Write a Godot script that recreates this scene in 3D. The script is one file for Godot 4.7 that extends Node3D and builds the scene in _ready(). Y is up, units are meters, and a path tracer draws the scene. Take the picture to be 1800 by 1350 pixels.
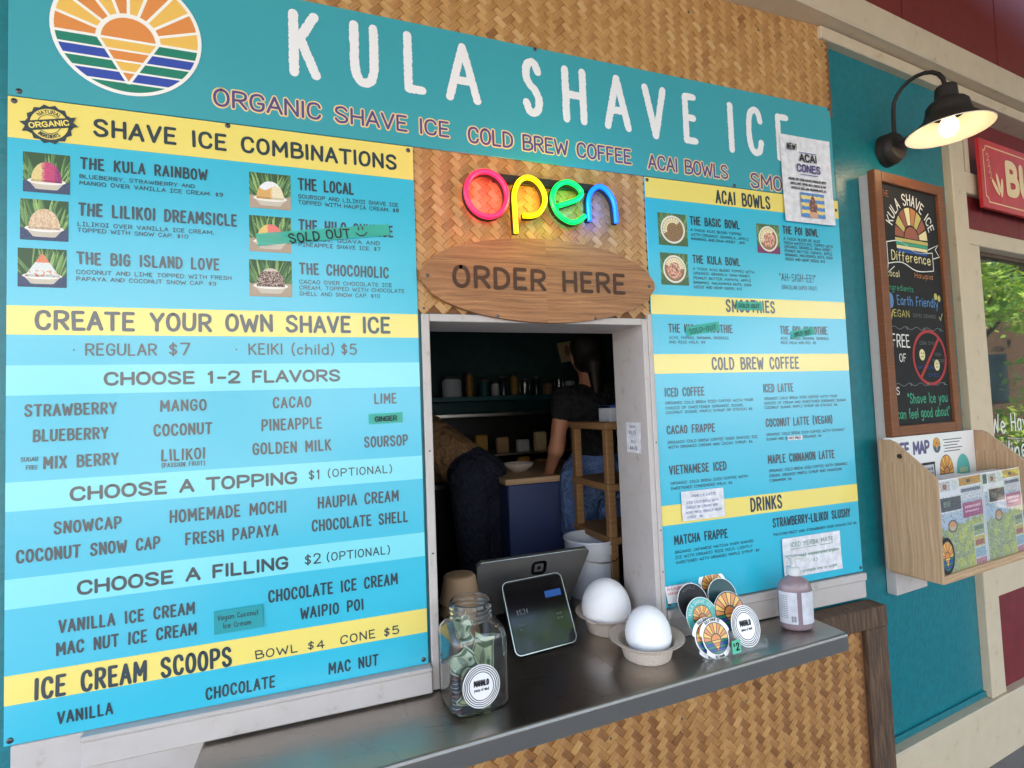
extends Node3D
# A shave ice stand: menu boards on a teal wall, a serving window with a steel counter, and the shop front beyond it.

const RA := 0.10996                      # the shop front to the right turns away by 6.3 degrees
var RT := Transform3D(Basis(Vector3.UP, RA), Vector3(2.72, 0, -0.03))
var M := {}
var rng := RandomNumberGenerator.new()
var cam: Camera3D
var used := {}
const GROUND := -0.068

class MB:
	var v := PackedVector3Array()
	var n := PackedVector3Array()
	var uv := PackedVector2Array()
	var ix := PackedInt32Array()
	var xf := Transform3D()

	func vert(p: Vector3, nn: Vector3, t := Vector2.ZERO) -> int:
		v.append(xf * p)
		n.append((xf.basis * nn).normalized())
		uv.append(t)
		return v.size() - 1

	func tri(a: Vector3, b: Vector3, c: Vector3) -> void:      # counter-clockwise seen from outside
		var nn := (b - a).cross(c - a).normalized()
		var i := vert(a, nn)
		vert(b, nn)
		vert(c, nn)
		ix.append_array([i, i + 2, i + 1])

	func quad(a: Vector3, b: Vector3, c: Vector3, d: Vector3, t := [Vector2(0, 1), Vector2(1, 1), Vector2(1, 0), Vector2(0, 0)]) -> void:
		var nn := (c - a).cross(d - b).normalized()
		var i := vert(a, nn, t[0])
		vert(b, nn, t[1])
		vert(c, nn, t[2])
		vert(d, nn, t[3])
		ix.append_array([i, i + 2, i + 1, i, i + 3, i + 2])

	func face(ps: Array, out: Vector3) -> void:
		var nn: Vector3 = (ps[1] - ps[0]).cross(ps[2] - ps[0])
		if nn.dot(out) < 0:
			ps = ps.duplicate()
			ps.reverse()
		if ps.size() == 3:
			tri(ps[0], ps[1], ps[2])
		else:
			quad(ps[0], ps[1], ps[2], ps[3])

	func box(c: Vector3, s: Vector3, b := 0.0) -> void:
		var h := s * 0.5
		if b <= 0.0:
			for ax in 3:
				for sg in [-1.0, 1.0]:
					var u := (ax + 1) % 3
					var w := (ax + 2) % 3
					var ps := []
					for q in [[-1, -1], [1, -1], [1, 1], [-1, 1]]:
						var p := Vector3.ZERO
						p[ax] = h[ax] * sg
						p[u] = h[u] * q[0]
						p[w] = h[w] * q[1]
						ps.append(c + p)
					var o := Vector3.ZERO
					o[ax] = sg
					face(ps, o)
			return
		b = minf(b, minf(h.x, minf(h.y, h.z)) * 0.9)
		for ax in 3:
			var u := (ax + 1) % 3
			var w := (ax + 2) % 3
			for sg in [-1.0, 1.0]:
				var ps := []
				for q in [[-1, -1], [1, -1], [1, 1], [-1, 1]]:
					var p := Vector3.ZERO
					p[ax] = h[ax] * sg
					p[u] = (h[u] - b) * q[0]
					p[w] = (h[w] - b) * q[1]
					ps.append(c + p)
				var o := Vector3.ZERO
				o[ax] = sg
				face(ps, o)
			for su in [-1.0, 1.0]:
				for sw in [-1.0, 1.0]:
					var e := []
					for k in [[-1, 0], [1, 0], [1, 1], [-1, 1]]:
						var p := Vector3.ZERO
						p[ax] = (h[ax] - b) * k[0]
						p[u] = (h[u] - (b if k[1] == 1 else 0.0)) * su
						p[w] = (h[w] - (0.0 if k[1] == 1 else b)) * sw
						e.append(c + p)
					var o := Vector3.ZERO
					o[u] = su
					o[w] = sw
					face(e, o)
		for sx in [-1.0, 1.0]:
			for sy in [-1.0, 1.0]:
				for sz in [-1.0, 1.0]:
					var sgn := Vector3(sx, sy, sz)
					var i := h - Vector3.ONE * b
					face([c + Vector3(h.x, i.y, i.z) * sgn, c + Vector3(i.x, h.y, i.z) * sgn, c + Vector3(i.x, i.y, h.z) * sgn], sgn)

	func prism(poly: PackedVector2Array, z0: float, z1: float) -> void:   # poly in x, y; extruded along z
		if Geometry2D.is_polygon_clockwise(poly):
			poly.reverse()
		# in y-up axes Godot calls a polygon clockwise that runs counter-clockwise on screen; orient by area instead
		var area := 0.0
		for i in poly.size():
			area += poly[i].cross(poly[(i + 1) % poly.size()])
		if area < 0:
			poly.reverse()
		var t := Geometry2D.triangulate_polygon(poly)
		for k in range(0, t.size(), 3):
			var a := poly[t[k]]
			var b := poly[t[k + 1]]
			var c := poly[t[k + 2]]
			face([Vector3(a.x, a.y, z1), Vector3(b.x, b.y, z1), Vector3(c.x, c.y, z1)], Vector3(0, 0, 1))
			if z1 - z0 > 0.00001:
				face([Vector3(a.x, a.y, z0), Vector3(b.x, b.y, z0), Vector3(c.x, c.y, z0)], Vector3(0, 0, -1))
		if z1 - z0 > 0.00001:
			for i in poly.size():
				var a := poly[i]
				var b := poly[(i + 1) % poly.size()]
				quad(Vector3(a.x, a.y, z0), Vector3(b.x, b.y, z0), Vector3(b.x, b.y, z1), Vector3(a.x, a.y, z1))

	func grid(nu: int, nv: int, f: Callable, wrap_u := false) -> void:   # smooth patch; f(u, v) -> Vector3, u, v in 0..1, seen from outside u right, v up
		var base := v.size()
		var ps := []
		for j in nv + 1:
			var row := []
			for i in nu + 1:
				row.append(f.call(float(i) / nu, float(j) / nv))
			ps.append(row)
		for j in nv + 1:
			for i in nu + 1:
				var l: Vector3 = ps[j][i - 1] if i > 0 else (ps[j][nu - 1] if wrap_u else ps[j][0])
				var r: Vector3 = ps[j][i + 1] if i < nu else (ps[j][1] if wrap_u else ps[j][nu])
				var d: Vector3 = ps[maxi(j - 1, 0)][i]
				var u: Vector3 = ps[mini(j + 1, nv)][i]
				var nn := (r - l).cross(u - d)
				if nn.length_squared() < 1e-16:
					var jj := clampi(j, 1, nv - 1)
					l = ps[jj][i - 1] if i > 0 else (ps[jj][nu - 1] if wrap_u else ps[jj][0])
					r = ps[jj][i + 1] if i < nu else (ps[jj][1] if wrap_u else ps[jj][nu])
					nn = (r - l).cross(u - d)
				vert(ps[j][i], nn.normalized(), Vector2(float(i) / nu, 1.0 - float(j) / nv))
		for j in nv:
			for i in nu:
				var a := base + j * (nu + 1) + i
				var b := a + 1
				var c := a + nu + 2
				var d2 := a + nu + 1
				ix.append_array([a, c, b, a, d2, c])

	func lathe(prof: Array, segs := 24, sx := 1.0, sz := 1.0) -> void:   # prof: Vector2(r, y) from bottom to top, outside; sharp where a point repeats
		var runs := [[]]
		for k in prof.size():
			if k > 0 and prof[k] == prof[k - 1]:
				runs.append([])
			runs[-1].append(prof[k])
		for run in runs:
			if run.size() < 2:
				continue
			var nv: int = run.size() - 1
			grid(segs, nv, func(u: float, w: float) -> Vector3:
				var p: Vector2 = run[roundi(w * nv)]
				var a := -u * TAU
				return Vector3(cos(a) * p.x * sx, p.y, sin(a) * p.x * sz), true)

	func tube(pts: Array, r, segs := 8, caps := true) -> void:
		var m := pts.size()
		var fr := []
		var up := Vector3(0.123, 0.97, 0.21)
		for i in m:
			var d: Vector3 = (pts[mini(i + 1, m - 1)] - pts[maxi(i - 1, 0)]).normalized()
			if i == 0 and absf(d.dot(up)) > 0.9:
				up = Vector3(0.9, 0.1, 0.3)
			var x := up.cross(d).normalized()
			up = d.cross(x)
			fr.append([x, up, d])
		var rad := func(i: int) -> float: return r[i] if r is Array else r
		grid(segs, m - 1, func(u: float, w: float) -> Vector3:
			var i := roundi(w * (m - 1))
			var a := u * TAU
			return pts[i] + (fr[i][0] * cos(a) + fr[i][1] * sin(a)) * rad.call(i), true)
		if caps:
			for e in [0, m - 1]:
				var o: Vector3 = fr[e][2] * (-1.0 if e == 0 else 1.0)
				for k in segs:
					var a := k * TAU / segs
					var b := (k + 1) * TAU / segs
					face([pts[e], pts[e] + (fr[e][0] * cos(a) + fr[e][1] * sin(a)) * rad.call(e), pts[e] + (fr[e][0] * cos(b) + fr[e][1] * sin(b)) * rad.call(e)], o)

	func ribbon(pts: PackedVector2Array, hw: float, z: float, capn := 3, rough := 0.0, rg: RandomNumberGenerator = null) -> void:   # a flat painted stroke facing +z
		var m := pts.size()
		if m < 2:
			return
		var L := []
		var R := []
		for i in m:
			var d0 := (pts[i] - pts[maxi(i - 1, 0)]).normalized()
			var d1 := (pts[mini(i + 1, m - 1)] - pts[i]).normalized()
			if i == 0:
				d0 = d1
			if i == m - 1:
				d1 = d0
			var t := (d0 + d1).normalized()
			var nn := Vector2(-t.y, t.x)
			var s := 1.0 / maxf(0.6, absf(nn.dot(Vector2(-d0.y, d0.x))))
			var a := hw * s
			var b := hw * s
			if rough > 0.0:
				a += rg.randf_range(-rough, rough)
				b += rg.randf_range(-rough, rough)
			L.append(pts[i] + nn * a)
			R.append(pts[i] - nn * b)
		var o := Vector3(0, 0, 1)
		var base := v.size()
		for i in m:
			vert(Vector3(L[i].x, L[i].y, z), o)
			vert(Vector3(R[i].x, R[i].y, z), o)
		for i in m - 1:
			var a := base + i * 2
			ix.append_array([a, a + 2, a + 1, a + 1, a + 2, a + 3])
		for e in [0, m - 1]:
			var c: Vector2 = pts[e]
			var from: Vector2 = (L[0] if e == 0 else R[m - 1]) - c
			var ci := vert(Vector3(c.x, c.y, z), o)
			var prev := -1
			for k in capn + 1:
				var q := c + from.rotated(PI * k / capn)
				var id := vert(Vector3(q.x, q.y, z), o)
				if prev >= 0:
					ix.append_array([ci, id, prev])
				prev = id

	func disc(c: Vector2, rx: float, ry: float, z: float, segs := 40) -> void:   # facing +z, with texture coordinates
		var o := Vector3(0, 0, 1)
		var ci := vert(Vector3(c.x, c.y, z), o, Vector2(0.5, 0.5))
		var base := v.size()
		for k in segs:
			var a := k * TAU / segs
			vert(Vector3(c.x + cos(a) * rx, c.y + sin(a) * ry, z), o, Vector2(0.5 + cos(a) * 0.5, 0.5 - sin(a) * 0.5))
		for k in segs:
			ix.append_array([ci, base + (k + 1) % segs, base + k])

	func lathe_at(c: Vector3, r: float, segs := 10) -> void:   # a small domed head facing +z
		grid(segs, 3, func(u: float, w: float) -> Vector3:
			var a := u * TAU
			var q := w * PI * 0.5
			return c + Vector3(cos(a) * cos(q) * r, sin(a) * cos(q) * r, sin(q) * r * 0.5), true)

	func mesh() -> ArrayMesh:
		var a := []
		a.resize(Mesh.ARRAY_MAX)
		a[Mesh.ARRAY_VERTEX] = v
		a[Mesh.ARRAY_NORMAL] = n
		a[Mesh.ARRAY_TEX_UV] = uv
		a[Mesh.ARRAY_INDEX] = ix
		var m := ArrayMesh.new()
		m.add_surface_from_arrays(Mesh.PRIMITIVE_TRIANGLES, a)
		return m

# ---------------------------------------------------------------- naming

func numbered(called: String) -> String:
	var k: int = used.get(called, 0)
	used[called] = k + 1
	return called if k == 0 else "%s_%03d" % [called, k]

func tag(o: Node3D, label: String, category := "", group := "", kind := "") -> Node3D:
	if label: o.set_meta("label", label)
	if category: o.set_meta("category", category)
	if group: o.set_meta("group", group)
	if kind: o.set_meta("kind", kind)
	return o

func thing(called: String, label: String, category: String, at := Vector3.ZERO, group := "", turn := Basis()) -> Node3D:
	var o := Node3D.new()
	o.name = numbered(called)
	o.transform = Transform3D(turn, at)
	add_child(o, true)
	return tag(o, label, category, group)

func put(b: MB, called: String, m: Material, parent: Node = self) -> MeshInstance3D:   # one named mesh; a top-level name gets its number
	var o := MeshInstance3D.new()
	o.name = numbered(called) if parent == self else called
	o.mesh = b.mesh()
	o.mesh.surface_set_material(0, m)
	parent.add_child(o, true)
	return o

func piece(parent: Node, called: String, m: Material, c: Vector3, s: Vector3, bev := 0.0) -> MeshInstance3D:
	var b := MB.new()
	b.box(c, s, bev)
	return put(b, called, m, parent)

# ---------------------------------------------------------------- materials and textures

func s8(r: float, g: float, b: float, a := 1.0) -> Color:
	return Color(r / 255.0, g / 255.0, b / 255.0, a)

func noise_tex(seed_: int, freq: float, lo: Color, hi: Color, size := 512, oct := 4, typ := FastNoiseLite.TYPE_SIMPLEX_SMOOTH, normal := 0.0) -> NoiseTexture2D:
	var f := FastNoiseLite.new()
	f.noise_type = typ
	f.seed = seed_
	f.frequency = freq
	f.fractal_octaves = oct
	var t := NoiseTexture2D.new()
	t.width = size
	t.height = size
	t.seamless = true
	t.noise = f
	if normal > 0.0:
		t.as_normal_map = true
		t.bump_strength = normal
	else:
		var g := Gradient.new()
		g.set_color(0, lo)
		g.set_color(1, hi)
		t.color_ramp = g
	return t

func grain_tex(seed_: int, lo: Color, hi: Color, stretch := 14.0, size := 512, knots := 0) -> ImageTexture:   # wood or bamboo fibres running along u
	var f := FastNoiseLite.new()
	f.seed = seed_
	f.frequency = 0.02
	f.fractal_octaves = 4
	var im := Image.create(size, size / 2, false, Image.FORMAT_RGB8)
	for y in size / 2:
		for x in size:
			var w := f.get_noise_2d(x * 0.22, y * 0.3) * 3.5
			var t := f.get_noise_2d(x / stretch * 3.0, (y + w) * 7.0) * 0.5 + 0.5
			var t2 := f.get_noise_2d(x / stretch * 9.0 + 900.0, (y + w) * 26.0) * 0.5 + 0.5
			var k := clampf(t * 0.65 + t2 * 0.35, 0, 1)
			k = clampf((k - 0.28) / 0.44, 0, 1)
			im.set_pixel(x, y, lo.lerp(hi, k))
	return ImageTexture.create_from_image(im)

func mat(called: String, col: Color, rough := 0.6, metal := 0.0, spec := 0.5) -> StandardMaterial3D:
	var m := StandardMaterial3D.new()
	m.resource_name = called
	m.albedo_color = col
	m.roughness = rough
	m.metallic = metal
	m.metallic_specular = spec
	M[called] = m
	return m

func tri_tex(m: StandardMaterial3D, t: Texture2D, scale: float, rough_t: Texture2D = null, bump_t: Texture2D = null, bump := 0.0) -> StandardMaterial3D:
	m.uv1_triplanar = true
	m.uv1_world_triplanar = true
	m.uv1_scale = Vector3.ONE * scale
	m.uv1_triplanar_sharpness = 6.0
	if t: m.albedo_texture = t
	if rough_t:
		m.roughness_texture = rough_t
		m.roughness_texture_channel = BaseMaterial3D.TEXTURE_CHANNEL_RED
	if bump_t:
		m.heightmap_enabled = true
		m.heightmap_texture = bump_t
		m.heightmap_scale = bump
	return m

func make_materials() -> void:
	var soft := noise_tex(3, 0.012, Color(0.86, 0.86, 0.86), Color(1, 1, 1))
	var fine := noise_tex(5, 0.05, Color(0.78, 0.78, 0.78), Color(1, 1, 1), 512, 5)
	var peel := noise_tex(8, 0.03, Color(0.2, 0.2, 0.2), Color(0.8, 0.8, 0.8), 512, 3)
	var dirt := noise_tex(12, 0.018, Color(0.86, 0.84, 0.80), Color(1, 1, 1), 512, 6)
	dirt.color_ramp.add_point(0.22, Color(0.975, 0.97, 0.96))
	var ripple := noise_tex(14, 0.006, Color.BLACK, Color.WHITE, 512, 2)
	var creases := noise_tex(15, 0.012, Color.BLACK, Color.WHITE, 512, 3)
	# printed sign panels: glossy laminate with a slight orange peel
	for a in [["sign_teal", s8(54, 160, 172)], ["menu_blue", s8(44, 185, 212)], ["menu_light", s8(120, 218, 228)], ["yellow", s8(240, 220, 112)], ["print_dark", s8(34, 56, 66)], ["print_white", s8(240, 240, 240)], ["print_purple", s8(84, 74, 132)], ["print_cream", s8(246, 214, 150)]]:
		var m := mat(a[0], a[1], 0.34)
		m.roughness = 0.30
		m.clearcoat_enabled = true
		m.clearcoat = 1.0
		m.clearcoat_roughness = 0.20
		tri_tex(m, null, 0.8, null, ripple, 0.10)
	tri_tex(mat("teal_paint", s8(6, 122, 132), 0.36), soft, 1.2, null, peel, 0.12)
	M.teal_paint.uv1_scale = Vector3.ONE * 3.0
	tri_tex(mat("white_paint", s8(206, 188, 160), 0.55), dirt, 0.9, null, peel, 0.08)
	tri_tex(mat("white_trim", s8(194, 187, 183), 0.5), dirt, 1.3, null, peel, 0.06)
	tri_tex(mat("maroon_paint", s8(122, 26, 34), 0.55), soft, 1.5, null, fine, 0.05)
	tri_tex(mat("red_siding", s8(120, 36, 28), 0.6), dirt, 1.1, null, fine, 0.08)
	tri_tex(mat("sign_red", s8(206, 44, 46), 0.4), soft, 2.0)
	tri_tex(mat("concrete", s8(122, 118, 116), 0.85), dirt, 0.5, null, fine, 0.15)
	# steel
	var brushed := ImageTexture.create_from_image(brushed_image())
	var st := mat("steel", Color(0.68, 0.65, 0.62), 0.46, 1.0)
	tri_tex(st, null, 1.6, brushed)
	mat("steel_edge", Color(0.68, 0.66, 0.63), 0.34, 1.0)
	tri_tex(mat("black_iron", s8(50, 43, 38), 0.6, 0.2), fine, 5.0)
	mat("screw_metal", s8(96, 98, 100), 0.4, 0.9)
	mat("black_plastic", s8(22, 22, 24), 0.4)
	mat("grey_plastic", s8(96, 94, 92), 0.45)
	mat("screen_black", s8(14, 14, 15), 0.08)
	mat("chrome_trim", s8(205, 205, 200), 0.25, 0.9)
	# woods
	var wood_a := grain_tex(21, s8(128, 84, 48), s8(178, 126, 78), 30.0)
	var wood_b := grain_tex(22, s8(58, 42, 30), s8(112, 84, 60))
	var wood_c := grain_tex(23, s8(172, 138, 102), s8(202, 170, 132), 40.0)
	for a in [["sign_wood", wood_a, 0.5], ["brown_wood", wood_b, 0.62], ["pine", wood_c, 0.6]]:
		var m := mat(a[0], Color.WHITE, a[2])
		m.albedo_texture = a[1]
		m.uv1_triplanar = true
		m.uv1_scale = Vector3.ONE * 2.2
		m.uv1_triplanar_sharpness = 8.0
	var pv: StandardMaterial3D = M.pine.duplicate()
	pv.resource_name = "pine_upright"
	M.pine_upright = pv
	var wood_v := grain_tex(24, s8(164, 130, 96), s8(198, 166, 128), 40.0)
	wood_v = ImageTexture.create_from_image(turned(wood_v.get_image()))
	pv.albedo_texture = wood_v
	var bw: StandardMaterial3D = M.brown_wood.duplicate()
	bw.albedo_texture = ImageTexture.create_from_image(turned(wood_b.get_image()))
	M.brown_upright = bw
	var rw: StandardMaterial3D = M.pine.duplicate()
	rw.resource_name = "rack_wood"
	rw.albedo_color = s8(194, 176, 152)
	M.rack_wood = rw
	mat("burnt", s8(72, 46, 28), 0.7)
	mat("frame_wood", s8(160, 112, 72), 0.5).albedo_texture = wood_c
	M.frame_wood.uv1_triplanar = true
	M.frame_wood.uv1_scale = Vector3.ONE * 3.0
	# bamboo strips, several tones
	var bam := grain_tex(31, Color(0.80, 0.78, 0.74), Color(1, 1, 1), 30.0, 256)
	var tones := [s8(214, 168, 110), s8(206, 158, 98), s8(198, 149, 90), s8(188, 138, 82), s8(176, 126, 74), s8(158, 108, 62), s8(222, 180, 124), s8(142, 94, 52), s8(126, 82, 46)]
	for k in tones.size():
		var m := mat("bamboo_%d" % k, tones[k], 0.42)
		m.albedo_texture = bam
		m.uv1_scale = Vector3(0.6, 0.25, 1)
		m.uv1_offset = Vector3(k * 0.137, k * 0.31, 0)
	mat("bamboo_back", s8(120, 80, 46), 0.8)
	# neon tubes
	for a in [["neon_pink", s8(255, 32, 74), 0.32], ["neon_yellow", s8(255, 214, 0), 0.31], ["neon_green", s8(0, 232, 84), 0.29], ["neon_blue", s8(8, 92, 255), 0.40]]:
		var m := mat(a[0], a[1], 0.3)
		m.emission_enabled = true
		m.emission = a[1]
		m.emission_energy_multiplier = a[2]
	mat("neon_back", s8(36, 36, 36), 0.5)
	# paper and plastic
	tri_tex(mat("paper", s8(238, 238, 242), 0.75), soft, 4.0)
	tri_tex(mat("paper_grey", s8(214, 216, 222), 0.7), soft, 4.0)
	var tp := mat("green_tape", s8(70, 205, 180, 0.50), 0.4)
	tp.transparency = BaseMaterial3D.TRANSPARENCY_ALPHA
	mat("tape_solid", s8(24, 150, 158), 0.4)
	mat("tag_green", s8(96, 196, 160), 0.6)
	mat("ink", s8(24, 24, 30), 0.6)
	mat("ink_green", s8(70, 130, 96), 0.6)
	mat("ink_blue", s8(52, 82, 150), 0.6)
	var gl := mat("clear_glass", Color(0.80, 0.86, 0.84, 0.012), 0.02)
	gl.refraction_enabled = true
	gl.refraction_scale = 0.05
	gl.albedo_color = Color(0.99, 1.0, 0.995, 0.0)
	var ac := mat("acrylic", Color(0.90, 0.93, 0.95, 0.02), 0.03)
	ac.transparency = BaseMaterial3D.TRANSPARENCY_ALPHA
	var pn := mat("window_glass", Color(0.30, 0.32, 0.32, 0.10), 0.01)
	pn.transparency = BaseMaterial3D.TRANSPARENCY_ALPHA
	pn.metallic_specular = 0.8
	tri_tex(mat("foam", s8(250, 250, 250), 0.9), null, 9.0, null, noise_tex(41, 0.09, Color.BLACK, Color.WHITE, 256, 2, FastNoiseLite.TYPE_CELLULAR), 0.04)
	tri_tex(mat("paper_bowl", s8(222, 206, 190), 0.85), fine, 6.0)
	mat("kraft", s8(166, 134, 102), 0.8)
	var soap := mat("soap", s8(150, 84, 84, 0.80), 0.12)
	soap.refraction_enabled = false
	soap.albedo_color = s8(140, 122, 127)
	soap.subsurf_scatter_enabled = true
	soap.subsurf_scatter_strength = 0.15
	mat("pump_plastic", s8(206, 206, 204), 0.35)
	mat("white_plastic", s8(206, 210, 218), 0.5)
	mat("coin", s8(150, 150, 152), 0.35, 0.9)
	mat("copper_coin", s8(150, 96, 66), 0.4, 0.9)
	mat("bill", s8(232, 234, 208), 0.8).albedo_texture = bill_tex()
	mat("bill_pale", s8(246, 250, 248), 0.8).albedo_texture = M.bill.albedo_texture
	# chalk
	tri_tex(mat("slate", s8(26, 27, 27), 0.8), noise_tex(46, 0.01, Color(0.75, 0.75, 0.75), Color(1.0, 1.0, 1.0), 512, 5), 1.4)
	for a in [["chalk_white", s8(226, 224, 216)], ["chalk_yellow", s8(190, 178, 104)], ["chalk_orange", s8(184, 124, 78)], ["chalk_brown", s8(150, 92, 74)], ["chalk_green", s8(70, 160, 124)], ["chalk_blue", s8(92, 138, 184)], ["chalk_deep_blue", s8(40, 84, 150)], ["chalk_red", s8(170, 62, 62)], ["chalk_cream", s8(224, 214, 160)], ["chalk_grey", s8(110, 112, 112)]]:
		mat(a[0], a[1], 0.95)
	# lamp
	tri_tex(mat("enamel", s8(232, 226, 212), 0.35), dirt, 6.0)
	var bl := mat("bulb", s8(255, 240, 210), 0.3)
	bl.emission_enabled = true
	bl.emission = Color(1.0, 0.84, 0.62)
	bl.emission_energy_multiplier = 0.36
	# inside the stand
	tri_tex(mat("inner_wall", s8(62, 96, 96), 0.8), soft, 1.0)
	tri_tex(mat("inner_floor", s8(70, 66, 62), 0.7), dirt, 1.0)
	mat("inner_teal", s8(20, 84, 88), 0.5)
	mat("freezer_blue", s8(56, 68, 110), 0.5)
	tri_tex(mat("amber_goods", s8(190, 140, 60), 0.5), soft, 6.0)
	mat("cream_goods", s8(214, 196, 150), 0.6)
	mat("skin", s8(176, 122, 94), 0.55)
	mat("skin_tan", s8(160, 108, 80), 0.55)
	mat("hair_dark", s8(30, 22, 18), 0.6)
	tri_tex(mat("black_cloth", s8(22, 22, 28), 0.85), fine, 3.0, null, creases, 2.2)
	tri_tex(mat("denim", s8(112, 146, 206), 0.85), fine, 3.0, null, creases, 2.2)
	tri_tex(mat("navy_cloth", s8(30, 34, 52), 0.85), fine, 3.0, null, creases, 2.2)
	tri_tex(mat("tan_cloth", s8(156, 116, 78), 0.85), fine, 3.0, null, creases, 2.2)
	# outside, across the lane
	tri_tex(mat("far_wall", s8(236, 230, 218), 0.8), soft, 0.3)
	mat("far_glass", s8(40, 52, 58), 0.1)
	mat("far_trim", s8(190, 186, 178), 0.6)
	tri_tex(mat("bark", s8(92, 74, 58), 0.9), fine, 4.0)
	for a in [["leaf_a", s8(96, 130, 40)], ["leaf_b", s8(126, 150, 48)], ["leaf_c", s8(66, 104, 36)]]:
		var m := mat(a[0], a[1], 0.55)
		m.backlight_enabled = true
		m.backlight = Color(0.5, 0.6, 0.2)
	tri_tex(mat("ceiling_paint", s8(186, 176, 160), 0.7), soft, 0.6)

func bill_tex() -> ImageTexture:   # engraved border, seal and portrait of a bank note, without words
	var f := FastNoiseLite.new()
	f.seed = 17
	f.frequency = 0.11
	var im := Image.create(128, 64, false, Image.FORMAT_RGB8)
	for y in 64:
		for x in 128:
			var c := Color(0.84, 0.88, 0.80)
			var e := mini(mini(x, 127 - x), mini(y, 63 - y))
			var line := 0.5 + 0.5 * sin(x * 1.9 + y * 1.3) * f.get_noise_2d(x * 2.0, y * 2.0)
			if e > 4 and e < 12: c = c.lerp(Color(0.26, 0.36, 0.28), 0.5 + 0.5 * line)
			var d := Vector2((x - 64) / 15.0, (y - 32) / 20.0).length()
			if d < 1.0: c = c.lerp(Color(0.22, 0.28, 0.24), 0.35 + 0.4 * f.get_noise_2d(x * 3.0, y * 3.0))
			if Vector2(x - 98, y - 32).length() < 10.0: c = c.lerp(Color(0.12, 0.40, 0.24), 0.6)
			im.set_pixel(x, y, c.lightened(0.08 * f.get_noise_2d(x, y)))
	return ImageTexture.create_from_image(im)

func brushed_image() -> Image:
	var f := FastNoiseLite.new()
	f.seed = 77
	f.frequency = 0.02
	var g := FastNoiseLite.new()
	g.seed = 78
	g.frequency = 0.006
	var im := Image.create(512, 512, false, Image.FORMAT_RGB8)
	for y in 512:
		for x in 512:
			var k := 0.72 + 0.16 * f.get_noise_2d(x * 0.6, y * 14.0) + 0.12 * g.get_noise_2d(x * 1.0, y * 1.6)
			k = clampf(k, 0.3, 1.0)
			im.set_pixel(x, y, Color(k, k, k))
	var rg := RandomNumberGenerator.new()
	rg.seed = 4
	for q in 90:                                   # wiping marks and scratches
		var p := Vector2(rg.randf() * 512, rg.randf() * 512)
		var d := Vector2.from_angle(rg.randf_range(-0.5, 0.5) + (1.4 if q % 5 == 0 else 0.0))
		for s in int(rg.randf_range(20, 120)):
			var a := p + d * s
			var x := posmod(int(a.x), 512)
			var y := posmod(int(a.y), 512)
			im.set_pixel(x, y, im.get_pixel(x, y).lightened(0.45) if q % 3 else im.get_pixel(x, y).darkened(0.3))
	return im

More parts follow.
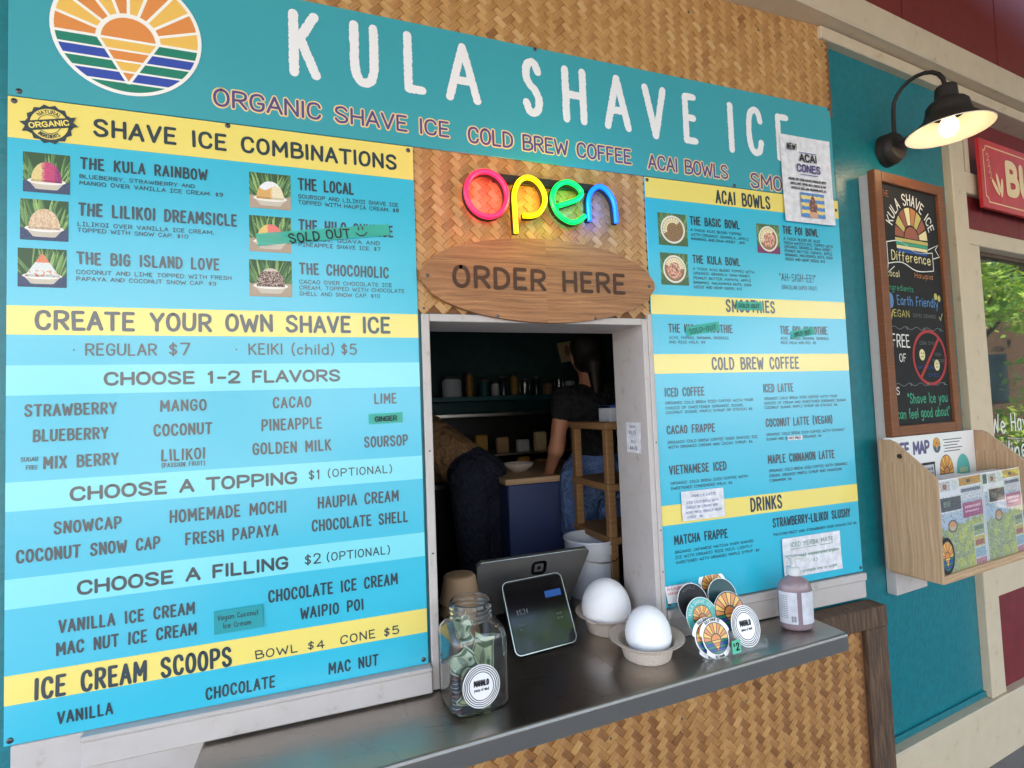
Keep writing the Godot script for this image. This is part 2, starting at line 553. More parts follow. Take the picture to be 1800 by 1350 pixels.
func turned(im: Image) -> Image:
	im.rotate_90(CLOCKWISE)
	return im
const LEFT_TEXT := [
	["SHAVE ICE COMBINATIONS", 0.1704, 2.3623, 0.7575, 0.0473, "head"],
	["THE KULA RAINBOW", 0.1445, 2.2752, 0.2812, 0.0311, "item"],
	["BLUEBERRY, STRAWBERRY AND", 0.1430, 2.2515, 0.2528, 0.0107, "desc"],
	["MANGO OVER VANILLA ICE CREAM. $9", 0.1430, 2.2345, 0.3194, 0.0114, "desc"],
	["THE LILIKOI DREAMSICLE", 0.1406, 2.1556, 0.3545, 0.0343, "item"],
	["LILIKOI OVER VANILLA ICE CREAM,", 0.1391, 2.1301, 0.3005, 0.0113, "desc"],
	["TOPPED WITH SNOW CAP. $10", 0.1391, 2.1146, 0.2405, 0.0112, "desc"],
	["THE BIG ISLAND LOVE", 0.1372, 2.0333, 0.3144, 0.0325, "item"],
	["COCONUT AND LIME TOPPED WITH FRESH", 0.1362, 2.0090, 0.3437, 0.0113, "desc"],
	["PAPAYA AND COCONUT SNOW CAP. $9", 0.1362, 1.9920, 0.3076, 0.0112, "desc"],
	["THE LOCAL", 0.6490, 2.2733, 0.1525, 0.0359, "item"],
	["SOURSOP AND LILIKOI SHAVE ICE", 0.6487, 2.2498, 0.2782, 0.0121, "desc"],
	["TOPPED WITH HAUPIA CREAM. $8", 0.6484, 2.2329, 0.2808, 0.0121, "desc"],
	["THE HILO SUNRISE", 0.6482, 2.1555, 0.2619, 0.0353, "item"],
	["LILIKOI, GUAVA AND", 0.6496, 2.1297, 0.2211, 0.0119, "desc"],
	["PINEAPPLE SHAVE ICE. $7", 0.6474, 2.1122, 0.2249, 0.0119, "desc"],
	["THE CHOCOHOLIC", 0.6479, 2.0325, 0.2464, 0.0342, "item"],
	["CACAO OVER CHOCOLATE ICE", 0.6474, 2.0065, 0.2546, 0.0119, "desc"],
	["CREAM, TOPPED WITH CHOCOLATE", 0.6471, 1.9901, 0.2915, 0.0119, "desc"],
	["SHELL AND SNOW CAP. $10", 0.6468, 1.9732, 0.2204, 0.0118, "desc"],
	["CREATE YOUR OWN SHAVE ICE", 0.0537, 1.8682, 0.8417, 0.0500, "head"],
	["•", 0.1285, 1.8090, 0.0077, 0.0260, "reg"],
	["REGULAR", 0.1537, 1.8058, 0.1536, 0.0315, "reg"],
	["$7", 0.3312, 1.8059, 0.0513, 0.0338, "reg"],
	["•", 0.4843, 1.8094, 0.0092, 0.0284, "reg"],
	["KEIKI (child)", 0.5161, 1.8071, 0.2223, 0.0320, "reg"],
	["$5", 0.7533, 1.8066, 0.0459, 0.0331, "reg"],
	["CHOOSE 1-2 FLAVORS", 0.1920, 1.7309, 0.5609, 0.0351, "bold"],
	["STRAWBERRY", 0.0351, 1.6602, 0.1852, 0.0304, "item"],
	["BLUEBERRY", 0.0513, 1.5994, 0.1513, 0.0303, "item"],
	["MIX BERRY", 0.0714, 1.5335, 0.1526, 0.0314, "item"],
	["SUGAR", 0.0287, 1.5544, 0.0343, 0.0108, "reg"],
	["FREE", 0.0392, 1.5350, 0.0238, 0.0108, "reg"],
	["MANGO", 0.3117, 1.6613, 0.1062, 0.0310, "item"],
	["COCONUT", 0.2972, 1.5992, 0.1328, 0.0321, "item"],
	["LILIKOI", 0.3135, 1.5354, 0.1004, 0.0308, "item"],
	["(PASSION FRUIT)", 0.3145, 1.5195, 0.0981, 0.0123, "item"],
	["CACAO", 0.5746, 1.6606, 0.0987, 0.0317, "item"],
	["PINEAPPLE", 0.5453, 1.6005, 0.1550, 0.0328, "item"],
	["GOLDEN MILK", 0.5229, 1.5376, 0.2002, 0.0327, "item"],
	["LIME", 0.8416, 1.6634, 0.0647, 0.0314, "item"],
	["GINGER", 0.8289, 1.6087, 0.0918, 0.0278, "item"],
	["SOURSOP", 0.8106, 1.5398, 0.1255, 0.0325, "item"],
	["CHOOSE A TOPPING", 0.1230, 1.4527, 0.5114, 0.0355, "bold"],
	["$1", 0.6609, 1.4606, 0.0335, 0.0277, "reg"],
	["(OPTIONAL)", 0.7102, 1.4638, 0.1790, 0.0230, "sans"],
	["SNOWCAP", 0.0921, 1.3772, 0.1378, 0.0312, "item"],
	["HOMEMADE MOCHI", 0.3309, 1.3781, 0.2750, 0.0337, "item"],
	["HAUPIA CREAM", 0.6834, 1.3799, 0.2219, 0.0336, "item"],
	["FRESH PAPAYA", 0.3648, 1.3188, 0.2192, 0.0323, "item"],
	["CHOCOLATE SHELL", 0.6668, 1.3185, 0.2631, 0.0328, "item"],
	["COCONUT SNOW CAP", 0.0209, 1.3174, 0.2905, 0.0321, "item"],
	["CHOOSE A FILLING", 0.1373, 1.2273, 0.4709, 0.0354, "bold"],
	["$2", 0.6464, 1.2316, 0.0446, 0.0286, "reg"],
	["(OPTIONAL)", 0.7028, 1.2339, 0.1743, 0.0238, "sans"],
	["VANILLA ICE CREAM", 0.1018, 1.1438, 0.2848, 0.0317, "item"],
	["MAC NUT ICE CREAM", 0.0971, 1.0923, 0.2931, 0.0316, "item"],
	["CHOCOLATE ICE CREAM", 0.5554, 1.1447, 0.3406, 0.0336, "item"],
	["WAIPIO POI", 0.6335, 1.0881, 0.1666, 0.0321, "item"],
	["ICE CREAM SCOOPS", 0.0551, 0.9984, 0.4144, 0.0515, "item"],
	["BOWL $4", 0.5218, 1.0038, 0.1729, 0.0225, "hand"],
	["CONE $5", 0.7343, 1.0055, 0.1613, 0.0243, "hand"],
	["VANILLA", 0.0997, 0.9346, 0.1110, 0.0294, "item"],
	["CHOCOLATE", 0.4067, 0.9244, 0.1636, 0.0313, "item"],
	["MAC NUT", 0.7018, 0.9291, 0.1342, 0.0321, "item"],
]
const RIGHT_TEXT := [
	["ACAI BOWLS", 2.0970, 2.3710, 0.2634, 0.0529, "item"],
	["THE BASIC BOWL", 1.9753, 2.2800, 0.2274, 0.0334, "item"],
	["A THICK ACAI BLEND TOPPED", 1.9760, 2.2566, 0.2322, 0.0109, "desc"],
	["WITH ORGANIC GRANOLA, APPLE", 1.9764, 2.2397, 0.2668, 0.0109, "desc"],
	["BANANAS AND RAW HONEY . $10", 1.9761, 2.2240, 0.2465, 0.0109, "desc"],
	["THE POI BOWL", 2.4125, 2.2794, 0.1875, 0.0330, "item"],
	["A THICK BLEND OF ACAI", 2.4156, 2.2553, 0.1914, 0.0117, "desc"],
	["FRESH WAIPI'O POI, TOPPED WITH", 2.4162, 2.2390, 0.2582, 0.0117, "desc"],
	["ORGANIC GRANOLA, RAW HONEY,", 2.4166, 2.2238, 0.2517, 0.0117, "desc"],
	["PEANUT BUTTER, PAPAYA, APPLE", 2.4170, 2.2074, 0.2526, 0.0117, "desc"],
	["BANANAS, MACADAMIA NUTS, CHIA", 2.4166, 2.1914, 0.2534, 0.0117, "desc"],
	["SEEDS AND HEMP SEEDS. $12", 2.4170, 2.1745, 0.2102, 0.0116, "desc"],
	["THE KULA BOWL", 1.9779, 2.1382, 0.2177, 0.0318, "item"],
	["A THICK ACAI BLEND TOPPED WITH", 1.9777, 2.1132, 0.2812, 0.0108, "desc"],
	["ORGANIC GRANOLA, RAW HONEY,", 1.9781, 2.0969, 0.2632, 0.0108, "desc"],
	["PEANUT BUTTER, PAPAYA, APPLE", 1.9777, 2.0798, 0.2648, 0.0108, "desc"],
	["BANANAS, MACADAMIA NUTS, CHIA", 1.9774, 2.0630, 0.2663, 0.0108, "desc"],
	["SEEDS AND HEMP SEEDS. $12", 1.9771, 2.0463, 0.2197, 0.0107, "desc"],
	["\"AH-SIGH-EE!\"", 2.3804, 2.0917, 0.1899, 0.0311, "thin"],
	["(BRAZILIAN SUPER FRUIT)", 2.3905, 2.0594, 0.1840, 0.0169, "thin"],
	["SMOOTHIES", 2.1148, 1.9621, 0.2368, 0.0490, "item"],
	["THE KULA SMOOTHIE", 1.8585, 1.8831, 0.2831, 0.0321, "item"],
	["ACAI, MANGO, BANANA, BERRIES", 1.8591, 1.8603, 0.2623, 0.0104, "desc"],
	["AND RICE MILK. $9", 1.8582, 1.8441, 0.1574, 0.0103, "desc"],
	["THE POI SMOOTHIE", 2.3688, 1.8822, 0.2461, 0.0335, "item"],
	["ACAI, MANGO, BANANA, BERRIES,", 2.3687, 1.8612, 0.2535, 0.0114, "desc"],
	["RICE MILK AND POI. $9", 2.3690, 1.8437, 0.1815, 0.0113, "desc"],
	["COLD BREW COFFEE", 2.0365, 1.7464, 0.4183, 0.0485, "item"],
	["ICED COFFEE", 1.8287, 1.6551, 0.1704, 0.0330, "item"],
	["ORGANIC COLD BREW ICED COFFEE WITH YOUR", 1.8297, 1.6288, 0.3881, 0.0107, "desc"],
	["CHOICE OF SWEETENER (ORGANIC SUGAR,", 1.8296, 1.6109, 0.3424, 0.0106, "desc"],
	["COCONUT SUGAR, MAPLE SYRUP OR STEVIA) $6", 1.8294, 1.5954, 0.3830, 0.0106, "desc"],
	["ICED LATTE", 2.2682, 1.6584, 0.1496, 0.0339, "item"],
	["ORGANIC COLD BREW ICED COFFEE WITH YOUR", 2.2702, 1.6309, 0.3723, 0.0106, "desc"],
	["CHOICE OF CREAM AND SWEETENER (ORGANIC SUGAR,", 2.2699, 1.6133, 0.4229, 0.0107, "desc"],
	["COCONUT SUGAR, MAPLE SYRUP OR STEVIA). $6", 2.2705, 1.5965, 0.3712, 0.0106, "desc"],
	["CACAO FRAPPE", 1.8294, 1.5237, 0.2071, 0.0313, "item"],
	["ORGANIC COLD BREW COFFEE OVER SHAVED ICE", 1.8316, 1.4909, 0.3958, 0.0106, "desc"],
	["WITH ORGANIC CREAM AND CACAO SYRUP. $6", 1.8323, 1.4740, 0.3720, 0.0106, "desc"],
	["COCONUT LATTE (VEGAN)", 2.2703, 1.5280, 0.3402, 0.0325, "item"],
	["ORGANIC COLD BREW ICED COFFEE WITH COCONUT", 2.2697, 1.4952, 0.4030, 0.0106, "desc"],
	["SUGAR AND OAT MILK CREAMER. $6", 2.2694, 1.4772, 0.2774, 0.0105, "desc"],
	["VIETNAMESE ICED", 1.8310, 1.3828, 0.2475, 0.0327, "item"],
	["ORGANIC COLD BREW ICED COFFEE WITH", 1.8332, 1.3485, 0.3390, 0.0104, "desc"],
	["SWEETENED CONDENSED MILK. $6", 1.8331, 1.3308, 0.2674, 0.0104, "desc"],
	["MAPLE CINNAMON LATTE", 2.2696, 1.3900, 0.3387, 0.0338, "item"],
	["ORGANIC COLD BREW ICED COFFEE WITH ORGANIC", 2.2721, 1.3585, 0.4020, 0.0113, "desc"],
	["CREAM, ORGANIC MAPLE SYRUP AND HAWAIIAN", 2.2718, 1.3398, 0.3695, 0.0113, "desc"],
	["CINNAMON. $6", 2.2715, 1.3221, 0.1092, 0.0110, "desc"],
	["DRINKS", 2.1743, 1.2202, 0.1534, 0.0526, "item"],
	["MATCHA FRAPPE", 1.8359, 1.1410, 0.2302, 0.0336, "item"],
	["ORGANIC JAPANESE MATCHA OVER SHAVED", 1.8366, 1.1115, 0.3444, 0.0103, "desc"],
	["ICE WITH ORGANIC RICE MILK, LIGHTLY", 1.8373, 1.0940, 0.3375, 0.0103, "desc"],
	["SWEETENED WITH ORGANIC MAPLE SYRUP. $6", 1.8379, 1.0758, 0.3678, 0.0103, "desc"],
	["STRAWBERRY-LILIKOI SLUSHY", 2.2742, 1.1527, 0.3979, 0.0351, "item"],
	["PASSION FRUIT AND STRAWBERRY OVER SHAVED ICE $6", 2.2757, 1.1213, 0.4259, 0.0104, "desc"],
]
const SIGN_TEXT := [
	["K", 0.6273, 2.6012, 0.0922, 0.1998, "x"],
	["U", 0.7951, 2.6028, 0.0895, 0.2001, "x"],
	["L", 0.9517, 2.6085, 0.0751, 0.1938, "x"],
	["A", 1.0834, 2.6049, 0.1141, 0.1942, "x"],
	["S", 1.3364, 2.5944, 0.0788, 0.1993, "x"],
	["H", 1.4792, 2.5917, 0.1005, 0.2011, "x"],
	["A", 1.6415, 2.5925, 0.1087, 0.2011, "x"],
	["V", 1.7965, 2.5828, 0.1056, 0.2001, "x"],
	["E", 1.9664, 2.5852, 0.0710, 0.1923, "x"],
	["I", 2.1726, 2.5757, 0.0323, 0.1984, "x"],
	["C", 2.2597, 2.5790, 0.0896, 0.1953, "x"],
	["E", 2.4060, 2.5735, 0.0790, 0.1926, "x"],
	["ORGANIC SHAVE ICE", 0.4397, 2.4838, 0.6522, 0.0509, "sub"],
	["COLD BREW COFFEE", 1.1481, 2.4763, 0.5957, 0.0546, "sub"],
	["ACAI BOWLS", 1.8088, 2.4692, 0.3562, 0.0549, "sub"],
	["SMOOTHIES", 2.2660, 2.4486, 0.4211, 0.0606, "sub"],
]

# ---------------------------------------------------------------- hand lettering: strokes on a 100 x 100 square, "~" marks a curve

const GLYPH := {
	"A": "0,0 50,100;50,100 100,0;18,34 82,34", "B": "8,0 8,100;~8,100 55,100 84,90 84,66 55,53 8,53;~8,53 62,53 98,42 98,14 62,0 8,0", "C": "~94,76 80,95 50,100 17,88 4,50 17,12 50,0 80,5 95,24",
	"D": "6,0 6,100;~6,100 50,98 86,80 97,50 86,20 50,2 6,0", "E": "8,0 8,100;8,100 92,100;8,52 80,52;8,0 95,0", "F": "8,0 8,100;8,100 92,100;8,50 78,50", "G": "~94,78 78,96 50,100 17,88 4,50 17,12 50,0 80,5 94,22;94,22 94,46;94,46 58,46",
	"H": "6,0 6,100;94,0 94,100;6,50 94,50", "I": "50,0 50,100", "J": "~78,100 78,28 62,4 32,0 8,20;40,100 100,100", "K": "8,0 8,100;92,100 8,42;34,60 96,0", "L": "8,100 8,0;8,0 92,0",
	"M": "6,0 8,100;8,100 50,32;50,32 92,100;92,100 94,0", "N": "6,0 6,100;6,100 94,0;94,0 94,100", "O": "~50,100 16,87 3,50 16,13 50,0 84,13 97,50 84,87 50,100", "P": "8,0 8,100;~8,100 58,100 93,88 93,60 58,45 8,45",
	"Q": "~50,100 16,87 3,50 16,13 50,0 84,13 97,50 84,87 50,100;60,26 98,-8", "R": "8,0 8,100;~8,100 58,100 90,89 90,62 58,48 8,48;46,48 96,0", "S": "~90,82 72,97 45,100 16,91 10,71 30,57 68,45 92,28 84,8 52,0 25,3 6,20",
	"T": "0,100 100,100;50,100 50,0", "U": "~6,100 6,34 18,8 50,0 82,8 94,34 94,100", "V": "2,100 50,0;50,0 98,100", "W": "0,100 24,0;24,0 50,74;50,74 76,0;76,0 100,100", "X": "4,0 96,100;4,100 96,0", "Y": "2,100 50,46;98,100 50,46;50,46 50,0", "Z": "6,100 94,100;94,100 6,0;6,0 96,0",
	"0": "~50,100 16,87 5,50 16,13 50,0 84,13 95,50 84,87 50,100", "1": "22,80 56,100;56,100 56,0", "2": "~8,76 22,96 52,100 84,88 86,66 60,38 8,2;8,0 94,0", "3": "~10,88 46,100 84,88 80,62 44,54;~44,54 88,44 92,16 56,0 8,12", "4": "72,0 72,100;72,100 4,32;4,32 98,32", "5": "88,100 20,100;20,100 14,56;~14,56 50,64 88,48 92,20 60,0 8,10",
	"6": "~82,94 44,92 14,60 6,28 26,4 54,0 88,14 90,40 58,56 22,46 8,28", "7": "4,100 94,100;94,100 36,0", "8": "~50,100 16,90 20,62 50,53 84,38 86,10 50,0 14,10 16,38 50,53 80,64 84,90 50,100", "9": "~88,64 60,46 20,52 8,78 30,98 60,98 88,78 88,50 76,16 46,0 16,6",
	"$": "~88,76 68,88 40,88 14,76 26,56 70,44 88,26 66,10 36,8 10,22;50,104 50,-6", ".": "50,2 50,6", ",": "55,6 36,-16", "-": "8,44 92,44", "(": "~80,112 36,80 24,48 36,16 80,-14", ")": "~20,112 64,80 76,48 64,16 20,-14", "!": "50,100 50,30;50,2 50,5", "'": "50,100 46,76", "\"": "26,100 24,76;74,100 72,76", "•": "50,42 50,48", ":": "50,62 50,66;50,6 50,10", "/": "4,-6 96,106", "+": "8,48 92,48;50,8 50,90", "%": "6,0 94,100;20,78 20,84;80,14 80,20", "&": "~98,0 40,60 24,84 44,100 62,84 44,60 12,34 14,8 44,0 76,16 92,44",
	"a": "~84,54 56,64 20,54 8,28 24,4 56,2 82,24;84,64 86,0", "b": "10,100 10,0;~10,40 40,62 80,54 92,30 78,6 44,-2 10,16", "c": "~90,52 56,64 18,52 6,30 20,6 56,-2 92,12", "d": "90,100 90,0;~90,42 58,64 20,54 8,30 22,6 56,-2 90,18", "e": "~12,32 90,36 78,58 48,64 16,50 8,26 28,2 60,-2 92,12", "f": "~96,92 70,100 46,88 44,60 44,0;10,60 84,60", "g": "~86,48 56,64 18,54 8,30 24,8 56,6 84,26;~88,62 88,-20 60,-38 14,-30",
	"h": "10,100 10,0;~10,36 40,62 76,58 88,40 90,0", "i": "50,62 50,0;50,84 50,88", "j": "~60,62 60,-18 40,-36 6,-28;60,84 60,88", "k": "10,100 10,0;84,62 10,22;36,36 92,0", "l": "50,100 50,0", "m": "6,62 6,0;~6,40 28,62 48,52 50,0;~50,40 72,62 92,52 94,0", "n": "8,62 8,0;~8,36 40,62 78,58 90,38 90,0", "o": "~50,64 18,54 6,30 18,6 50,-2 82,6 94,30 82,54 50,64", "p": "10,62 10,-36;~10,40 40,62 80,54 92,30 78,6 44,-2 10,16", "q": "90,62 90,-36;~90,42 58,64 20,54 8,30 22,6 56,-2 90,18",
	"r": "12,62 12,0;~12,34 40,58 88,60", "s": "~86,52 54,64 18,54 24,38 72,26 86,10 52,-2 8,10", "t": "44,92 44,14;~44,14 54,0 90,6;8,62 84,62", "u": "~8,62 8,20 24,0 56,0 88,24;88,62 90,0", "v": "4,62 48,0;48,0 94,62", "w": "0,62 24,0;24,0 50,50;50,50 76,0;76,0 100,62", "x": "6,0 92,62;6,62 92,0", "y": "6,62 48,4;94,62 30,-36", "z": "8,62 90,62;90,62 8,0;8,0 92,0",
	"i_serif": "50,0 50,100;8,100 92,100;8,0 92,0",
}
const GLYPH_WIDE := {"I": 0.10, "M": 0.72, "W": 0.78, "L": 0.46, "E": 0.46, "F": 0.44, "J": 0.5, " ": 0.34, ".": 0.10, ",": 0.14, "!": 0.1, "'": 0.08, "\"": 0.26, "•": 0.16, ":": 0.1, "-": 0.36, "(": 0.26, ")": 0.26, "1": 0.34, "i": 0.1, "l": 0.1, "f": 0.34, "t": 0.34, "r": 0.36, "j": 0.24, "m": 0.7, "w": 0.66, "s": 0.38, "c": 0.42, "i_serif": 0.40, "$": 0.46}
# style: half stroke width as a share of the cap height, gap between letters, serif on the I, jitter
const STYLE := {"head": [0.085, 0.18, false, 0.03, 0.92], "item": [0.078, 0.20, false, 0.025, 0.72], "desc": [0.075, 0.16, true, 0.03], "reg": [0.065, 0.18, false, 0.02], "bold": [0.098, 0.14, false, 0.0], "sub": [0.065, 0.13, false, 0.0], "sans": [0.065, 0.2, false, 0.0], "hand": [0.07, 0.2, false, 0.08], "thin": [0.045, 0.22, false, 0.03], "chalk": [0.055, 0.18, false, 0.05], "marker": [0.055, 0.2, false, 0.07], "carve": [0.085, 0.20, false, 0.02], "black": [0.12, 0.24, false, 0.0]}
var strokes_of := {}

func curve(ps: PackedVector2Array, per := 4) -> PackedVector2Array:
	var out := PackedVector2Array()
	var m := ps.size()
	var closed := ps[0].is_equal_approx(ps[m - 1])
	for i in m - 1:
		var p0 := ps[i - 1] if i > 0 else (ps[m - 2] if closed else ps[0])
		var p3 := ps[i + 2] if i < m - 2 else (ps[1] if closed else ps[m - 1])
		for k in per:
			out.append(ps[i].cubic_interpolate(ps[i + 1], p0, p3, float(k) / per))
	out.append(ps[m - 1])
	return out

func glyph_strokes(ch: String) -> Array:
	if not strokes_of.has(ch):
		var list := []
		for s: String in GLYPH.get(ch, "").split(";", false):
			var smooth := s.begins_with("~")
			var ps := PackedVector2Array()
			for pair in s.trim_prefix("~").split(" ", false):
				var xy := pair.split(",")
				ps.append(Vector2(float(xy[0]), float(xy[1])) * 0.01)
			list.append(curve(ps) if smooth else ps)
		strokes_of[ch] = list
	return strokes_of[ch]

func natural_width(text: String, st: Array) -> float:
	var w := 0.0
	for ch in text:
		w += glyph_width(ch, st) + st[1]
	return w - st[1]

func glyph_width(ch: String, st: Array) -> float:
	var w: float = GLYPH_WIDE.get("i_serif" if ch == "I" and st[2] else ch, 0.54)
	return w * (st[4] if st.size() > 4 and ch != " " and ch != "I" else 1.0)

# where each word of a fitted line stands: [word, x, width]
func words_of(text: String, x: float, width: float, h: float, style: String) -> Array:
	var st: Array = STYLE[style]
	var hw: float = st[0] * h
	var sc := (width - 2.0 * hw) / natural_width(text, st)
	var out := []
	var at := x
	for word in text.split(" ", false):
		var w := natural_width(word, st) * sc
		out.append([word, at, w + 2.0 * hw])
		at += w + (glyph_width(" ", st) + 2.0 * st[1]) * sc
	return out

# adds lettering to b on the plane z; x, y is the left end of the baseline; fits width if it is given
func write(b: MB, text: String, x: float, y: float, width: float, h: float, style: String, z: float, bold := 1.0, fit := true) -> void:
	var st: Array = STYLE[style]
	var hw: float = st[0] * h * bold
	var sc := (width - 2.0 * hw) / natural_width(text, st) if fit else h
	if text.length() == 1 and not fit:
		sc = h
	var px := x + hw
	for ch in text:
		var key := "i_serif" if ch == "I" and st[2] else ch
		var gw: float = glyph_width(ch, st) * sc
		var lift: float = rng.randf_range(-st[3], st[3]) * h * 0.7
		var lean: float = rng.randf_range(-st[3], st[3]) * 1.2
		var k := 0
		for s: PackedVector2Array in glyph_strokes(key):
			var ps := PackedVector2Array()
			for p in s:
				var yy := hw + p.y * (h - 2.0 * hw) + lift
				ps.append(Vector2(px + p.x * gw + (yy - h * 0.5) * lean, y + yy))
			b.ribbon(ps, hw, z + (k % 4) * 0.00010, 3 if h < 0.02 else 5)
			k += 1
		px += gw + st[1] * sc

# a word on an arc: centre, radius, angle of its middle (radians, 0 = top, clockwise), letters upright outward or, when flip, inward
func write_arc(b: MB, text: String, c: Vector2, r: float, mid: float, h: float, wide: float, style: String, z: float, flip := false, bold := 1.0, ry := 1.0) -> void:
	var st: Array = STYLE[style]
	var total := natural_width(text, st) * h * wide
	var at := -total * 0.5
	var hw: float = st[0] * h * bold
	for ch in text:
		var gw: float = GLYPH_WIDE.get(ch, 0.54) * h * wide
		var k := 0
		for s: PackedVector2Array in glyph_strokes(ch):
			var ps := PackedVector2Array()
			for p in s:
				var along := at + p.x * gw
				var rr := r + p.y * h if not flip else r - p.y * h
				var a := mid + (along / r) * (1.0 if not flip else -1.0)
				ps.append(c + Vector2(sin(a) * rr, cos(a) * rr * ry))
			b.ribbon(ps, hw, z + (k % 4) * 0.00010, 3)
			k += 1
		at += gw + st[1] * h * wide

func lettering(parent: Node3D, m: Material, text: String, x: float, y: float, width: float, h: float, style: String, z: float, bold := 1.0, called := "lettering") -> MeshInstance3D:
	var b := MB.new()
	write(b, text, x, y, width, h, style, z, bold)
	return put(b, called, m, parent)

func poly_line(b: MB, pts: Array, hw: float, z: float, smooth := false) -> void:
	var ps := PackedVector2Array(pts)
	b.ribbon(curve(ps) if smooth else ps, hw, z, 4)

# ---------------------------------------------------------------- frames: wb() writes in world axes, rb() in the axes of the turned shop front (along, up, out)

func wb(o: Node3D) -> MB:
	var b := MB.new()
	b.xf = o.transform.affine_inverse()
	return b

func rb(o: Node3D) -> MB:
	var b := MB.new()
	b.xf = o.transform.affine_inverse() * RT
	return b

func wpiece(o: Node3D, called: String, m: Material, x0: float, x1: float, y0: float, y1: float, z0: float, z1: float, bev := 0.0) -> MeshInstance3D:
	var b := wb(o)
	b.box(Vector3(x0 + x1, y0 + y1, z0 + z1) * 0.5, Vector3(x1 - x0, y1 - y0, z1 - z0), bev)
	return put(b, called, m, o)

func rpiece(o: Node3D, called: String, m: Material, x0: float, x1: float, y0: float, y1: float, z0: float, z1: float, bev := 0.0) -> MeshInstance3D:
	var b := rb(o)
	b.box(Vector3(x0 + x1, y0 + y1, z0 + z1) * 0.5, Vector3(x1 - x0, y1 - y0, z1 - z0), bev)
	return put(b, called, m, o)

func rthing(called: String, label: String, category: String, s: float, y: float, n: float, group := "") -> Node3D:
	return thing(called, label, category, RT * Vector3(s, y, n), group, RT.basis)

func setup() -> void:
	cam = Camera3D.new()
	cam.name = "camera"
	cam.transform = Transform3D(Basis(Vector3(0.9444964, -0.0383406, 0.3262767), Vector3(0.0211046, 0.9981962, 0.0562045), Vector3(-0.3278431, -0.046199, 0.9436019)), Vector3(0.72599, 1.63712, 1.55165))
	cam.fov = 72.76
	cam.near = 0.02
	cam.far = 600.0
	cam.current = true
	add_child(cam)
	var sky_m := ProceduralSkyMaterial.new()
	sky_m.sky_top_color = s8(118, 158, 210)
	sky_m.sky_horizon_color = s8(226, 230, 234)
	sky_m.sky_curve = 0.22
	sky_m.ground_bottom_color = s8(150, 146, 138)
	sky_m.ground_horizon_color = s8(196, 200, 202)
	var sky := Sky.new()
	sky.sky_material = sky_m
	var env := Environment.new()
	env.background_mode = Environment.BG_SKY
	env.sky = sky
	env.tonemap_mode = Environment.TONE_MAPPER_LINEAR
	env.tonemap_exposure = 6.4
	env.sdfgi_enabled = true
	env.ssao_enabled = true
	env.ssil_enabled = true
	var we := WorldEnvironment.new()
	we.name = "world"
	we.environment = env
	add_child(we)
	var sun := DirectionalLight3D.new()
	sun.name = "sun"
	sun.light_energy = 1.3
	sun.light_color = Color(1.0, 0.95, 0.87)
	sun.light_angular_distance = 0.5
	sun.shadow_enabled = true
	sun.look_at_from_position(Vector3.ZERO, Vector3(0.42, -0.78, 0.50))
	add_child(sun)

# a rectangle in x, y with rectangular holes, as boxes between z0 and z1
func build_setting() -> void:
	var g := MB.new()
	g.quad(Vector3(-220, GROUND, 220), Vector3(220, GROUND, 220), Vector3(220, GROUND, -220), Vector3(-220, GROUND, -220))
	tag(put(g, "ground", M.concrete), "grey concrete ground", "", "", "structure")

	# the stand's own front wall, with its opening
	var w := thing("stand_wall", "teal painted front wall of the stand behind the menu boards", "wall", Vector3(0.9, GROUND, -0.1))
	wpiece(w, "wall_panel", M.teal_paint, -2.2, 0.984, GROUND, 4.3, -0.20, -0.012)
	wpiece(w, "wall_panel", M.teal_paint, 1.776, 2.735, GROUND, 4.3, -0.20, -0.012)
	wpiece(w, "wall_panel", M.teal_paint, 0.984, 1.776, 1.932, 4.3, -0.20, -0.012)
	wpiece(w, "wall_panel", M.teal_paint, 0.984, 1.776, GROUND, 0.815, -0.20, -0.012)
	var lp := wpiece(w, "white_lower_panel", M.white_trim, 0.012, 0.983, GROUND, 0.905, -0.0115, -0.001, 0.002)
	lp.set_meta("label", "white painted boards under the large left menu")
	# painted window lining
	var f := thing("serving_window_frame", "white painted wooden frame around the open serving window", "window frame", Vector3(1.38, 0.826, 0))
	wpiece(f, "jamb", M.white_trim, 0.985, 1.009, 0.83, 1.93, -0.205, 0.004, 0.002)
	wpiece(f, "jamb", M.white_trim, 1.752, 1.772, 0.83, 1.93, -0.205, 0.003, 0.002)
	wpiece(f, "casing", M.white_trim, 1.7725, 1.789, 0.83, 1.945, -0.011, 0.0065, 0.002)
	wpiece(f, "head", M.white_trim, 1.009, 1.752, 1.908, 1.931, -0.205, 0.0005, 0.002)
	var sb := wb(f)
	for p in [[0.998, 1.52], [0.998, 1.22]]:
		sb.lathe_at(Vector3(p[0], p[1], 0.004), 0.003)
	put(sb, "nail", M.screw_metal, f)
	var sb2 := wb(f)
	for p in [[1.781, 1.5], [1.781, 1.2], [1.781, 1.06]]:
		sb2.lathe_at(Vector3(p[0], p[1], 0.0065), 0.003)
	put(sb2, "nail", M.screw_metal, f)
	# ledger strips under the boards
	var l1 := thing("ledger_strip", "white wooden ledger strip under the large left menu board", "ledge", Vector3(0.55, 0.83, 0.01))
	wpiece(l1, "strip", M.white_trim, 0.155, 0.983, 0.832, 0.893, 0.0, 0.022, 0.003)
	wpiece(l1, "cap", M.white_trim, 0.150, 0.9825, 0.894, 0.9055, 0.0, 0.027, 0.003)
	var l2 := thing("ledger_strip", "white wooden ledger strip under the right menu board behind the soap bottle", "ledge", Vector3(2.2, 0.83, 0.01))
	wpiece(l2, "strip", M.white_trim, 1.79, 2.728, 0.829, 0.898, -0.011, 0.004, 0.003)
	wpiece(l2, "cap", M.white_trim, 1.79, 2.726, 0.899, 0.928, -0.011, 0.012, 0.003)

	build_shop_front()
	build_room()
	build_outside()

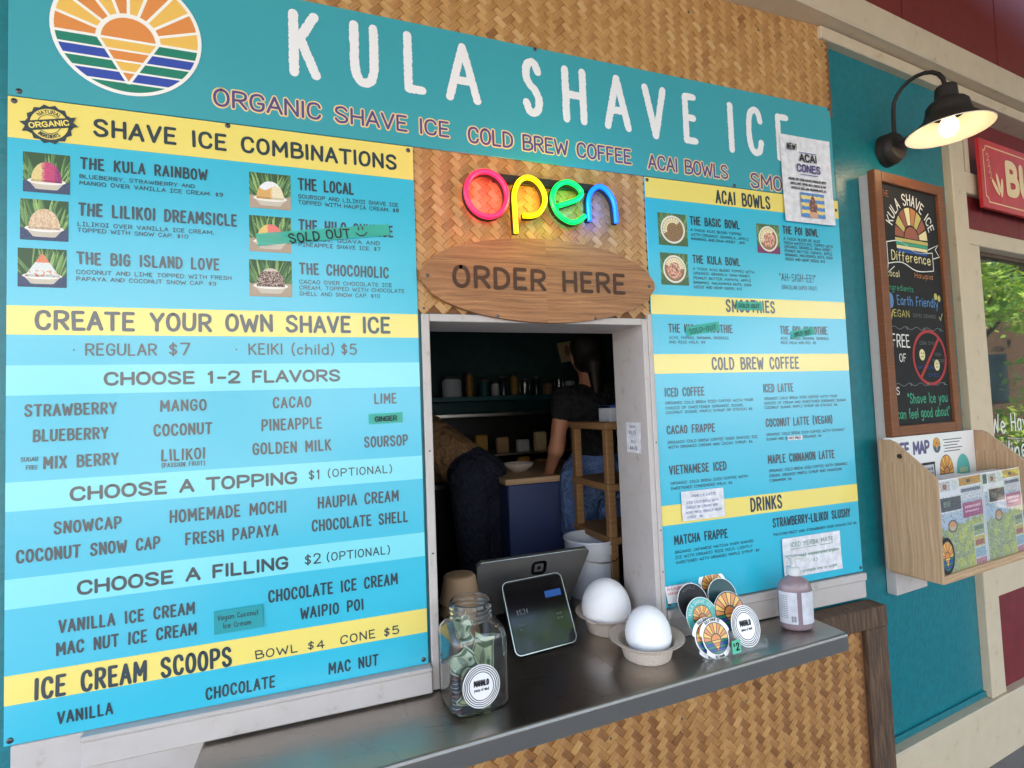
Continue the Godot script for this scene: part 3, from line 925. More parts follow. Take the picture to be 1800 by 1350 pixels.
func build_shop_front() -> void:
	var t := rthing("teal_wall", "plain teal painted wall panel behind the wall lamp and chalkboard", "wall", 0.45, GROUND, 0.0)
	rpiece(t, "wall_panel", M.teal_paint, -0.035, 0.9, 0.19, 3.13, -0.1, 0.0)
	rpiece(t, "bottom_batten", M.teal_paint, -0.03, 0.893, 0.197, 0.222, 0.0, 0.012, 0.002)
	var b := rthing("shop_front", "white trimmed maroon shop front with a wide window at the right", "shop front", 1.5, GROUND, 0.0)
	rpiece(b, "base_rail", M.white_paint, -0.10, 3.2, GROUND - 0.05, 0.195, -0.1, 0.05, 0.006)
	rpiece(b, "post", M.white_paint, 0.895, 1.02, 0.196, 3.124, -0.1, 0.036, 0.004)
	rpiece(b, "window_casing", M.white_paint, 1.0205, 1.118, 0.823, 2.364, -0.08, 0.03, 0.004)
	rpiece(b, "rail", M.white_paint, 1.0205, 3.2, 0.64, 0.822, -0.1, 0.032, 0.004)
	rpiece(b, "rail", M.white_paint, 1.0205, 3.2, 2.365, 2.445, -0.1, 0.03, 0.004)
	rpiece(b, "rail", M.white_paint, 1.0205, 3.2, 2.63, 2.74, -0.1, 0.028, 0.004)
	rpiece(b, "stud", M.white_paint, 1.062, 1.102, 2.7405, 3.124, -0.1, 0.024, 0.003)
	rpiece(b, "maroon_panel", M.maroon_paint, 1.0205, 3.2, 0.196, 0.639, -0.1, 0.012)
	rpiece(b, "maroon_panel", M.maroon_paint, 1.1185, 3.2, 0.823, 1.0, -0.1, 0.008)
	for k in 11:
		rpiece(b, "siding_board", M.maroon_paint, 1.0205 + k * 0.2, 1.0205 + k * 0.2 + 0.1985, 2.446, 2.629, -0.1, 0.006, 0.004)
	rpiece(b, "maroon_panel", M.maroon_paint, 1.0205, 1.0615, 2.741, 3.124, -0.1, 0.006)
	rpiece(b, "maroon_panel", M.maroon_paint, 1.1025, 3.2, 2.741, 3.124, -0.1, -0.07)
	rpiece(b, "trim", M.white_paint, -0.045, 3.2, 3.126, 3.180, -0.1, 0.036, 0.004)
	rpiece(b, "beam", M.white_paint, -0.75, 3.3, 3.185, 3.325, -0.1, 0.085, 0.006)
	for k in 9:
		var x0 := -0.75 + k * 0.45
		rpiece(b, "siding_board", M.red_siding, x0, x0 + 0.447, 3.326, 4.3, -0.1, 0.02 + 0.003 * (k % 2), 0.003)
	# window: frame, glass, lettering
	var wf := rb(b)
	wf.box(Vector3(2.1595, 2.354, -0.05), Vector3(2.08, 0.02, 0.05))
	wf.box(Vector3(2.1595, 1.0115, -0.05), Vector3(2.08, 0.021, 0.05))
	wf.box(Vector3(1.1295, 1.68, -0.05), Vector3(0.02, 1.32, 0.05))
	var win := put(wf, "window", M.brown_wood, b)
	var gb := rb(b)
	gb.box(Vector3(2.17, 1.683, -0.045), Vector3(2.06, 1.32, 0.006))
	put(gb, "glass_pane", M.window_glass, win)
	for a in [["We Have", 1.265, 1.405, 0.46, 0.10], ["Wine &", 1.352, 1.262, 0.40, 0.10], ["to-go", 1.350, 1.108, 0.34, 0.10]]:
		var tb := rb(b)
		write(tb, a[0], a[1], a[2], a[3], a[4], "marker", -0.0405, 1.0)
		put(tb, "window_lettering", M.chalk_white, win)
	# what lies behind the pane
	var r := rthing("shop_interior", "dim shop room behind the window of the maroon front", "room", 2.1, 0.2, -1.2)
	r.set_meta("kind", "structure")
	rpiece(r, "back_wall", M.inner_wall, 0.9, 3.3, 0.1, 2.5, -1.9, -1.85)
	rpiece(r, "floor", M.inner_floor, 0.9, 3.3, 0.1, 0.15, -1.85, -0.1)
	rpiece(r, "ceiling", M.inner_wall, 0.9, 3.3, 2.5, 2.55, -1.85, -0.1)
	rpiece(r, "side_wall", M.inner_wall, 0.9, 0.95, 0.15, 2.5, -1.85, -0.1)
	rpiece(r, "side_wall", M.inner_wall, 3.25, 3.3, 0.15, 2.5, -1.85, -0.1)
	# the hanging red sign, cut by the picture's edge
	var s := rthing("hanging_sign", "red sign with cream border and bold letters above the shop window", "sign", 1.6, 2.555, 0.06)
	var pb := rb(s)
	var pl := notched(1.116, 2.20, 2.556, 2.912, 0.0)
	pb.prism(pl, 0.045, 0.060)
	put(pb, "board", M.sign_red, s)
	var eb := rb(s)
	var inner := notched(1.150, 2.166, 2.588, 2.880, 0.028)
	for i in inner.size():
		eb.ribbon(PackedVector2Array([inner[i], inner[(i + 1) % inner.size()]]), 0.0032, 0.0606 + 0.0002 * (i % 2), 3)
	put(eb, "border", M.print_cream, s)
	var lb := rb(s)
	write(lb, "BU", 1.36, 2.645, 0.30, 0.195, "black", 0.0608, 0.95)
	put(lb, "lettering", M.print_cream, s)
	var ob := rb(s)
	for a in [[1.285, 2.70, 0.30], [1.318, 2.68, -0.15], [1.255, 2.675, 0.75]]:
		var c := Vector2(a[0], a[1])
		var leaf := PackedVector2Array()
		for k in 16:
			var q := k * TAU / 16
			leaf.append(c + Vector2(cos(q) * 0.013, sin(q) * 0.052).rotated(a[2]))
		ob.prism(leaf, 0.0606, 0.0612)
	put(ob, "leaf_ornament", M.print_cream, s)
	var ob2 := rb(s)
	for k in 5:
		poly_line(ob2, [Vector2(1.178 + k * 0.006, 2.83 - k * 0.03), Vector2(1.19 + k * 0.006, 2.842 - k * 0.03), Vector2(1.202 + k * 0.006, 2.83 - k * 0.03), Vector2(1.194 + k * 0.006, 2.818 - k * 0.03)], 0.0016, 0.0606, true)
	put(ob2, "scroll_ornament", M.print_cream, s)

func notched(x0: float, x1: float, y0: float, y1: float, r: float) -> PackedVector2Array:
	if r <= 0.0:
		return PackedVector2Array([Vector2(x0, y0), Vector2(x1, y0), Vector2(x1, y1), Vector2(x0, y1)])
	var out := PackedVector2Array()
	for c in [[x0, y0, 1, 1, 90.0], [x1, y0, -1, 1, 180.0], [x1, y1, -1, -1, 270.0], [x0, y1, 1, -1, 0.0]]:
		for k in 5:
			var a := deg_to_rad(c[4] - k * 22.5)
			out.append(Vector2(c[0], c[1]) + Vector2(cos(a), sin(a)) * r)
	return out

func build_room() -> void:
	var r := Node3D.new()
	r.name = "room"
	add_child(r)
	tag(r, "dark inside of the shave ice stand", "", "", "structure")
	wpiece(r, "floor", M.inner_floor, -0.1, 3.4, 0.20, 0.30, -2.7, -0.205)
	wpiece(r, "ceiling", M.inner_wall, -0.1, 3.4, 2.55, 2.62, -2.7, -0.205)
	wpiece(r, "wall_back", M.inner_wall, -0.1, 3.4, 0.301, 2.549, -2.75, -2.6)
	wpiece(r, "wall_left", M.inner_wall, -0.15, -0.1, 0.301, 2.549, -2.6, -0.205)
	wpiece(r, "wall_right", M.inner_wall, 3.4, 3.45, 0.301, 2.549, -2.6, -0.30)
	wpiece(r, "wall_front", M.inner_wall, 2.736, 3.4, 0.301, 2.549, -0.36, -0.30)
	wpiece(r, "wall_front", M.inner_wall, -0.1, 0.98, 0.301, 2.549, -0.215, -0.2055)
	wpiece(r, "wall_front", M.inner_wall, 1.78, 2.736, 0.301, 2.549, -0.215, -0.2055)

func build_outside() -> void:
	var p := thing("unseen_porch_roof", "unseen wide porch roof sized to shade the stand from above", "roof", Vector3(2.5, 3.95, 1.2))  # unseen; depth, reach and pale ceiling chosen to shape light on the front
	wpiece(p, "ceiling", M.ceiling_paint, -2.6, 12.5, 3.9, 3.98, -0.0, 4.3)
	wpiece(p, "fascia", M.red_siding, -2.6, 12.5, 3.60, 4.05, 4.301, 4.36)
	for k in 12:
		wpiece(p, "rafter", M.ceiling_paint, -2.4 + k * 1.2, -2.3 + k * 1.2, 3.76, 3.899, 0.09, 4.3)
	for x in [-2.5, 2.6, 7.4, 12.3]:
		wpiece(p, "post", M.white_paint, x, x + 0.12, GROUND, 3.899, 4.1, 4.22, 0.005)
	var m := thing("building_roof", "roof slab over the stand and the shop", "roof", Vector3(2.5, 4.3, -2))
	wpiece(m, "slab", M.red_siding, -3.5, 8.0, 4.31, 4.45, -5.0, 0.15)
	# across the lane
	var h := thing("added_pale_building", "unseen pale plastered building added across the lane to reflect in the menu boards", "building", Vector3(-5, GROUND, 13))  # unseen; added for its bright reflection on the left menu board
	wpiece(h, "wall", M.far_wall, -16, 0.5, GROUND, 5.2, 12.0, 14.0)
	wpiece(h, "cornice", M.far_trim, -16.2, 0.7, 5.2, 5.5, 11.8, 14.2)
	for k in 5:
		var x0 := -14.6 + k * 3.1
		var wd := wpiece(h, "window", M.far_trim, x0, x0 + 1.5, 1.0, 3.0, 11.94, 11.999)
		wpiece(h, "pane", M.far_glass, x0 + 0.08, x0 + 1.42, 1.08, 2.92, 11.92, 11.9395).reparent(wd)
	var rg := RandomNumberGenerator.new()
	rg.seed = 5
	tree("lane_tree", "leafy tree standing opposite the serving window", Vector3(3.4, GROUND, 10.0), 6.0, 2.4, rg)
	tree("lane_tree", "leafy tree farther along the lane", Vector3(8.6, GROUND, 9.0), 6.5, 2.6, rg)
	tree("lane_tree", "sunlit tree mirrored in the shop window", Vector3(15.0, GROUND, 3.6), 5.2, 2.1, rg)
	tree("lane_tree", "tall tree at the end of the lane", Vector3(21.0, GROUND, 6.5), 7.0, 3.0, rg)
	for a in [[10.4, 2.2, 1.35, "tallest sunlit shrub in the hedge mirrored in the shop window"], [12.0, 2.4, 0.9, "lowest sunlit shrub in the hedge mirrored in the shop window"], [13.0, 1.5, 1.15, "shrub of the mirrored hedge nearest the shop wall"]]:
		shrub(Vector3(a[0], GROUND, a[1]), a[2], rg, a[3])
	var e := thing("added_end_building", "unseen brown timber building added at the lane end to darken the window reflection", "building", Vector3(27, GROUND, 5))  # unseen; added so the shop window mirrors a dark wall, not bright sky
	wpiece(e, "wall", M.brown_upright, 25.0, 29.0, GROUND, 6.0, -4.0, 16.0)
	wpiece(e, "roof", M.far_trim, 24.4, 29.5, 6.0, 6.25, -4.5, 16.5)
	for k in 4:
		wpiece(e, "window", M.far_glass, 24.96, 24.999, 1.2, 2.9, -2.0 + k * 3.6, -0.2 + k * 3.6)

func leaves(b: MB, c: Vector3, r: Vector3, count: int, size: float, rg: RandomNumberGenerator) -> void:
	for k in count:
		var d := Vector3(rg.randfn(), rg.randfn(), rg.randfn()).normalized() * pow(rg.randf(), 0.45)
		var p := c + d * r
		var t := Basis.from_euler(Vector3(rg.randf() * TAU, rg.randf() * TAU, rg.randf() * TAU))
		var s := size * rg.randf_range(0.6, 1.2)
		b.quad(p + t * Vector3(-s, 0, 0), p + t * Vector3(0, -s * 0.4, 0), p + t * Vector3(s, 0, s * 0.2), p + t * Vector3(0, s * 0.4, 0))

func tree(called: String, label: String, at: Vector3, h: float, r: float, rg: RandomNumberGenerator) -> void:
	var o := thing(called, label, "tree", at, "trees along the lane")
	var t := MB.new()
	t.tube([Vector3(0, -0.1, 0), Vector3(0.05, h * 0.2, 0.04), Vector3(-0.05, h * 0.42, 0.02), Vector3(0.03, h * 0.62, 0)], [0.2, 0.16, 0.13, 0.07], 9)
	put(t, "trunk", M.bark, o)
	var hubs := []
	for k in 7:
		var a := k * TAU / 7 + rg.randf() * 0.6
		var e := Vector3(cos(a) * r * 0.62, h * rg.randf_range(0.55, 0.86), sin(a) * r * 0.62)
		var l := MB.new()
		l.tube([Vector3(0, h * 0.38, 0.02), e * Vector3(0.5, 0.8, 0.5), e], [0.08, 0.05, 0.02], 6)
		put(l, "limb", M.bark, o)
		hubs.append(e)
	hubs.append(Vector3(0, h * 0.9, 0))
	for mi in 3:
		var b := MB.new()
		for e: Vector3 in hubs:
			for q in 4:
				var c := e + Vector3(rg.randfn(), rg.randfn() * 0.7, rg.randfn()) * r * 0.22
				leaves(b, c, Vector3(1, 0.7, 1) * r * 0.26, 34, 0.13, rg)
		put(b, "crown", M[["leaf_a", "leaf_b", "leaf_c"][mi]], o)

func shrub(at: Vector3, s: float, rg: RandomNumberGenerator, label: String) -> void:
	var o := thing("lane_shrub", label, "shrub", at, "shrubs along the lane")
	var t := MB.new()
	for k in 5:
		t.tube([Vector3(0, -0.05, 0), Vector3(cos(k * 1.3) * 0.3, 0.9, sin(k * 1.3) * 0.3) * s], [0.03, 0.012], 5)
	put(t, "stem", M.bark, o)
	for mi in 2:
		var b := MB.new()
		for q in 12:
			leaves(b, Vector3(rg.randfn() * 0.4, 0.85 + rg.randfn() * 0.28, rg.randfn() * 0.4) * s, Vector3.ONE * 0.3 * s, 32, 0.10, rg)
		put(b, "foliage", M[["leaf_b", "leaf_a"][mi]], o)

# ---------------------------------------------------------------- printed pictures

func logo_pixel(x: float, y: float, line: Color, ring: Color) -> Color:
	var orange := s8(224, 142, 74)
	var yellow := s8(238, 190, 92)
	var green := s8(30, 128, 104)
	var blue := s8(52, 78, 168)
	var r := sqrt(x * x + y * y)
	if r > 0.945:
		return ring
	var hy := -0.12
	if y > hy:
		var dx := x
		var dy := y - hy
		var d := sqrt(dx * dx + dy * dy)
		if d < 0.36: return orange if dy > 0.02 else line
		if d < 0.43: return line
		var a := rad_to_deg(atan2(dy, dx))
		var k := a / 18.0
		var off := absf(k - roundf(k)) * deg_to_rad(18.0) * d
		if off < 0.022 or dy < 0.022: return line
		return yellow if int(floorf(k)) % 2 == 0 else orange
	var t := (hy - y) / 0.168
	var band := int(floorf(t))
	var fr := t - band
	var half := 0.40 * (1.0 - (hy - y) / 0.70)
	var edge := absf(x) - half
	if half > -0.05 and absf(edge) < 0.024 and half > 0.0: return line
	if fr < 0.13 or fr > 0.93: return line
	if half > 0.0 and edge < 0.0:
		return yellow if band % 2 == 0 else orange
	return green if band % 2 == 0 else blue

func logo_tex(size: int, line: Color, ring: Color) -> ImageTexture:
	var im := Image.create(size, size, false, Image.FORMAT_RGB8)
	for j in size:
		for i in size:
			im.set_pixel(i, j, logo_pixel((i + 0.5) / size * 2.0 - 1.0, 1.0 - (j + 0.5) / size * 2.0, line, ring))
	return ImageTexture.create_from_image(im)

func picture(called: String, t: Texture2D, rough := 0.4) -> StandardMaterial3D:
	var m := mat(called, Color.WHITE, rough)
	m.albedo_texture = t
	m.texture_repeat = false
	return m

func food_tex(kind: int) -> ImageTexture:
	var n := 144
	var im := Image.create(n, n, false, Image.FORMAT_RGB8)
	var f := FastNoiseLite.new()
	f.seed = 60 + kind
	f.frequency = 0.06
	var rg := RandomNumberGenerator.new()
	rg.seed = 300 + kind
	im.fill(s8(52, 84, 50))
	for k in 60:                                   # leaf blades fanning out
		var p := Vector2(n * rg.randf_range(-0.1, 1.1), n * rg.randf_range(0.55, 0.85))
		var d := Vector2.UP.rotated((p.x / n - 0.5) * rg.randf_range(0.6, 2.2) + rg.randf_range(-0.35, 0.35))
		var col := s8(44, 88, 44).lerp(s8(150, 184, 104), rg.randf())
		var len := rg.randf_range(0.5, 1.0) * n
		var wd := rg.randf_range(1.5, 4.5)
		for s in int(len):
			var q := p + d * s + Vector2(0, s * s * 0.0006)
			var half := wd * sin(PI * clampf(s / len, 0.02, 1.0)) 
			for t in range(-int(half) - 1, int(half) + 2):
				var u := q + d.orthogonal() * t
				if u.x >= 0 and u.y >= 0 and u.x < n and u.y < n and absf(t) <= half + 0.3:
					im.set_pixel(int(u.x), int(u.y), col.lightened(0.12) if t > 0 else col)
	for j in n:
		for i in n:
			var x := (i + 0.5) / n * 2.0 - 1.0
			var y := 1.0 - (j + 0.5) / n * 2.0
			var c: Color
			var nz := f.get_noise_2d(i, j)
			var nf := f.get_noise_2d(i * 3.0 + 400, j * 3.0)
			if kind < 6:
				c = im.get_pixel(i, j)             # the leaves, a table below
				if y < (-0.28 if kind >= 3 else -0.42) + nz * 0.08:
					c = (s8(60, 72, 104) if kind < 3 else s8(176, 156, 134)).lightened(0.12 * sin(j * 1.4 + nz * 4.0) + 0.1 * nf)
				# bowl
				var ry := -0.42
				var bw := 0.78
				if y < ry + 0.02 and y > ry - 0.42:
					var k := (ry - y) / 0.42
					var half := bw * (1.0 - 0.42 * k)
					if absf(x) < half and y > ry - 0.42 + 0.10 * (x * x):
						c = s8(214, 204, 186).darkened(0.05 + 0.06 * absf(nf))
				var e := (x * x) / (bw * bw + 0.06) + pow((y - ry) / 0.17, 2.0)
				if e < 1.0:
					c = s8(236, 230, 220)
				# the mound
				var mx := x / 0.66
				var my := (y + 0.40) / (0.96 if kind != 2 else 1.10)
				var inside := my > -0.06 and mx * mx + my * my < 1.0
				if kind == 2:
					inside = my > -0.06 and absf(mx) < 1.06 * (1.0 - my * 0.92)
				if inside:
					match kind:
						0: c = s8(226, 202, 132).lerp(s8(196, 62, 110), smoothstep(-0.25, -0.05, x + nz * 0.12)).lerp(s8(140, 40, 104), smoothstep(0.25, 0.5, x + nz * 0.1))
						1: c = s8(206, 168, 128).lerp(s8(232, 208, 176), clampf(sin(x * 22.0 + nz * 5.0) * 0.4 + 0.5, 0, 1))
						2: c = s8(222, 228, 224).lerp(s8(226, 132, 98), 1.0 if (my > 0.62 or (nz > 0.18 and my < 0.25)) else 0.0)
						3: c = s8(220, 168, 92).lerp(s8(238, 224, 186), smoothstep(-0.05, 0.15, x)) if my < 0.6 + 0.14 * sin(x * 6.0) else s8(240, 240, 240)
						4: c = s8(232, 196, 110).lerp(s8(236, 120, 112), smoothstep(-0.2, -0.05, x))
						5: c = s8(74, 44, 34).lerp(s8(214, 196, 180), 1.0 if nf > 0.2 or my > 0.82 else clampf(nz + 0.25, 0, 1))
					c = c.lightened(0.16 * nf + 0.06) if nf > 0.0 else c.darkened(-0.22 * nf)
					if my < 0.05: c = c.darkened(0.14)
			else:
				c = im.get_pixel(i, j).lerp(s8(110, 140, 84), 0.35)
				if kind == 8 and y < -0.5: c = s8(120, 52, 96)
				var r := sqrt(x * x * 1.12 + y * y * 1.02)
				if r < 0.88: c = s8(228, 222, 208)
				if r < 0.76:
					c = s8(172, 140, 92).lerp(s8(110, 78, 54), clampf(nf * 1.2 + 0.5, 0, 1))
					if kind != 6 and nz > -0.1 and r < 0.6:
						c = s8(226, 110, 84).lerp(s8(240, 232, 220), clampf(nf * 1.6 + 0.4, 0, 1))
					# slices laid round the rim
					var a := atan2(y, x) - (2.2 if kind != 7 else 1.4)
					a = wrapf(a, -PI, PI)
					if absf(a) < 1.35 and r > 0.42:
						var u := a / 0.27
						if absf(u - roundf(u)) < 0.44 and absf(r - 0.58) < 0.15:
							c = s8(238, 228, 186) if absf(r - 0.58) > 0.05 else s8(228, 212, 158)
			im.set_pixel(i, j, c)
	return ImageTexture.create_from_image(im)

func photo(o: Node3D, m: Material, x0: float, x1: float, y0: float, y1: float, z: float, called := "food_photo") -> MeshInstance3D:
	var b := wb(o)
	b.quad(Vector3(x0, y0, z), Vector3(x1, y0, z), Vector3(x1, y1, z), Vector3(x0, y1, z))
	return put(b, called, m, o)

func band(o: Node3D, m: Material, x0: float, x1: float, y0: float, y1: float, z: float, called := "band") -> void:
	var b := wb(o)
	b.quad(Vector3(x0, y0, z), Vector3(x1, y0, z), Vector3(x1, y1, z), Vector3(x0, y1, z))
	put(b, called, m, o)

func screw(o: Node3D, x: float, y: float, r := 0.007) -> void:
	var b := wb(o)
	b.lathe_at(Vector3(x, y, 0.0002), r, 14)
	var s := put(b, "screw", M.screw_metal, o)
	var sl := wb(o)
	sl.box(Vector3(x, y, r * 0.5), Vector3(r * 1.1, r * 0.22, r * 0.10))
	sl.box(Vector3(x, y, r * 0.51), Vector3(r * 0.22, r * 1.1, r * 0.10))
	var q := put(sl, "slot", M.black_plastic, o)
	q.reparent(s)

func texts(o: Node3D, list: Array, m: Material) -> void:
	for a in list:
		for w in (words_of(a[0], a[1], a[3], a[4], a[5]) if a[4] > 0.02 else [[a[0], a[1], a[3]]]):
			var b := wb(o)
			write(b, w[0], w[1], a[2], w[2], a[4], a[5], 0.0011)
			put(b, "word" if a[4] > 0.02 else "lettering", m, o)

func build_boards() -> void:
	# header sign
	var h := thing("header_sign", "long teal header sign with tall white brush letters and round sunrise logo", "sign", Vector3(1.36, 2.441, 0))
	wpiece(h, "panel", M.sign_teal, 0.0, 2.712, 2.4425, 2.834, -0.005, 0.0, 0.0012)
	var lg := wb(h)
	lg.disc(Vector2(0.2485, 2.647), 0.1665, 0.1665, 0.0012, 64)
	put(lg, "logo", picture("logo_print", logo_tex(512, s8(242, 240, 232), s8(242, 240, 234)), 0.36), h)
	for a in SIGN_TEXT:
		if a[5] == "x":
			var b := wb(h)
			brush_letter(b, a[0], a[1], a[2], a[3], a[4], 0.0010)
			put(b, "letter", M.print_white, h)
		else:
			for w in words_of(a[0], a[1], a[3], a[4], "sub"):
				var b := wb(h)
				write(b, w[0], w[1] - 0.004, a[2] - 0.004, w[2] + 0.008, a[4] + 0.008, "sub", 0.0005, 1.75)
				var ol := put(b, "word_outline", M.print_cream, h)
				var c := wb(h)
				write(c, w[0], w[1], a[2], w[2], a[4], "sub", 0.0011, 1.05)
				put(c, "word", M.print_purple, h)
	for p in [[0.022, 2.455], [1.391, 2.828], [2.704, 2.826], [2.19, 2.449]]:
		screw(h, p[0], p[1])

	# the large menu on the left
	var l := thing("menu_board", "large left menu board listing shave ice combinations, flavors and scoops", "menu board", Vector3(0.488, 0.907, 0), "menu boards")
	wpiece(l, "panel", M.menu_blue, 0.0, 0.976, 0.907, 2.4405, -0.005, 0.0, 0.0012)
	for a in [[2.3374, 2.4395], [1.8574, 1.9278], [0.9974, 1.0646]]:
		band(l, M.yellow, 0.001, 0.975, a[0], a[1], 0.0005, "yellow_band")
	for a in [[1.7118, 1.7838], [1.4398, 1.5078], [1.2150, 1.2838]]:
		band(l, M.menu_light, 0.001, 0.975, a[0], a[1], 0.0005, "light_band")
	texts(l, LEFT_TEXT, M.print_dark)
	var ph := [[0.0309, 0.1241, 2.2069, 2.3059], [0.0258, 0.1210, 2.0886, 2.1893], [0.0217, 0.1175, 1.9734, 2.0680], [0.5258, 0.6302, 2.2127, 2.3122], [0.5241, 0.6293, 2.0914, 2.1914], [0.5225, 0.6290, 1.9677, 2.0686]]
	var tell := ["photo of a pink and yellow mound in a bowl", "photo of a tan mound in a bowl", "photo of a pale pointed mound with fruit", "photo of a yellow mound with white cream", "photo of a red and yellow mound", "photo of a dark chocolate mound"]
	for k in 6:
		photo(l, picture("food_%d" % k, food_tex(k)), ph[k][0], ph[k][1], ph[k][2], ph[k][3], 0.0008).set_meta("label", tell[k])
	badge(l, Vector2(0.083, 2.380))
	for p in [[0.013, 2.429], [0.475, 2.434], [0.961, 2.428], [0.962, 0.921], [0.012, 0.919]]:
		screw(l, p[0], p[1])

	# the menu on the right
	var r := thing("menu_board", "right menu board listing acai bowls, smoothies, cold brew coffee and drinks", "menu board", Vector3(2.255, 0.932, 0), "menu boards")
	wpiece(r, "panel", M.menu_blue, 1.7912, 2.72, 0.932, 2.4405, -0.005, 0.0, 0.0012)
	for a in [[2.3654, 2.4395], [1.9478, 2.0174], [1.7374, 1.8062], [1.2110, 1.2798]]:
		band(r, M.yellow, 1.7922, 2.719, a[0], a[1], 0.0005, "yellow_band")
	texts(r, RIGHT_TEXT, M.print_dark)
	var pr := [[1.8382, 1.9624, 2.1980, 2.3154], [1.8401, 1.9575, 2.0546, 2.1705], [2.2825, 2.3951, 2.1967, 2.3110]]
	for k in 3:
		photo(r, picture("food_%d" % (6 + k), food_tex(6 + k)), pr[k][0], pr[k][1], pr[k][2], pr[k][3], 0.0008).set_meta("label", ["photo of a granola bowl on leaves", "photo of a fruit bowl with banana slices", "photo of a fruit bowl on purple cloth"][k])
	for p in [[1.802, 2.429], [1.805, 0.945], [2.708, 0.948], [2.706, 2.40]]:
		screw(r, p[0], p[1])

# one tall letter painted with a dry brush
func brush_letter(b: MB, ch: String, x: float, y: float, w: float, h: float, z: float) -> void:
	var hw := h * 0.066
	var k := 0
	for s: PackedVector2Array in glyph_strokes(ch):
		var ps := PackedVector2Array()
		var dense := PackedVector2Array()
		for p in s:
			ps.append(Vector2(x + hw + p.x * (w - 2 * hw), y + hw + p.y * (h - 2 * hw)))
		for i in ps.size() - 1:
			var m := maxi(1, int(ps[i].distance_to(ps[i + 1]) / 0.004))
			for q in m:
				dense.append(ps[i].lerp(ps[i + 1], float(q) / m))
		dense.append(ps[ps.size() - 1])
		b.ribbon(dense, hw, z + 0.0001 * k, 5, h * 0.007, rng)
		k += 1

func badge(o: Node3D, c: Vector2) -> void:
	var g := wb(o)
	var poly := PackedVector2Array()
	for k in 28:
		var a := k * TAU / 28
		poly.append(c + Vector2(cos(a), sin(a)) * (0.050 if k % 2 == 0 else 0.0445))
	g.prism(poly, 0.0010, 0.0014)
	var bd := put(g, "badge", M.print_dark, o)
	var y := wb(o)
	y.disc(c, 0.0385, 0.0385, 0.0019, 36)
	put(y, "badge_field", M.yellow, o).reparent(bd)
	var ring := wb(o)
	for k in 32:
		var a := k * TAU / 32
		var a2 := (k + 1) * TAU / 32
		ring.ribbon(PackedVector2Array([c + Vector2(cos(a), sin(a)) * 0.0235, c + Vector2(cos(a2), sin(a2)) * 0.0235]), 0.0008, 0.0022 + 0.0002 * (k % 2), 2)
	write_arc(ring, "NATURAL", c, 0.0268, 0.0, 0.0085, 1.15, "bold", 0.0023)
	write_arc(ring, "INGREDIENTS", c, 0.0352, PI, 0.0085, 0.92, "bold", 0.0023, true)
	put(ring, "badge_lettering", M.print_dark, o).reparent(bd)
	var bn := wb(o)
	var t := Transform3D(Basis(Vector3(0, 0, 1), 0.22), Vector3(c.x, c.y, 0))
	bn.xf = bn.xf * t
	bn.prism(PackedVector2Array([Vector2(-0.058, -0.012), Vector2(0.058, -0.012), Vector2(0.049, 0.0), Vector2(0.058, 0.012), Vector2(-0.058, 0.012), Vector2(-0.049, 0.0)]), 0.0026, 0.0030)
	put(bn, "badge_banner", M.print_dark, o).reparent(bd)
	var bt := wb(o)
	bt.xf = bt.xf * t
	write(bt, "ORGANIC", -0.042, -0.0075, 0.084, 0.015, "bold", 0.0034)
	put(bt, "banner_lettering", M.yellow, o).reparent(bd)

# ---------------------------------------------------------------- woven bamboo matting: every float of the twill is a bowed strip

var strip_mesh: Array = []

func make_strips(w: float) -> void:
	strip_mesh.clear()
	for kind in 9:
		var b := MB.new()
		var len := w * 2.0
		var hw := w * 0.485
		var prof := [[-0.53, -0.0022], [-0.44, 0.0004], [-0.22, 0.0014], [0.22, 0.0014], [0.44, 0.0004], [0.53, -0.0022]]
		for i in prof.size() - 1:
			var a: Array = prof[i]
			var c: Array = prof[i + 1]
			b.quad(Vector3(a[0] * len, -hw, a[1]), Vector3(c[0] * len, -hw, c[1]), Vector3(c[0] * len, hw, c[1]), Vector3(a[0] * len, hw, a[1]), [Vector2(a[0] + 0.5, 1), Vector2(c[0] + 0.5, 1), Vector2(c[0] + 0.5, 0), Vector2(a[0] + 0.5, 0)])
			for sg in [-1.0, 1.0]:
				b.face([Vector3(a[0] * len, hw * sg, a[1]), Vector3(c[0] * len, hw * sg, c[1]), Vector3(c[0] * len, hw * sg, -0.003), Vector3(a[0] * len, hw * sg, -0.003)], Vector3(0, sg, 0))
		var m := b.mesh()
		m.surface_set_material(0, M["bamboo_%d" % kind])
		strip_mesh.append(m)

func seen_size(p: Vector3) -> float:   # how large a strip shows; 0 outside the picture
	var q := cam.transform.affine_inverse() * p
	if q.z > -0.1: return 0.0
	var k := 1.0 / (-q.z * tan(deg_to_rad(36.38)))
	var x := q.x * k / 1.3333
	var y := q.y * k
	return k if absf(x) < 1.0 and absf(y) < 1.0 else 0.0

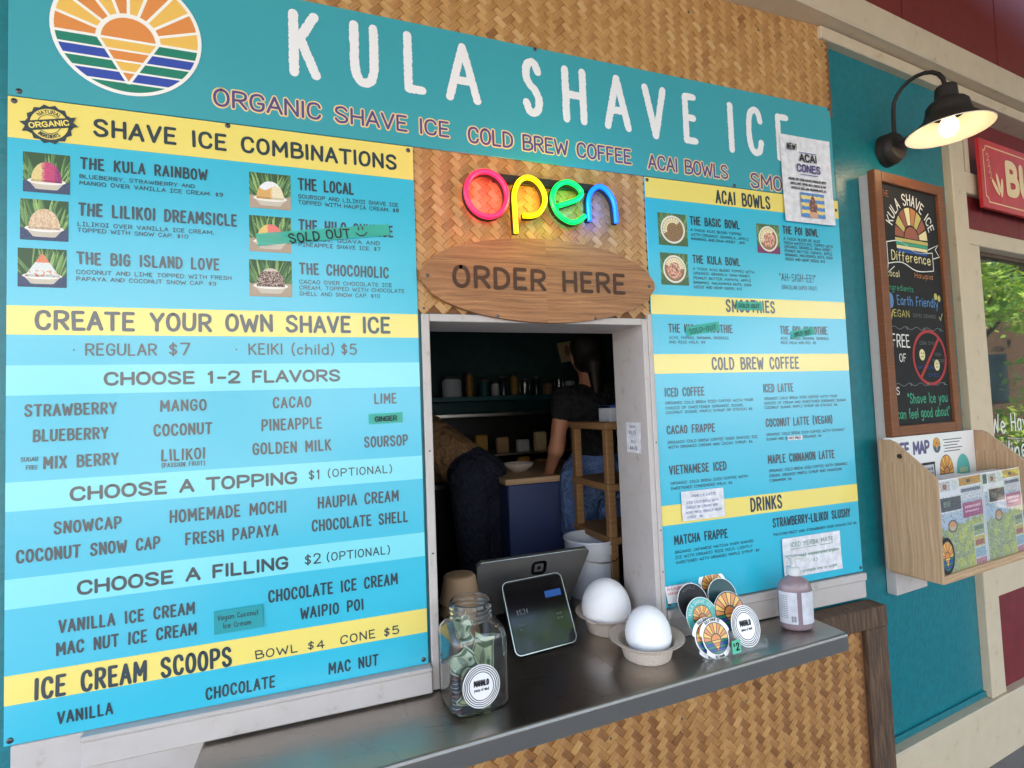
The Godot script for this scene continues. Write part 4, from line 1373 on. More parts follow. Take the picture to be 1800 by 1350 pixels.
func woven_mat(called: String, label: String, x0: float, x1: float, y0: float, y1: float, z: float, w: float, pale_first: bool, hidden: Array, counter_shade := 0) -> void:
	var o := thing(called, label, "bamboo mat", Vector3((x0 + x1) * 0.5, y0, z))
	wpiece(o, "backing", M.bamboo_back, x0, x1, y0, y1, z - 0.0045, z - 0.003)
	var list := []
	var c0 := Vector2((x0 + x1) * 0.5, (y0 + y1) * 0.5)
	var reach := int(((x1 - x0) + (y1 - y0)) / w) + 4
	var ex := Vector2(1, 1).normalized() * w
	var ey := Vector2(-1, 1).normalized() * w
	for i in range(-reach, reach):
		for j in range(-reach, reach):
			var ph := posmod(i - j, 4)
			var c: Vector2
			var ang: float
			if ph == 0:
				c = c0 + ex * (i + 0.5) + ey * j          # runs along ex over cells i, i+1
				ang = PI * 0.25
			elif ph == 2:
				c = c0 + ex * i + ey * (j - 0.5)          # runs along ey over cells j, j-1
				ang = PI * 0.75
			else:
				continue
			if c.x < x0 + w * 0.75 or c.x > x1 - w * 0.75 or c.y < y0 + w * 0.75 or c.y > y1 - w * 0.75:
				continue
			var covered := false
			for q in hidden:
				if c.x > q[0] + w and c.x < q[1] - w and c.y > q[2] + w and c.y < q[3] - w:
					covered = true
			if covered:
				continue
			var pale := (ph == 0) != pale_first
			var lane := (j if ph == 0 else i) * (1 if ph == 0 else 7919)
			var t := clampf(fposmod(sin(lane * 12.9898 + ph) * 43758.5453, 1.0) * 0.62 + rng.randf() * 0.38, 0.0, 0.999)
			var kind := 0
			if pale:
				kind = 6 if t < 0.14 else (0 if t < 0.46 else (1 if t < 0.8 else (2 if t < 0.95 else 4)))
			else:
				kind = 1 if t < 0.14 else (2 if t < 0.46 else (3 if t < 0.76 else (4 if t < 0.93 else 5)))
			var bs := Basis(Vector3(0, 0, 1), ang + rng.randf_range(-0.035, 0.035) + (PI if rng.randf() < 0.5 else 0.0)) * Basis(Vector3(1, 0, 0), rng.randf_range(-0.07, 0.07))
			var p := Vector3(c.x, c.y, z + rng.randf_range(-0.0006, 0.0006))
			if counter_shade > 0:  # darker strip tones paint in the shade under the counter
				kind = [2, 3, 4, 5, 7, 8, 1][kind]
			list.append([seen_size(p), Transform3D(bs, p), kind])
	list.sort_custom(func(a, b): return a[0] > b[0])
	var inv := o.transform.affine_inverse()
	var st := MB.new()
	var rest := {}
	for k in list.size():
		if k < 300:
			var s := MeshInstance3D.new()
			s.name = "bamboo_strip"
			s.mesh = strip_mesh[list[k][2]]
			s.transform = inv * list[k][1]
			o.add_child(s, true)
		else:
			rest.get_or_add(list[k][2], []).append(inv * list[k][1])
	for kind in rest:
		var s := SurfaceTool.new()
		s.begin(Mesh.PRIMITIVE_TRIANGLES)
		for t in rest[kind]:
			s.append_from(strip_mesh[kind], 0, t)
		var mi := MeshInstance3D.new()
		mi.name = "bamboo_weave"
		mi.mesh = s.commit()
		mi.mesh.surface_set_material(0, M["bamboo_%d" % kind])
		mi.set_meta("kind", "stuff")
		o.add_child(mi, true)
	var row := 4 if x1 - x0 < 1.0 else 9
	for k in row:
		nail(o, lerpf(x0 + 0.045, x1 - 0.04, float(k) / (row - 1)), y1 - 0.16 if row == 9 else y0 + 0.014, z + 0.0015)

func nail(o: Node3D, x: float, y: float, z: float) -> void:
	var b := wb(o)
	b.lathe_at(Vector3(x, y, z), 0.0042, 10)
	put(b, "nail", M.screw_metal, o)

func build_mats() -> void:
	make_strips(0.0215)
	woven_mat("woven_mat", "woven bamboo matting above the long teal header sign", -0.02, 2.735, 2.80, 3.26, -0.0065, 0.0215, true, [[0.0, 2.7, 2.40, 2.83]])
	woven_mat("woven_mat", "woven bamboo matting behind the neon sign between the two menus", 0.95, 1.80, 1.934, 2.47, -0.0065, 0.0215, true, [[0.95, 1.8, 2.45, 2.5], [1.05, 1.70, 1.99, 2.10]])
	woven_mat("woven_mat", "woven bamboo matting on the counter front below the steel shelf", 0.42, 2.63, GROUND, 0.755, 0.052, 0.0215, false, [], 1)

# ---------------------------------------------------------------- neon sign, wooden sign, flyer, notes

func smooth3(list: Array, z: float, closed := false, per := 6) -> Array:
	var ps := PackedVector2Array()
	for a in list:
		ps.append(Vector2(a[0], a[1]))
	if closed:
		ps.append(ps[0])
	var out := []
	for p in curve(ps, per):
		out.append(Vector3(p.x, p.y, z))
	return out

func build_neon() -> void:
	var o := thing("neon_sign", "lit open sign of pink, yellow, green and blue neon letters", "neon sign", Vector3(1.385, 2.19, 0.0))
	wpiece(o, "mounting_bar", M.neon_back, 1.222, 1.585, 2.356, 2.384, 0.0, 0.012, 0.002)
	var oo := []
	for k in 20:
		var a := k * TAU / 20
		oo.append([1.194 + cos(a) * 0.066, 2.302 + sin(a) * 0.0715])
	var paths := [
		["neon_pink", oo, true, "pink letter o"],
		["neon_yellow", [[1.286, 2.186], [1.284, 2.262], [1.284, 2.311], [1.301, 2.352], [1.331, 2.370], [1.364, 2.359], [1.386, 2.326], [1.387, 2.290], [1.367, 2.258], [1.342, 2.246], [1.312, 2.244]], false, "yellow letter p"],
		["neon_green", [[1.432, 2.286], [1.470, 2.300], [1.508, 2.318], [1.521, 2.341], [1.499, 2.363], [1.467, 2.370], [1.431, 2.350], [1.414, 2.308], [1.431, 2.262], [1.473, 2.237], [1.506, 2.243], [1.530, 2.262]], false, "green letter e"],
		["neon_blue", [[1.547, 2.246], [1.546, 2.313], [1.560, 2.349], [1.591, 2.368], [1.622, 2.352], [1.643, 2.315], [1.648, 2.248]], false, "blue letter n"]]
	for a in paths:
		var pts := smooth3(a[1], 0.036, a[2], 4)
		var b := wb(o)
		b.tube(pts, 0.0080, 10, not a[2])
		var t := put(b, "neon_tube", M[a[0]], o)
		t.set_meta("label", a[3])
		var hs := wb(o)      # dark channel that carries the tube
		for i in pts.size() - 1:
			var p: Vector3 = pts[i]
			var q: Vector3 = pts[i + 1]
			var d := (q - p).normalized()
			var s := Vector3(-d.y, d.x, 0) * 0.0085
			var z0 := Vector3(0, 0, -0.022)
			var z1 := Vector3(0, 0, -0.003)
			hs.face([p + s + z0, q + s + z0, q + s + z1, p + s + z1], s)
			hs.face([p - s + z0, q - s + z0, q - s + z1, p - s + z1], -s)
			hs.face([p + s + z0, q + s + z0, q - s + z0, p - s + z0], Vector3(0, 0, -1))
		put(hs, "tube_channel", M.neon_back, o)
	for a in [[1.194, 2.302, s8(255, 60, 100)], [1.34, 2.29, s8(255, 205, 30)], [1.468, 2.302, s8(20, 235, 90)], [1.597, 2.30, s8(30, 90, 255)]]:
		var li := OmniLight3D.new()
		li.name = "neon_light"
		li.position = Vector3(a[0], a[1], 0.085)
		li.light_color = a[2]
		li.light_energy = 0.005
		li.light_size = 0.05
		li.omni_range = 3.0
		li.omni_attenuation = 2.0
		li.shadow_enabled = true
		add_child(li, true)

func build_order_sign() -> void:
	var o := thing("order_sign", "pointed oval wooden sign reading order here above the serving window", "sign", Vector3(1.39, 1.905, 0.0))
	var poly := PackedVector2Array()
	var n := 24
	for k in n + 1:
		var t := -1.0 + 2.0 * k / n
		poly.append(Vector2(1.390 + t * 0.408, 2.043 + 0.136 * sqrt(maxf(0.0, 1.0 - pow(absf(t), 1.95))) + (0.0 if absf(t) < 1 else 0.012)))
	for k in n + 1:
		var t := 1.0 - 2.0 * k / n
		poly.append(Vector2(1.390 + t * 0.408, 2.043 - 0.136 * sqrt(maxf(0.0, 1.0 - pow(absf(t), 1.95))) - (0.0 if absf(t) < 1 else 0.012)))
	# three glued planks
	var cuts := [[1.8, 1.994], [1.9945, 2.0935], [2.094, 2.3]]
	for k in 3:
		for part in Geometry2D.intersect_polygons(poly, PackedVector2Array([Vector2(0.9, cuts[k][0]), Vector2(1.9, cuts[k][0]), Vector2(1.9, cuts[k][1]), Vector2(0.9, cuts[k][1])])):
			var b := wb(o)
			b.prism(part, 0.001, 0.019 + 0.0004 * k)
			put(b, "plank", M.sign_wood, o)
	for w in words_of("ORDER HERE", 1.078, 0.604, 0.072, "carve"):
		lettering_world(o, M.burnt, w[0], w[1], 2.008, w[2], 0.072, "carve", 0.0212, 1.0, "word")
	for p in [[1.005, 2.043], [1.775, 2.040], [1.22, 1.925], [1.56, 1.925]]:
		var b := wb(o)
		b.lathe_at(Vector3(p[0], p[1], 0.0198), 0.0055, 12)
		put(b, "screw", M.screw_metal, o)

func lettering_world(o: Node3D, m: Material, text: String, x: float, y: float, w: float, h: float, style: String, z: float, bold := 1.0, called := "lettering") -> void:
	var b := wb(o)
	write(b, text, x, y, w, h, style, z, bold)
	put(b, called, m, o)

# a slightly curled sheet of paper; local origin at its lower left corner, leaning on the plane z
func sheet(w: float, h: float, lift: float, seg := 6) -> MB:
	var b := MB.new()
	for side in [1.0, -1.0]:
		b.grid(seg, seg, func(u: float, v: float) -> Vector3:
			var uu := u if side > 0 else 1.0 - u
			return Vector3(uu * w, v * h, lift * (pow(uu, 3.0) * 0.6 + pow(1.0 - v, 3.0)) * 0.5 + (0.0006 if side > 0 else 0.0)))
	return b

func note(called: String, label: String, cat: String, x: float, y: float, w: float, h: float, tilt: float, m: Material, lift := 0.003, z := 0.0042) -> Node3D:
	var o := thing(called, label, cat, Vector3(x, y, z), "", Basis(Vector3(0, 0, 1), tilt))
	put(sheet(w, h, lift), "paper", m, o)
	return o

func scribble(o: Node3D, m: Material, lines: Array) -> void:   # [text, x, y, width, height, style]
	for a in lines:
		var b := MB.new()
		write(b, a[0], a[1], a[2], a[3], a[4], a[5], a[6] if a.size() > 6 else 0.0045)
		put(b, "lettering", m, o)

func build_notes() -> void:
	# flyer hung over the corner of the header
	var f := note("paper_flyer", "white paper flyer about acai cones hanging over the header sign's right end", "flyer", 2.4231, 2.330, 0.2597, 0.353, -0.004, M.paper, 0.010, 0.005)
	scribble(f, M.ink, [["NEW!", 0.026, 0.290, 0.052, 0.028, "item", 0.0065], ["ACAI", 0.088, 0.248, 0.094, 0.034, "bold", 0.0065]])
	scribble(f, M.print_purple, [["CONES", 0.070, 0.205, 0.130, 0.034, "bold", 0.0065]])
	scribble(f, M.ink, [["ORGANIC SOFT SERVE ACAI IN A CHOCOLATE DIPPED", 0.026, 0.168, 0.200, 0.010, "bold", 0.0068], ["WAFFLE CONE, TOPPED WITH A DRIZZLE OF OUR", 0.034, 0.150, 0.188, 0.010, "bold", 0.0070], ["CHOCOLATE SHELL AND MACADAMIA NUTS. $9", 0.036, 0.132, 0.184, 0.010, "bold", 0.0074]])
	var rl := MB.new()
	for y in [0.286, 0.196]:
		rl.ribbon(PackedVector2Array([Vector2(0.088, y), Vector2(0.182, y)]), 0.0013, 0.0066, 2)
	put(rl, "rule", M.ink_blue, f)
	var ph := MB.new()
	ph.quad(Vector3(0.082, 0.022, 0.0098), Vector3(0.206, 0.022, 0.0098), Vector3(0.206, 0.122, 0.0075), Vector3(0.082, 0.122, 0.0075))
	put(ph, "cone_photo", picture("cone_print", cone_tex(), 0.6), f)
	# sold out tapes on the menus
	var t := note("masking_tape", "green translucent tape marked sold out with a smile over the fifth photo", "tape", 0.545, 2.106, 0.36, 0.034, 0.155, M.green_tape, 0.0008, 0.0036)
	scribble(t, M.ink, [["SOLD", 0.080, 0.000, 0.084, 0.028, "hand", 0.0022], ["OUT", 0.180, 0.002, 0.068, 0.028, "hand", 0.0022]])
	var sm := MB.new()
	poly_line(sm, [Vector2(0.264, 0.014), Vector2(0.272, 0.006), Vector2(0.284, 0.005), Vector2(0.294, 0.013)], 0.0016, 0.0024, true)
	poly_line(sm, [Vector2(0.273, 0.022), Vector2(0.273, 0.030)], 0.0016, 0.0024)
	poly_line(sm, [Vector2(0.284, 0.022), Vector2(0.284, 0.030)], 0.0016, 0.0024)
	put(sm, "smile_drawing", M.ink, t)
	var g := note("masking_tape", "small green tape patch marked ginger in the flavor list", "tape", 0.826, 1.606, 0.096, 0.030, 0.02, M.green_tape, 0.0006, 0.0036)
	scribble(g, M.ink, [["GINGER", 0.016, 0.006, 0.064, 0.016, "bold", 0.0018]])
	var v := note("plastic_label", "dark green label reading vegan coconut ice cream on the left menu", "label", 0.4297, 1.0853, 0.114, 0.058, 0.012, M.tape_solid, 0.0006, 0.0036)
	scribble(v, M.print_dark, [["Vegan Coconut", 0.008, 0.034, 0.096, 0.014, "marker", 0.0018], ["Ice Cream", 0.020, 0.012, 0.066, 0.014, "marker", 0.0018]])
	var s1 := note("masking_tape", "green tape marked sold out across the smoothies heading", "tape", 2.163, 1.972, 0.124, 0.032, 0.0, M.green_tape, 0.0006, 0.0036)
	scribble(s1, M.ink, [["SOLD OUT", 0.008, 0.008, 0.100, 0.016, "hand", 0.0018]])
	var s2 := note("masking_tape", "tilted green tape marked sold out on the kula smoothie line", "tape", 1.935, 1.870, 0.150, 0.034, 0.16, M.green_tape, 0.0006, 0.0036)
	scribble(s2, M.ink, [["SOLD-OUT", 0.010, 0.006, 0.122, 0.019, "marker", 0.0018]])
	var s3 := note("masking_tape", "tilted green tape marked sold out on the poi smoothie line", "tape", 2.425, 1.864, 0.120, 0.030, 0.16, M.green_tape, 0.0006, 0.0036)
	scribble(s3, M.ink, [["SOLD OUT", 0.010, 0.006, 0.090, 0.016, "hand", 0.0018]])
	var oa := note("paper_strip", "tiny white paper strip correcting the coconut latte line", "paper strip", 2.3696, 1.4735, 0.074, 0.016, 0.0, M.paper, 0.0004, 0.0036)
	scribble(oa, M.ink, [["OAT MILK", 0.006, 0.004, 0.060, 0.009, "bold", 0.0016]])
	# white paper notes
	var n1 := note("paper_note", "small white handwritten note across the drinks band of the right menu", "note", 1.8728, 1.2203, 0.181, 0.102, 0.0, M.paper, 0.004)
	scribble(n1, M.ink_blue, [["VANILLA LATTE", 0.040, 0.080, 0.106, 0.010, "marker"], ["ICED COLD BREW WITH", 0.018, 0.058, 0.136, 0.009, "marker"], ["CHOICE OF CREAM AND", 0.015, 0.041, 0.136, 0.009, "marker"], ["HOME MADE VANILLA BEAN", 0.013, 0.024, 0.152, 0.009, "marker", 0.0052], ["SYRUP  $6", 0.016, 0.008, 0.066, 0.009, "marker", 0.006]])
	var n2 := note("paper_note", "white handwritten note behind the soap bottle on the right menu", "note", 2.3107, 0.962, 0.291, 0.146, 0.0, M.paper, 0.006)
	scribble(n2, M.ink_green, [["ICED YERBA MATE", 0.035, 0.112, 0.215, 0.017, "marker", 0.0055], ["Cold brewed, unsweetened organic", 0.016, 0.072, 0.262, 0.014, "marker", 0.0055], ["$3", 0.142, 0.046, 0.022, 0.014, "marker", 0.006], ["ask for a simple lime or sugar", 0.020, 0.014, 0.240, 0.012, "marker", 0.0078]])
	var ul := MB.new()
	for a in [[0.035, 0.090], [0.108, 0.160], [0.182, 0.250]]:
		ul.ribbon(PackedVector2Array([Vector2(a[0], 0.104), Vector2(a[1], 0.105)]), 0.0008, 0.0058, 2)
	put(ul, "underline", M.ink_green, n2)
	# price note on the inner face of the right jamb
	var n3 := thing("paper_note", "small bluish white price note taped inside the right window jamb", "note", Vector3(1.7512, 1.459, -0.036), "", Basis(Vector3(0, 1, 0), -PI * 0.5))
	n3.transform.basis = Basis(Vector3(0, 0, 1), Vector3(0, 1, 0), Vector3(-1, 0, 0))
	n3.position = Vector3(1.7512, 1.461, -0.134)
	put(sheet(0.098, 0.108, 0.003), "paper", M.paper, n3)
	scribble(n3, M.ink, [["KEIKI", 0.028, 0.088, 0.040, 0.009, "marker"], ["$3.75", 0.022, 0.066, 0.048, 0.013, "marker"], ["REG", 0.036, 0.034, 0.028, 0.009, "marker"], ["$4.75", 0.026, 0.010, 0.048, 0.013, "marker", 0.005]])

func cone_tex() -> ImageTexture:
	var n := 96
	var im := Image.create(n, n, false, Image.FORMAT_RGB8)
	var f := FastNoiseLite.new()
	f.seed = 4
	f.frequency = 0.08
	for j in n:
		for i in n:
			var x := (i + 0.5) / n * 2.0 - 1.0
			var y := 1.0 - (j + 0.5) / n * 2.0
			var nz := f.get_noise_2d(i, j)
			var c := s8(76, 132, 196) if int((y + 1.0) * 3.4 + nz * 0.3) % 2 == 0 else s8(228, 206, 130)
			var half := 0.34 * (1.0 - absf(y - 0.0)) if y > 0.0 else 0.34 * (1.0 + y * 0.35)
			if y > 0.0: half = 0.36 * (1.0 - y * 1.05)
			if absf(x) < half and y < 0.92:
				c = s8(112, 66, 62).lerp(s8(214, 184, 170), 0.5 if nz > 0.24 else maxf(0.0, nz))
			if y < -0.55 and absf(x) < 0.36: c = s8(206, 158, 126)
			im.set_pixel(i, j, c)
	return ImageTexture.create_from_image(im)

# ---------------------------------------------------------------- counter

const CT := 0.826        # top of the steel counter

func front_z(x: float) -> float:
	return 0.268 - (x - 0.855) * 0.0508

func build_counter() -> void:
	var o := thing("steel_counter", "long stainless steel counter shelf under the menus and serving window", "counter", Vector3(1.4, 0.77, 0.1))
	var b := wb(o)
	var x0 := 0.41
	var x1 := 2.372
	var th := 0.003
	# top sheet: the shelf outside and the tongue that runs in through the window
	var pts := [Vector2(x0, 0.0), Vector2(x1, 0.0), Vector2(x1, front_z(x1)), Vector2(x0, front_z(x0))]
	var top := func(ps: Array) -> void:
		var q := []
		for p in ps:
			q.append(Vector3(p.x, CT, p.y))
		b.face(q, Vector3.UP)
		var w := []
		for p in ps:
			w.append(Vector3(p.x, CT - th, p.y))
		b.face(w, Vector3.DOWN)
	top.call(pts)
	top.call([Vector2(1.0095, -0.62), Vector2(1.7515, -0.62), Vector2(1.7515, 0.0), Vector2(1.0095, 0.0)])
	put(b, "top", M.steel, o)
	var e := wb(o)
	var r := 0.009
	var drop := 0.056
	# rolled front edge and apron
	for seg in [[x0, front_z(x0), x1, front_z(x1)], [x1, front_z(x1), x1, 0.0], [x0, 0.0, x0, front_z(x0)]]:
		var a := Vector3(seg[0], 0, seg[1])
		var c := Vector3(seg[2], 0, seg[3])
		var d := (c - a).normalized()
		var out := Vector3(-d.z, 0, d.x)
		if seg[0] == x1: out = Vector3(1, 0, 0)
		if seg[0] == x0 and seg[2] == x0: out = Vector3(-1, 0, 0)
		var prev := Vector3.ZERO
		for k in 5:
			var q := k * PI * 0.5 / 4
			var off := out * (sin(q) * r) + Vector3(0, CT - r + cos(q) * r, 0)
			if k > 0:
				e.face([a + prev, c + prev, c + off, a + off], (out * sin(q) + Vector3(0, cos(q), 0)))
			prev = off
		e.face([a + prev, c + prev, c + out * r + Vector3(0, CT - drop, 0), a + out * r + Vector3(0, CT - drop, 0)], out)
		e.face([a + out * r + Vector3(0, CT - drop, 0), c + out * r + Vector3(0, CT - drop, 0), c - out * 0.02 + Vector3(0, CT - drop, 0), a - out * 0.02 + Vector3(0, CT - drop, 0)], Vector3.DOWN)
	put(e, "apron", M.steel_edge, o)
	var fr := thing("counter_frame", "dark brown timber frame around the woven counter front", "frame", Vector3(1.6, GROUND, 0.05))
	wpiece(fr, "top_beam", M.brown_wood, 0.42, 2.738, 0.744, 0.8222, 0.001, 0.075, 0.004)
	wpiece(fr, "post", M.brown_upright, 2.628, 2.736, GROUND, 0.7435, 0.001, 0.073, 0.004)
	wpiece(fr, "post", M.brown_upright, 0.36, 0.43, GROUND, 0.7435, 0.001, 0.073, 0.004)
	wpiece(fr, "core", M.bamboo_back, 0.431, 2.627, GROUND, 0.7435, 0.001, 0.046)

func rounded(w: float, h: float, r: float, per := 5) -> PackedVector2Array:   # centred rounded rectangle
	var out := PackedVector2Array()
	for c in [[1, 1, 0.0], [-1, 1, 90.0], [-1, -1, 180.0], [1, -1, 270.0]]:
		for k in per + 1:
			var a := deg_to_rad(c[2] + 90.0 * k / per)
			out.append(Vector2(c[0] * (w * 0.5 - r), c[1] * (h * 0.5 - r)) + Vector2(cos(a), sin(a)) * r)
	return out

func square_lathe(b: MB, rows: Array, segs := 40) -> void:   # rows: [half width, y, squareness 0..1]
	var nv := rows.size() - 1
	b.grid(segs, nv, func(u: float, w: float) -> Vector3:
		var q: Array = rows[roundi(w * nv)]
		var a := -u * TAU
		var c := cos(a)
		var s := sin(a)
		var k: float = lerpf(1.0, 1.0 / pow(pow(absf(c), 5.0) + pow(absf(s), 5.0), 0.2), q[2])
		return Vector3(c * q[0] * k, q[1], s * q[0] * k), true)

func build_jar() -> void:
	var at := Vector3(1.083, CT, 0.098)
	var o := thing("tip_jar", "clear square tip jar with threaded neck and round striped sticker", "jar", at, "", Basis(Vector3.UP, 0.12))
	var b := MB.new()
	square_lathe(b, [[0.0, 0.0, 0.8], [0.070, 0.0, 0.8], [0.080, 0.006, 0.9], [0.083, 0.02, 1.0], [0.083, 0.11, 1.0], [0.083, 0.186, 1.0], [0.080, 0.205, 0.9], [0.070, 0.222, 0.6], [0.060, 0.231, 0.2], [0.0585, 0.236, 0.0], [0.0615, 0.240, 0.0], [0.0585, 0.244, 0.0], [0.0585, 0.248, 0.0], [0.0615, 0.252, 0.0], [0.0585, 0.256, 0.0], [0.0585, 0.260, 0.0], [0.0615, 0.264, 0.0], [0.0585, 0.268, 0.0], [0.0590, 0.276, 0.0], [0.0560, 0.279, 0.0]])
	square_lathe(b, [[0.0560, 0.279, 0.0], [0.0550, 0.276, 0.0], [0.0550, 0.236, 0.0], [0.0575, 0.229, 0.2], [0.0672, 0.220, 0.6], [0.0770, 0.203, 0.9], [0.0800, 0.185, 1.0], [0.0800, 0.022, 1.0], [0.0760, 0.010, 0.9], [0.066, 0.007, 0.8], [0.0, 0.007, 0.8]])
	put(b, "glass_body", M.clear_glass, o)
	# sticker wrapped on the front face
	var dirv := Vector3(-0.12, 0, 1).normalized()
	var sk := MB.new()
	sk.xf = Transform3D(Basis(Vector3.UP, -0.12 - 0.0), Vector3(-0.010, 0.083, 0.0858))
	striped_sticker(sk, 0.051, 0.056, o, M.print_white)
	# folded bills and coins inside
	bill(at + Vector3(-0.040, 0.215, 0.020), Vector3(0.10, 0.5, 0.25), 0.050, 0.085, "folded dollar bill sticking up out of the tip jar", M.bill_pale)
	bill(at + Vector3(-0.040, 0.135, 0.030), Vector3(0.2, 0.2, 0.6), 0.068, 0.075, "crumpled pale dollar bill pressed against the tip jar's left side", M.bill_pale)
	bill(at + Vector3(0.030, 0.10, -0.010), Vector3(-0.1, -0.35, -0.15), 0.062, 0.15, "tall olive dollar bill standing at the back of the tip jar", M.bill)
	bill(at + Vector3(-0.012, 0.045, 0.045), Vector3(0.05, 0.1, -0.5), 0.09, 0.055, "dollar bill folded along the bottom of the tip jar", M.bill)
	for k in 9:
		var c := thing("coin", "%s coin from the bottom of the leaning stack in the tip jar" % ["first", "second", "third", "fourth", "fifth", "sixth", "seventh", "eighth", "ninth"][k], "coin", at + Vector3(-0.058 + 0.001 * (k % 3), 0.0145 + k * 0.0105, 0.048 - 0.0006 * k), "coins stacked in the tip jar", Basis(Vector3(1, 0, 0.3).normalized(), 0.30))
		var cb := MB.new()
		cb.lathe([Vector2(0, 0), Vector2(0.0125, 0), Vector2(0.0125, 0), Vector2(0.0130, 0.0006), Vector2(0.0130, 0.0016), Vector2(0.0125, 0.0022), Vector2(0.0125, 0.0022), Vector2(0, 0.0022)], 20)
		put(cb, "disc", M.coin if k % 4 else M.copper_coin, c)

func striped_sticker(b: MB, rx: float, ry: float, o: Node3D, m: Material) -> void:   # white oval with four dark rings and a word
	var poly := PackedVector2Array()
	for k in 48:
		var a := k * TAU / 48
		poly.append(Vector2(cos(a) * rx, sin(a) * ry))
	b.prism(poly, 0.0, 0.0006)
	var s := put(b, "sticker", m, o)
	var r := MB.new()
	r.xf = b.xf
	var kk := 0
	for f in [0.93, 0.84, 0.75, 0.65]:
		var pts := PackedVector2Array()
		for k in 41:
			var a := k * TAU / 40
			pts.append(Vector2(cos(a) * rx * f + 0.0006 * sin(a * 3 + kk), sin(a) * ry * f))
		r.ribbon(pts, 0.0011, 0.0010, 2)
		kk += 1
	write(r, "MAHALO", -rx * 0.42, ry * 0.0, rx * 0.84, ry * 0.30, "black", 0.0010, 0.9)
	write(r, "peace of mind", -rx * 0.40, -ry * 0.22, rx * 0.8, ry * 0.15, "marker", 0.0010, 1.4)
	put(r, "sticker_print", M.ink, o).reparent(s)

func bill(at: Vector3, rot: Vector3, w: float, h: float, label: String, m: Material) -> void:
	var o := thing("dollar_bill", label, "bill", at, "bills in the tip jar", Basis.from_euler(rot))
	var sd := rng.randf() * 9.0
	var b := MB.new()
	for side in [1.0, -1.0]:
		b.grid(14, 14, func(u: float, v: float) -> Vector3:
			var uu := u if side > 0 else 1.0 - u
			var fold := absf(fposmod(uu * 2.0 + 0.3 * v, 2.0) - 1.0) * 0.018 + absf(fposmod(v * 3.0 - 0.8 * uu + sd, 2.0) - 1.0) * 0.010
			return Vector3((uu - 0.5) * w * (1.0 - 0.12 * sin(v * 7.0 + sd)), (v - 0.5) * h + 0.006 * sin(uu * 6.0 + sd), fold + 0.004 * sin(v * 11.0 + sd + uu * 7.0) + (0.0004 if side > 0 else 0.0)))
	put(b, "note", m, o)

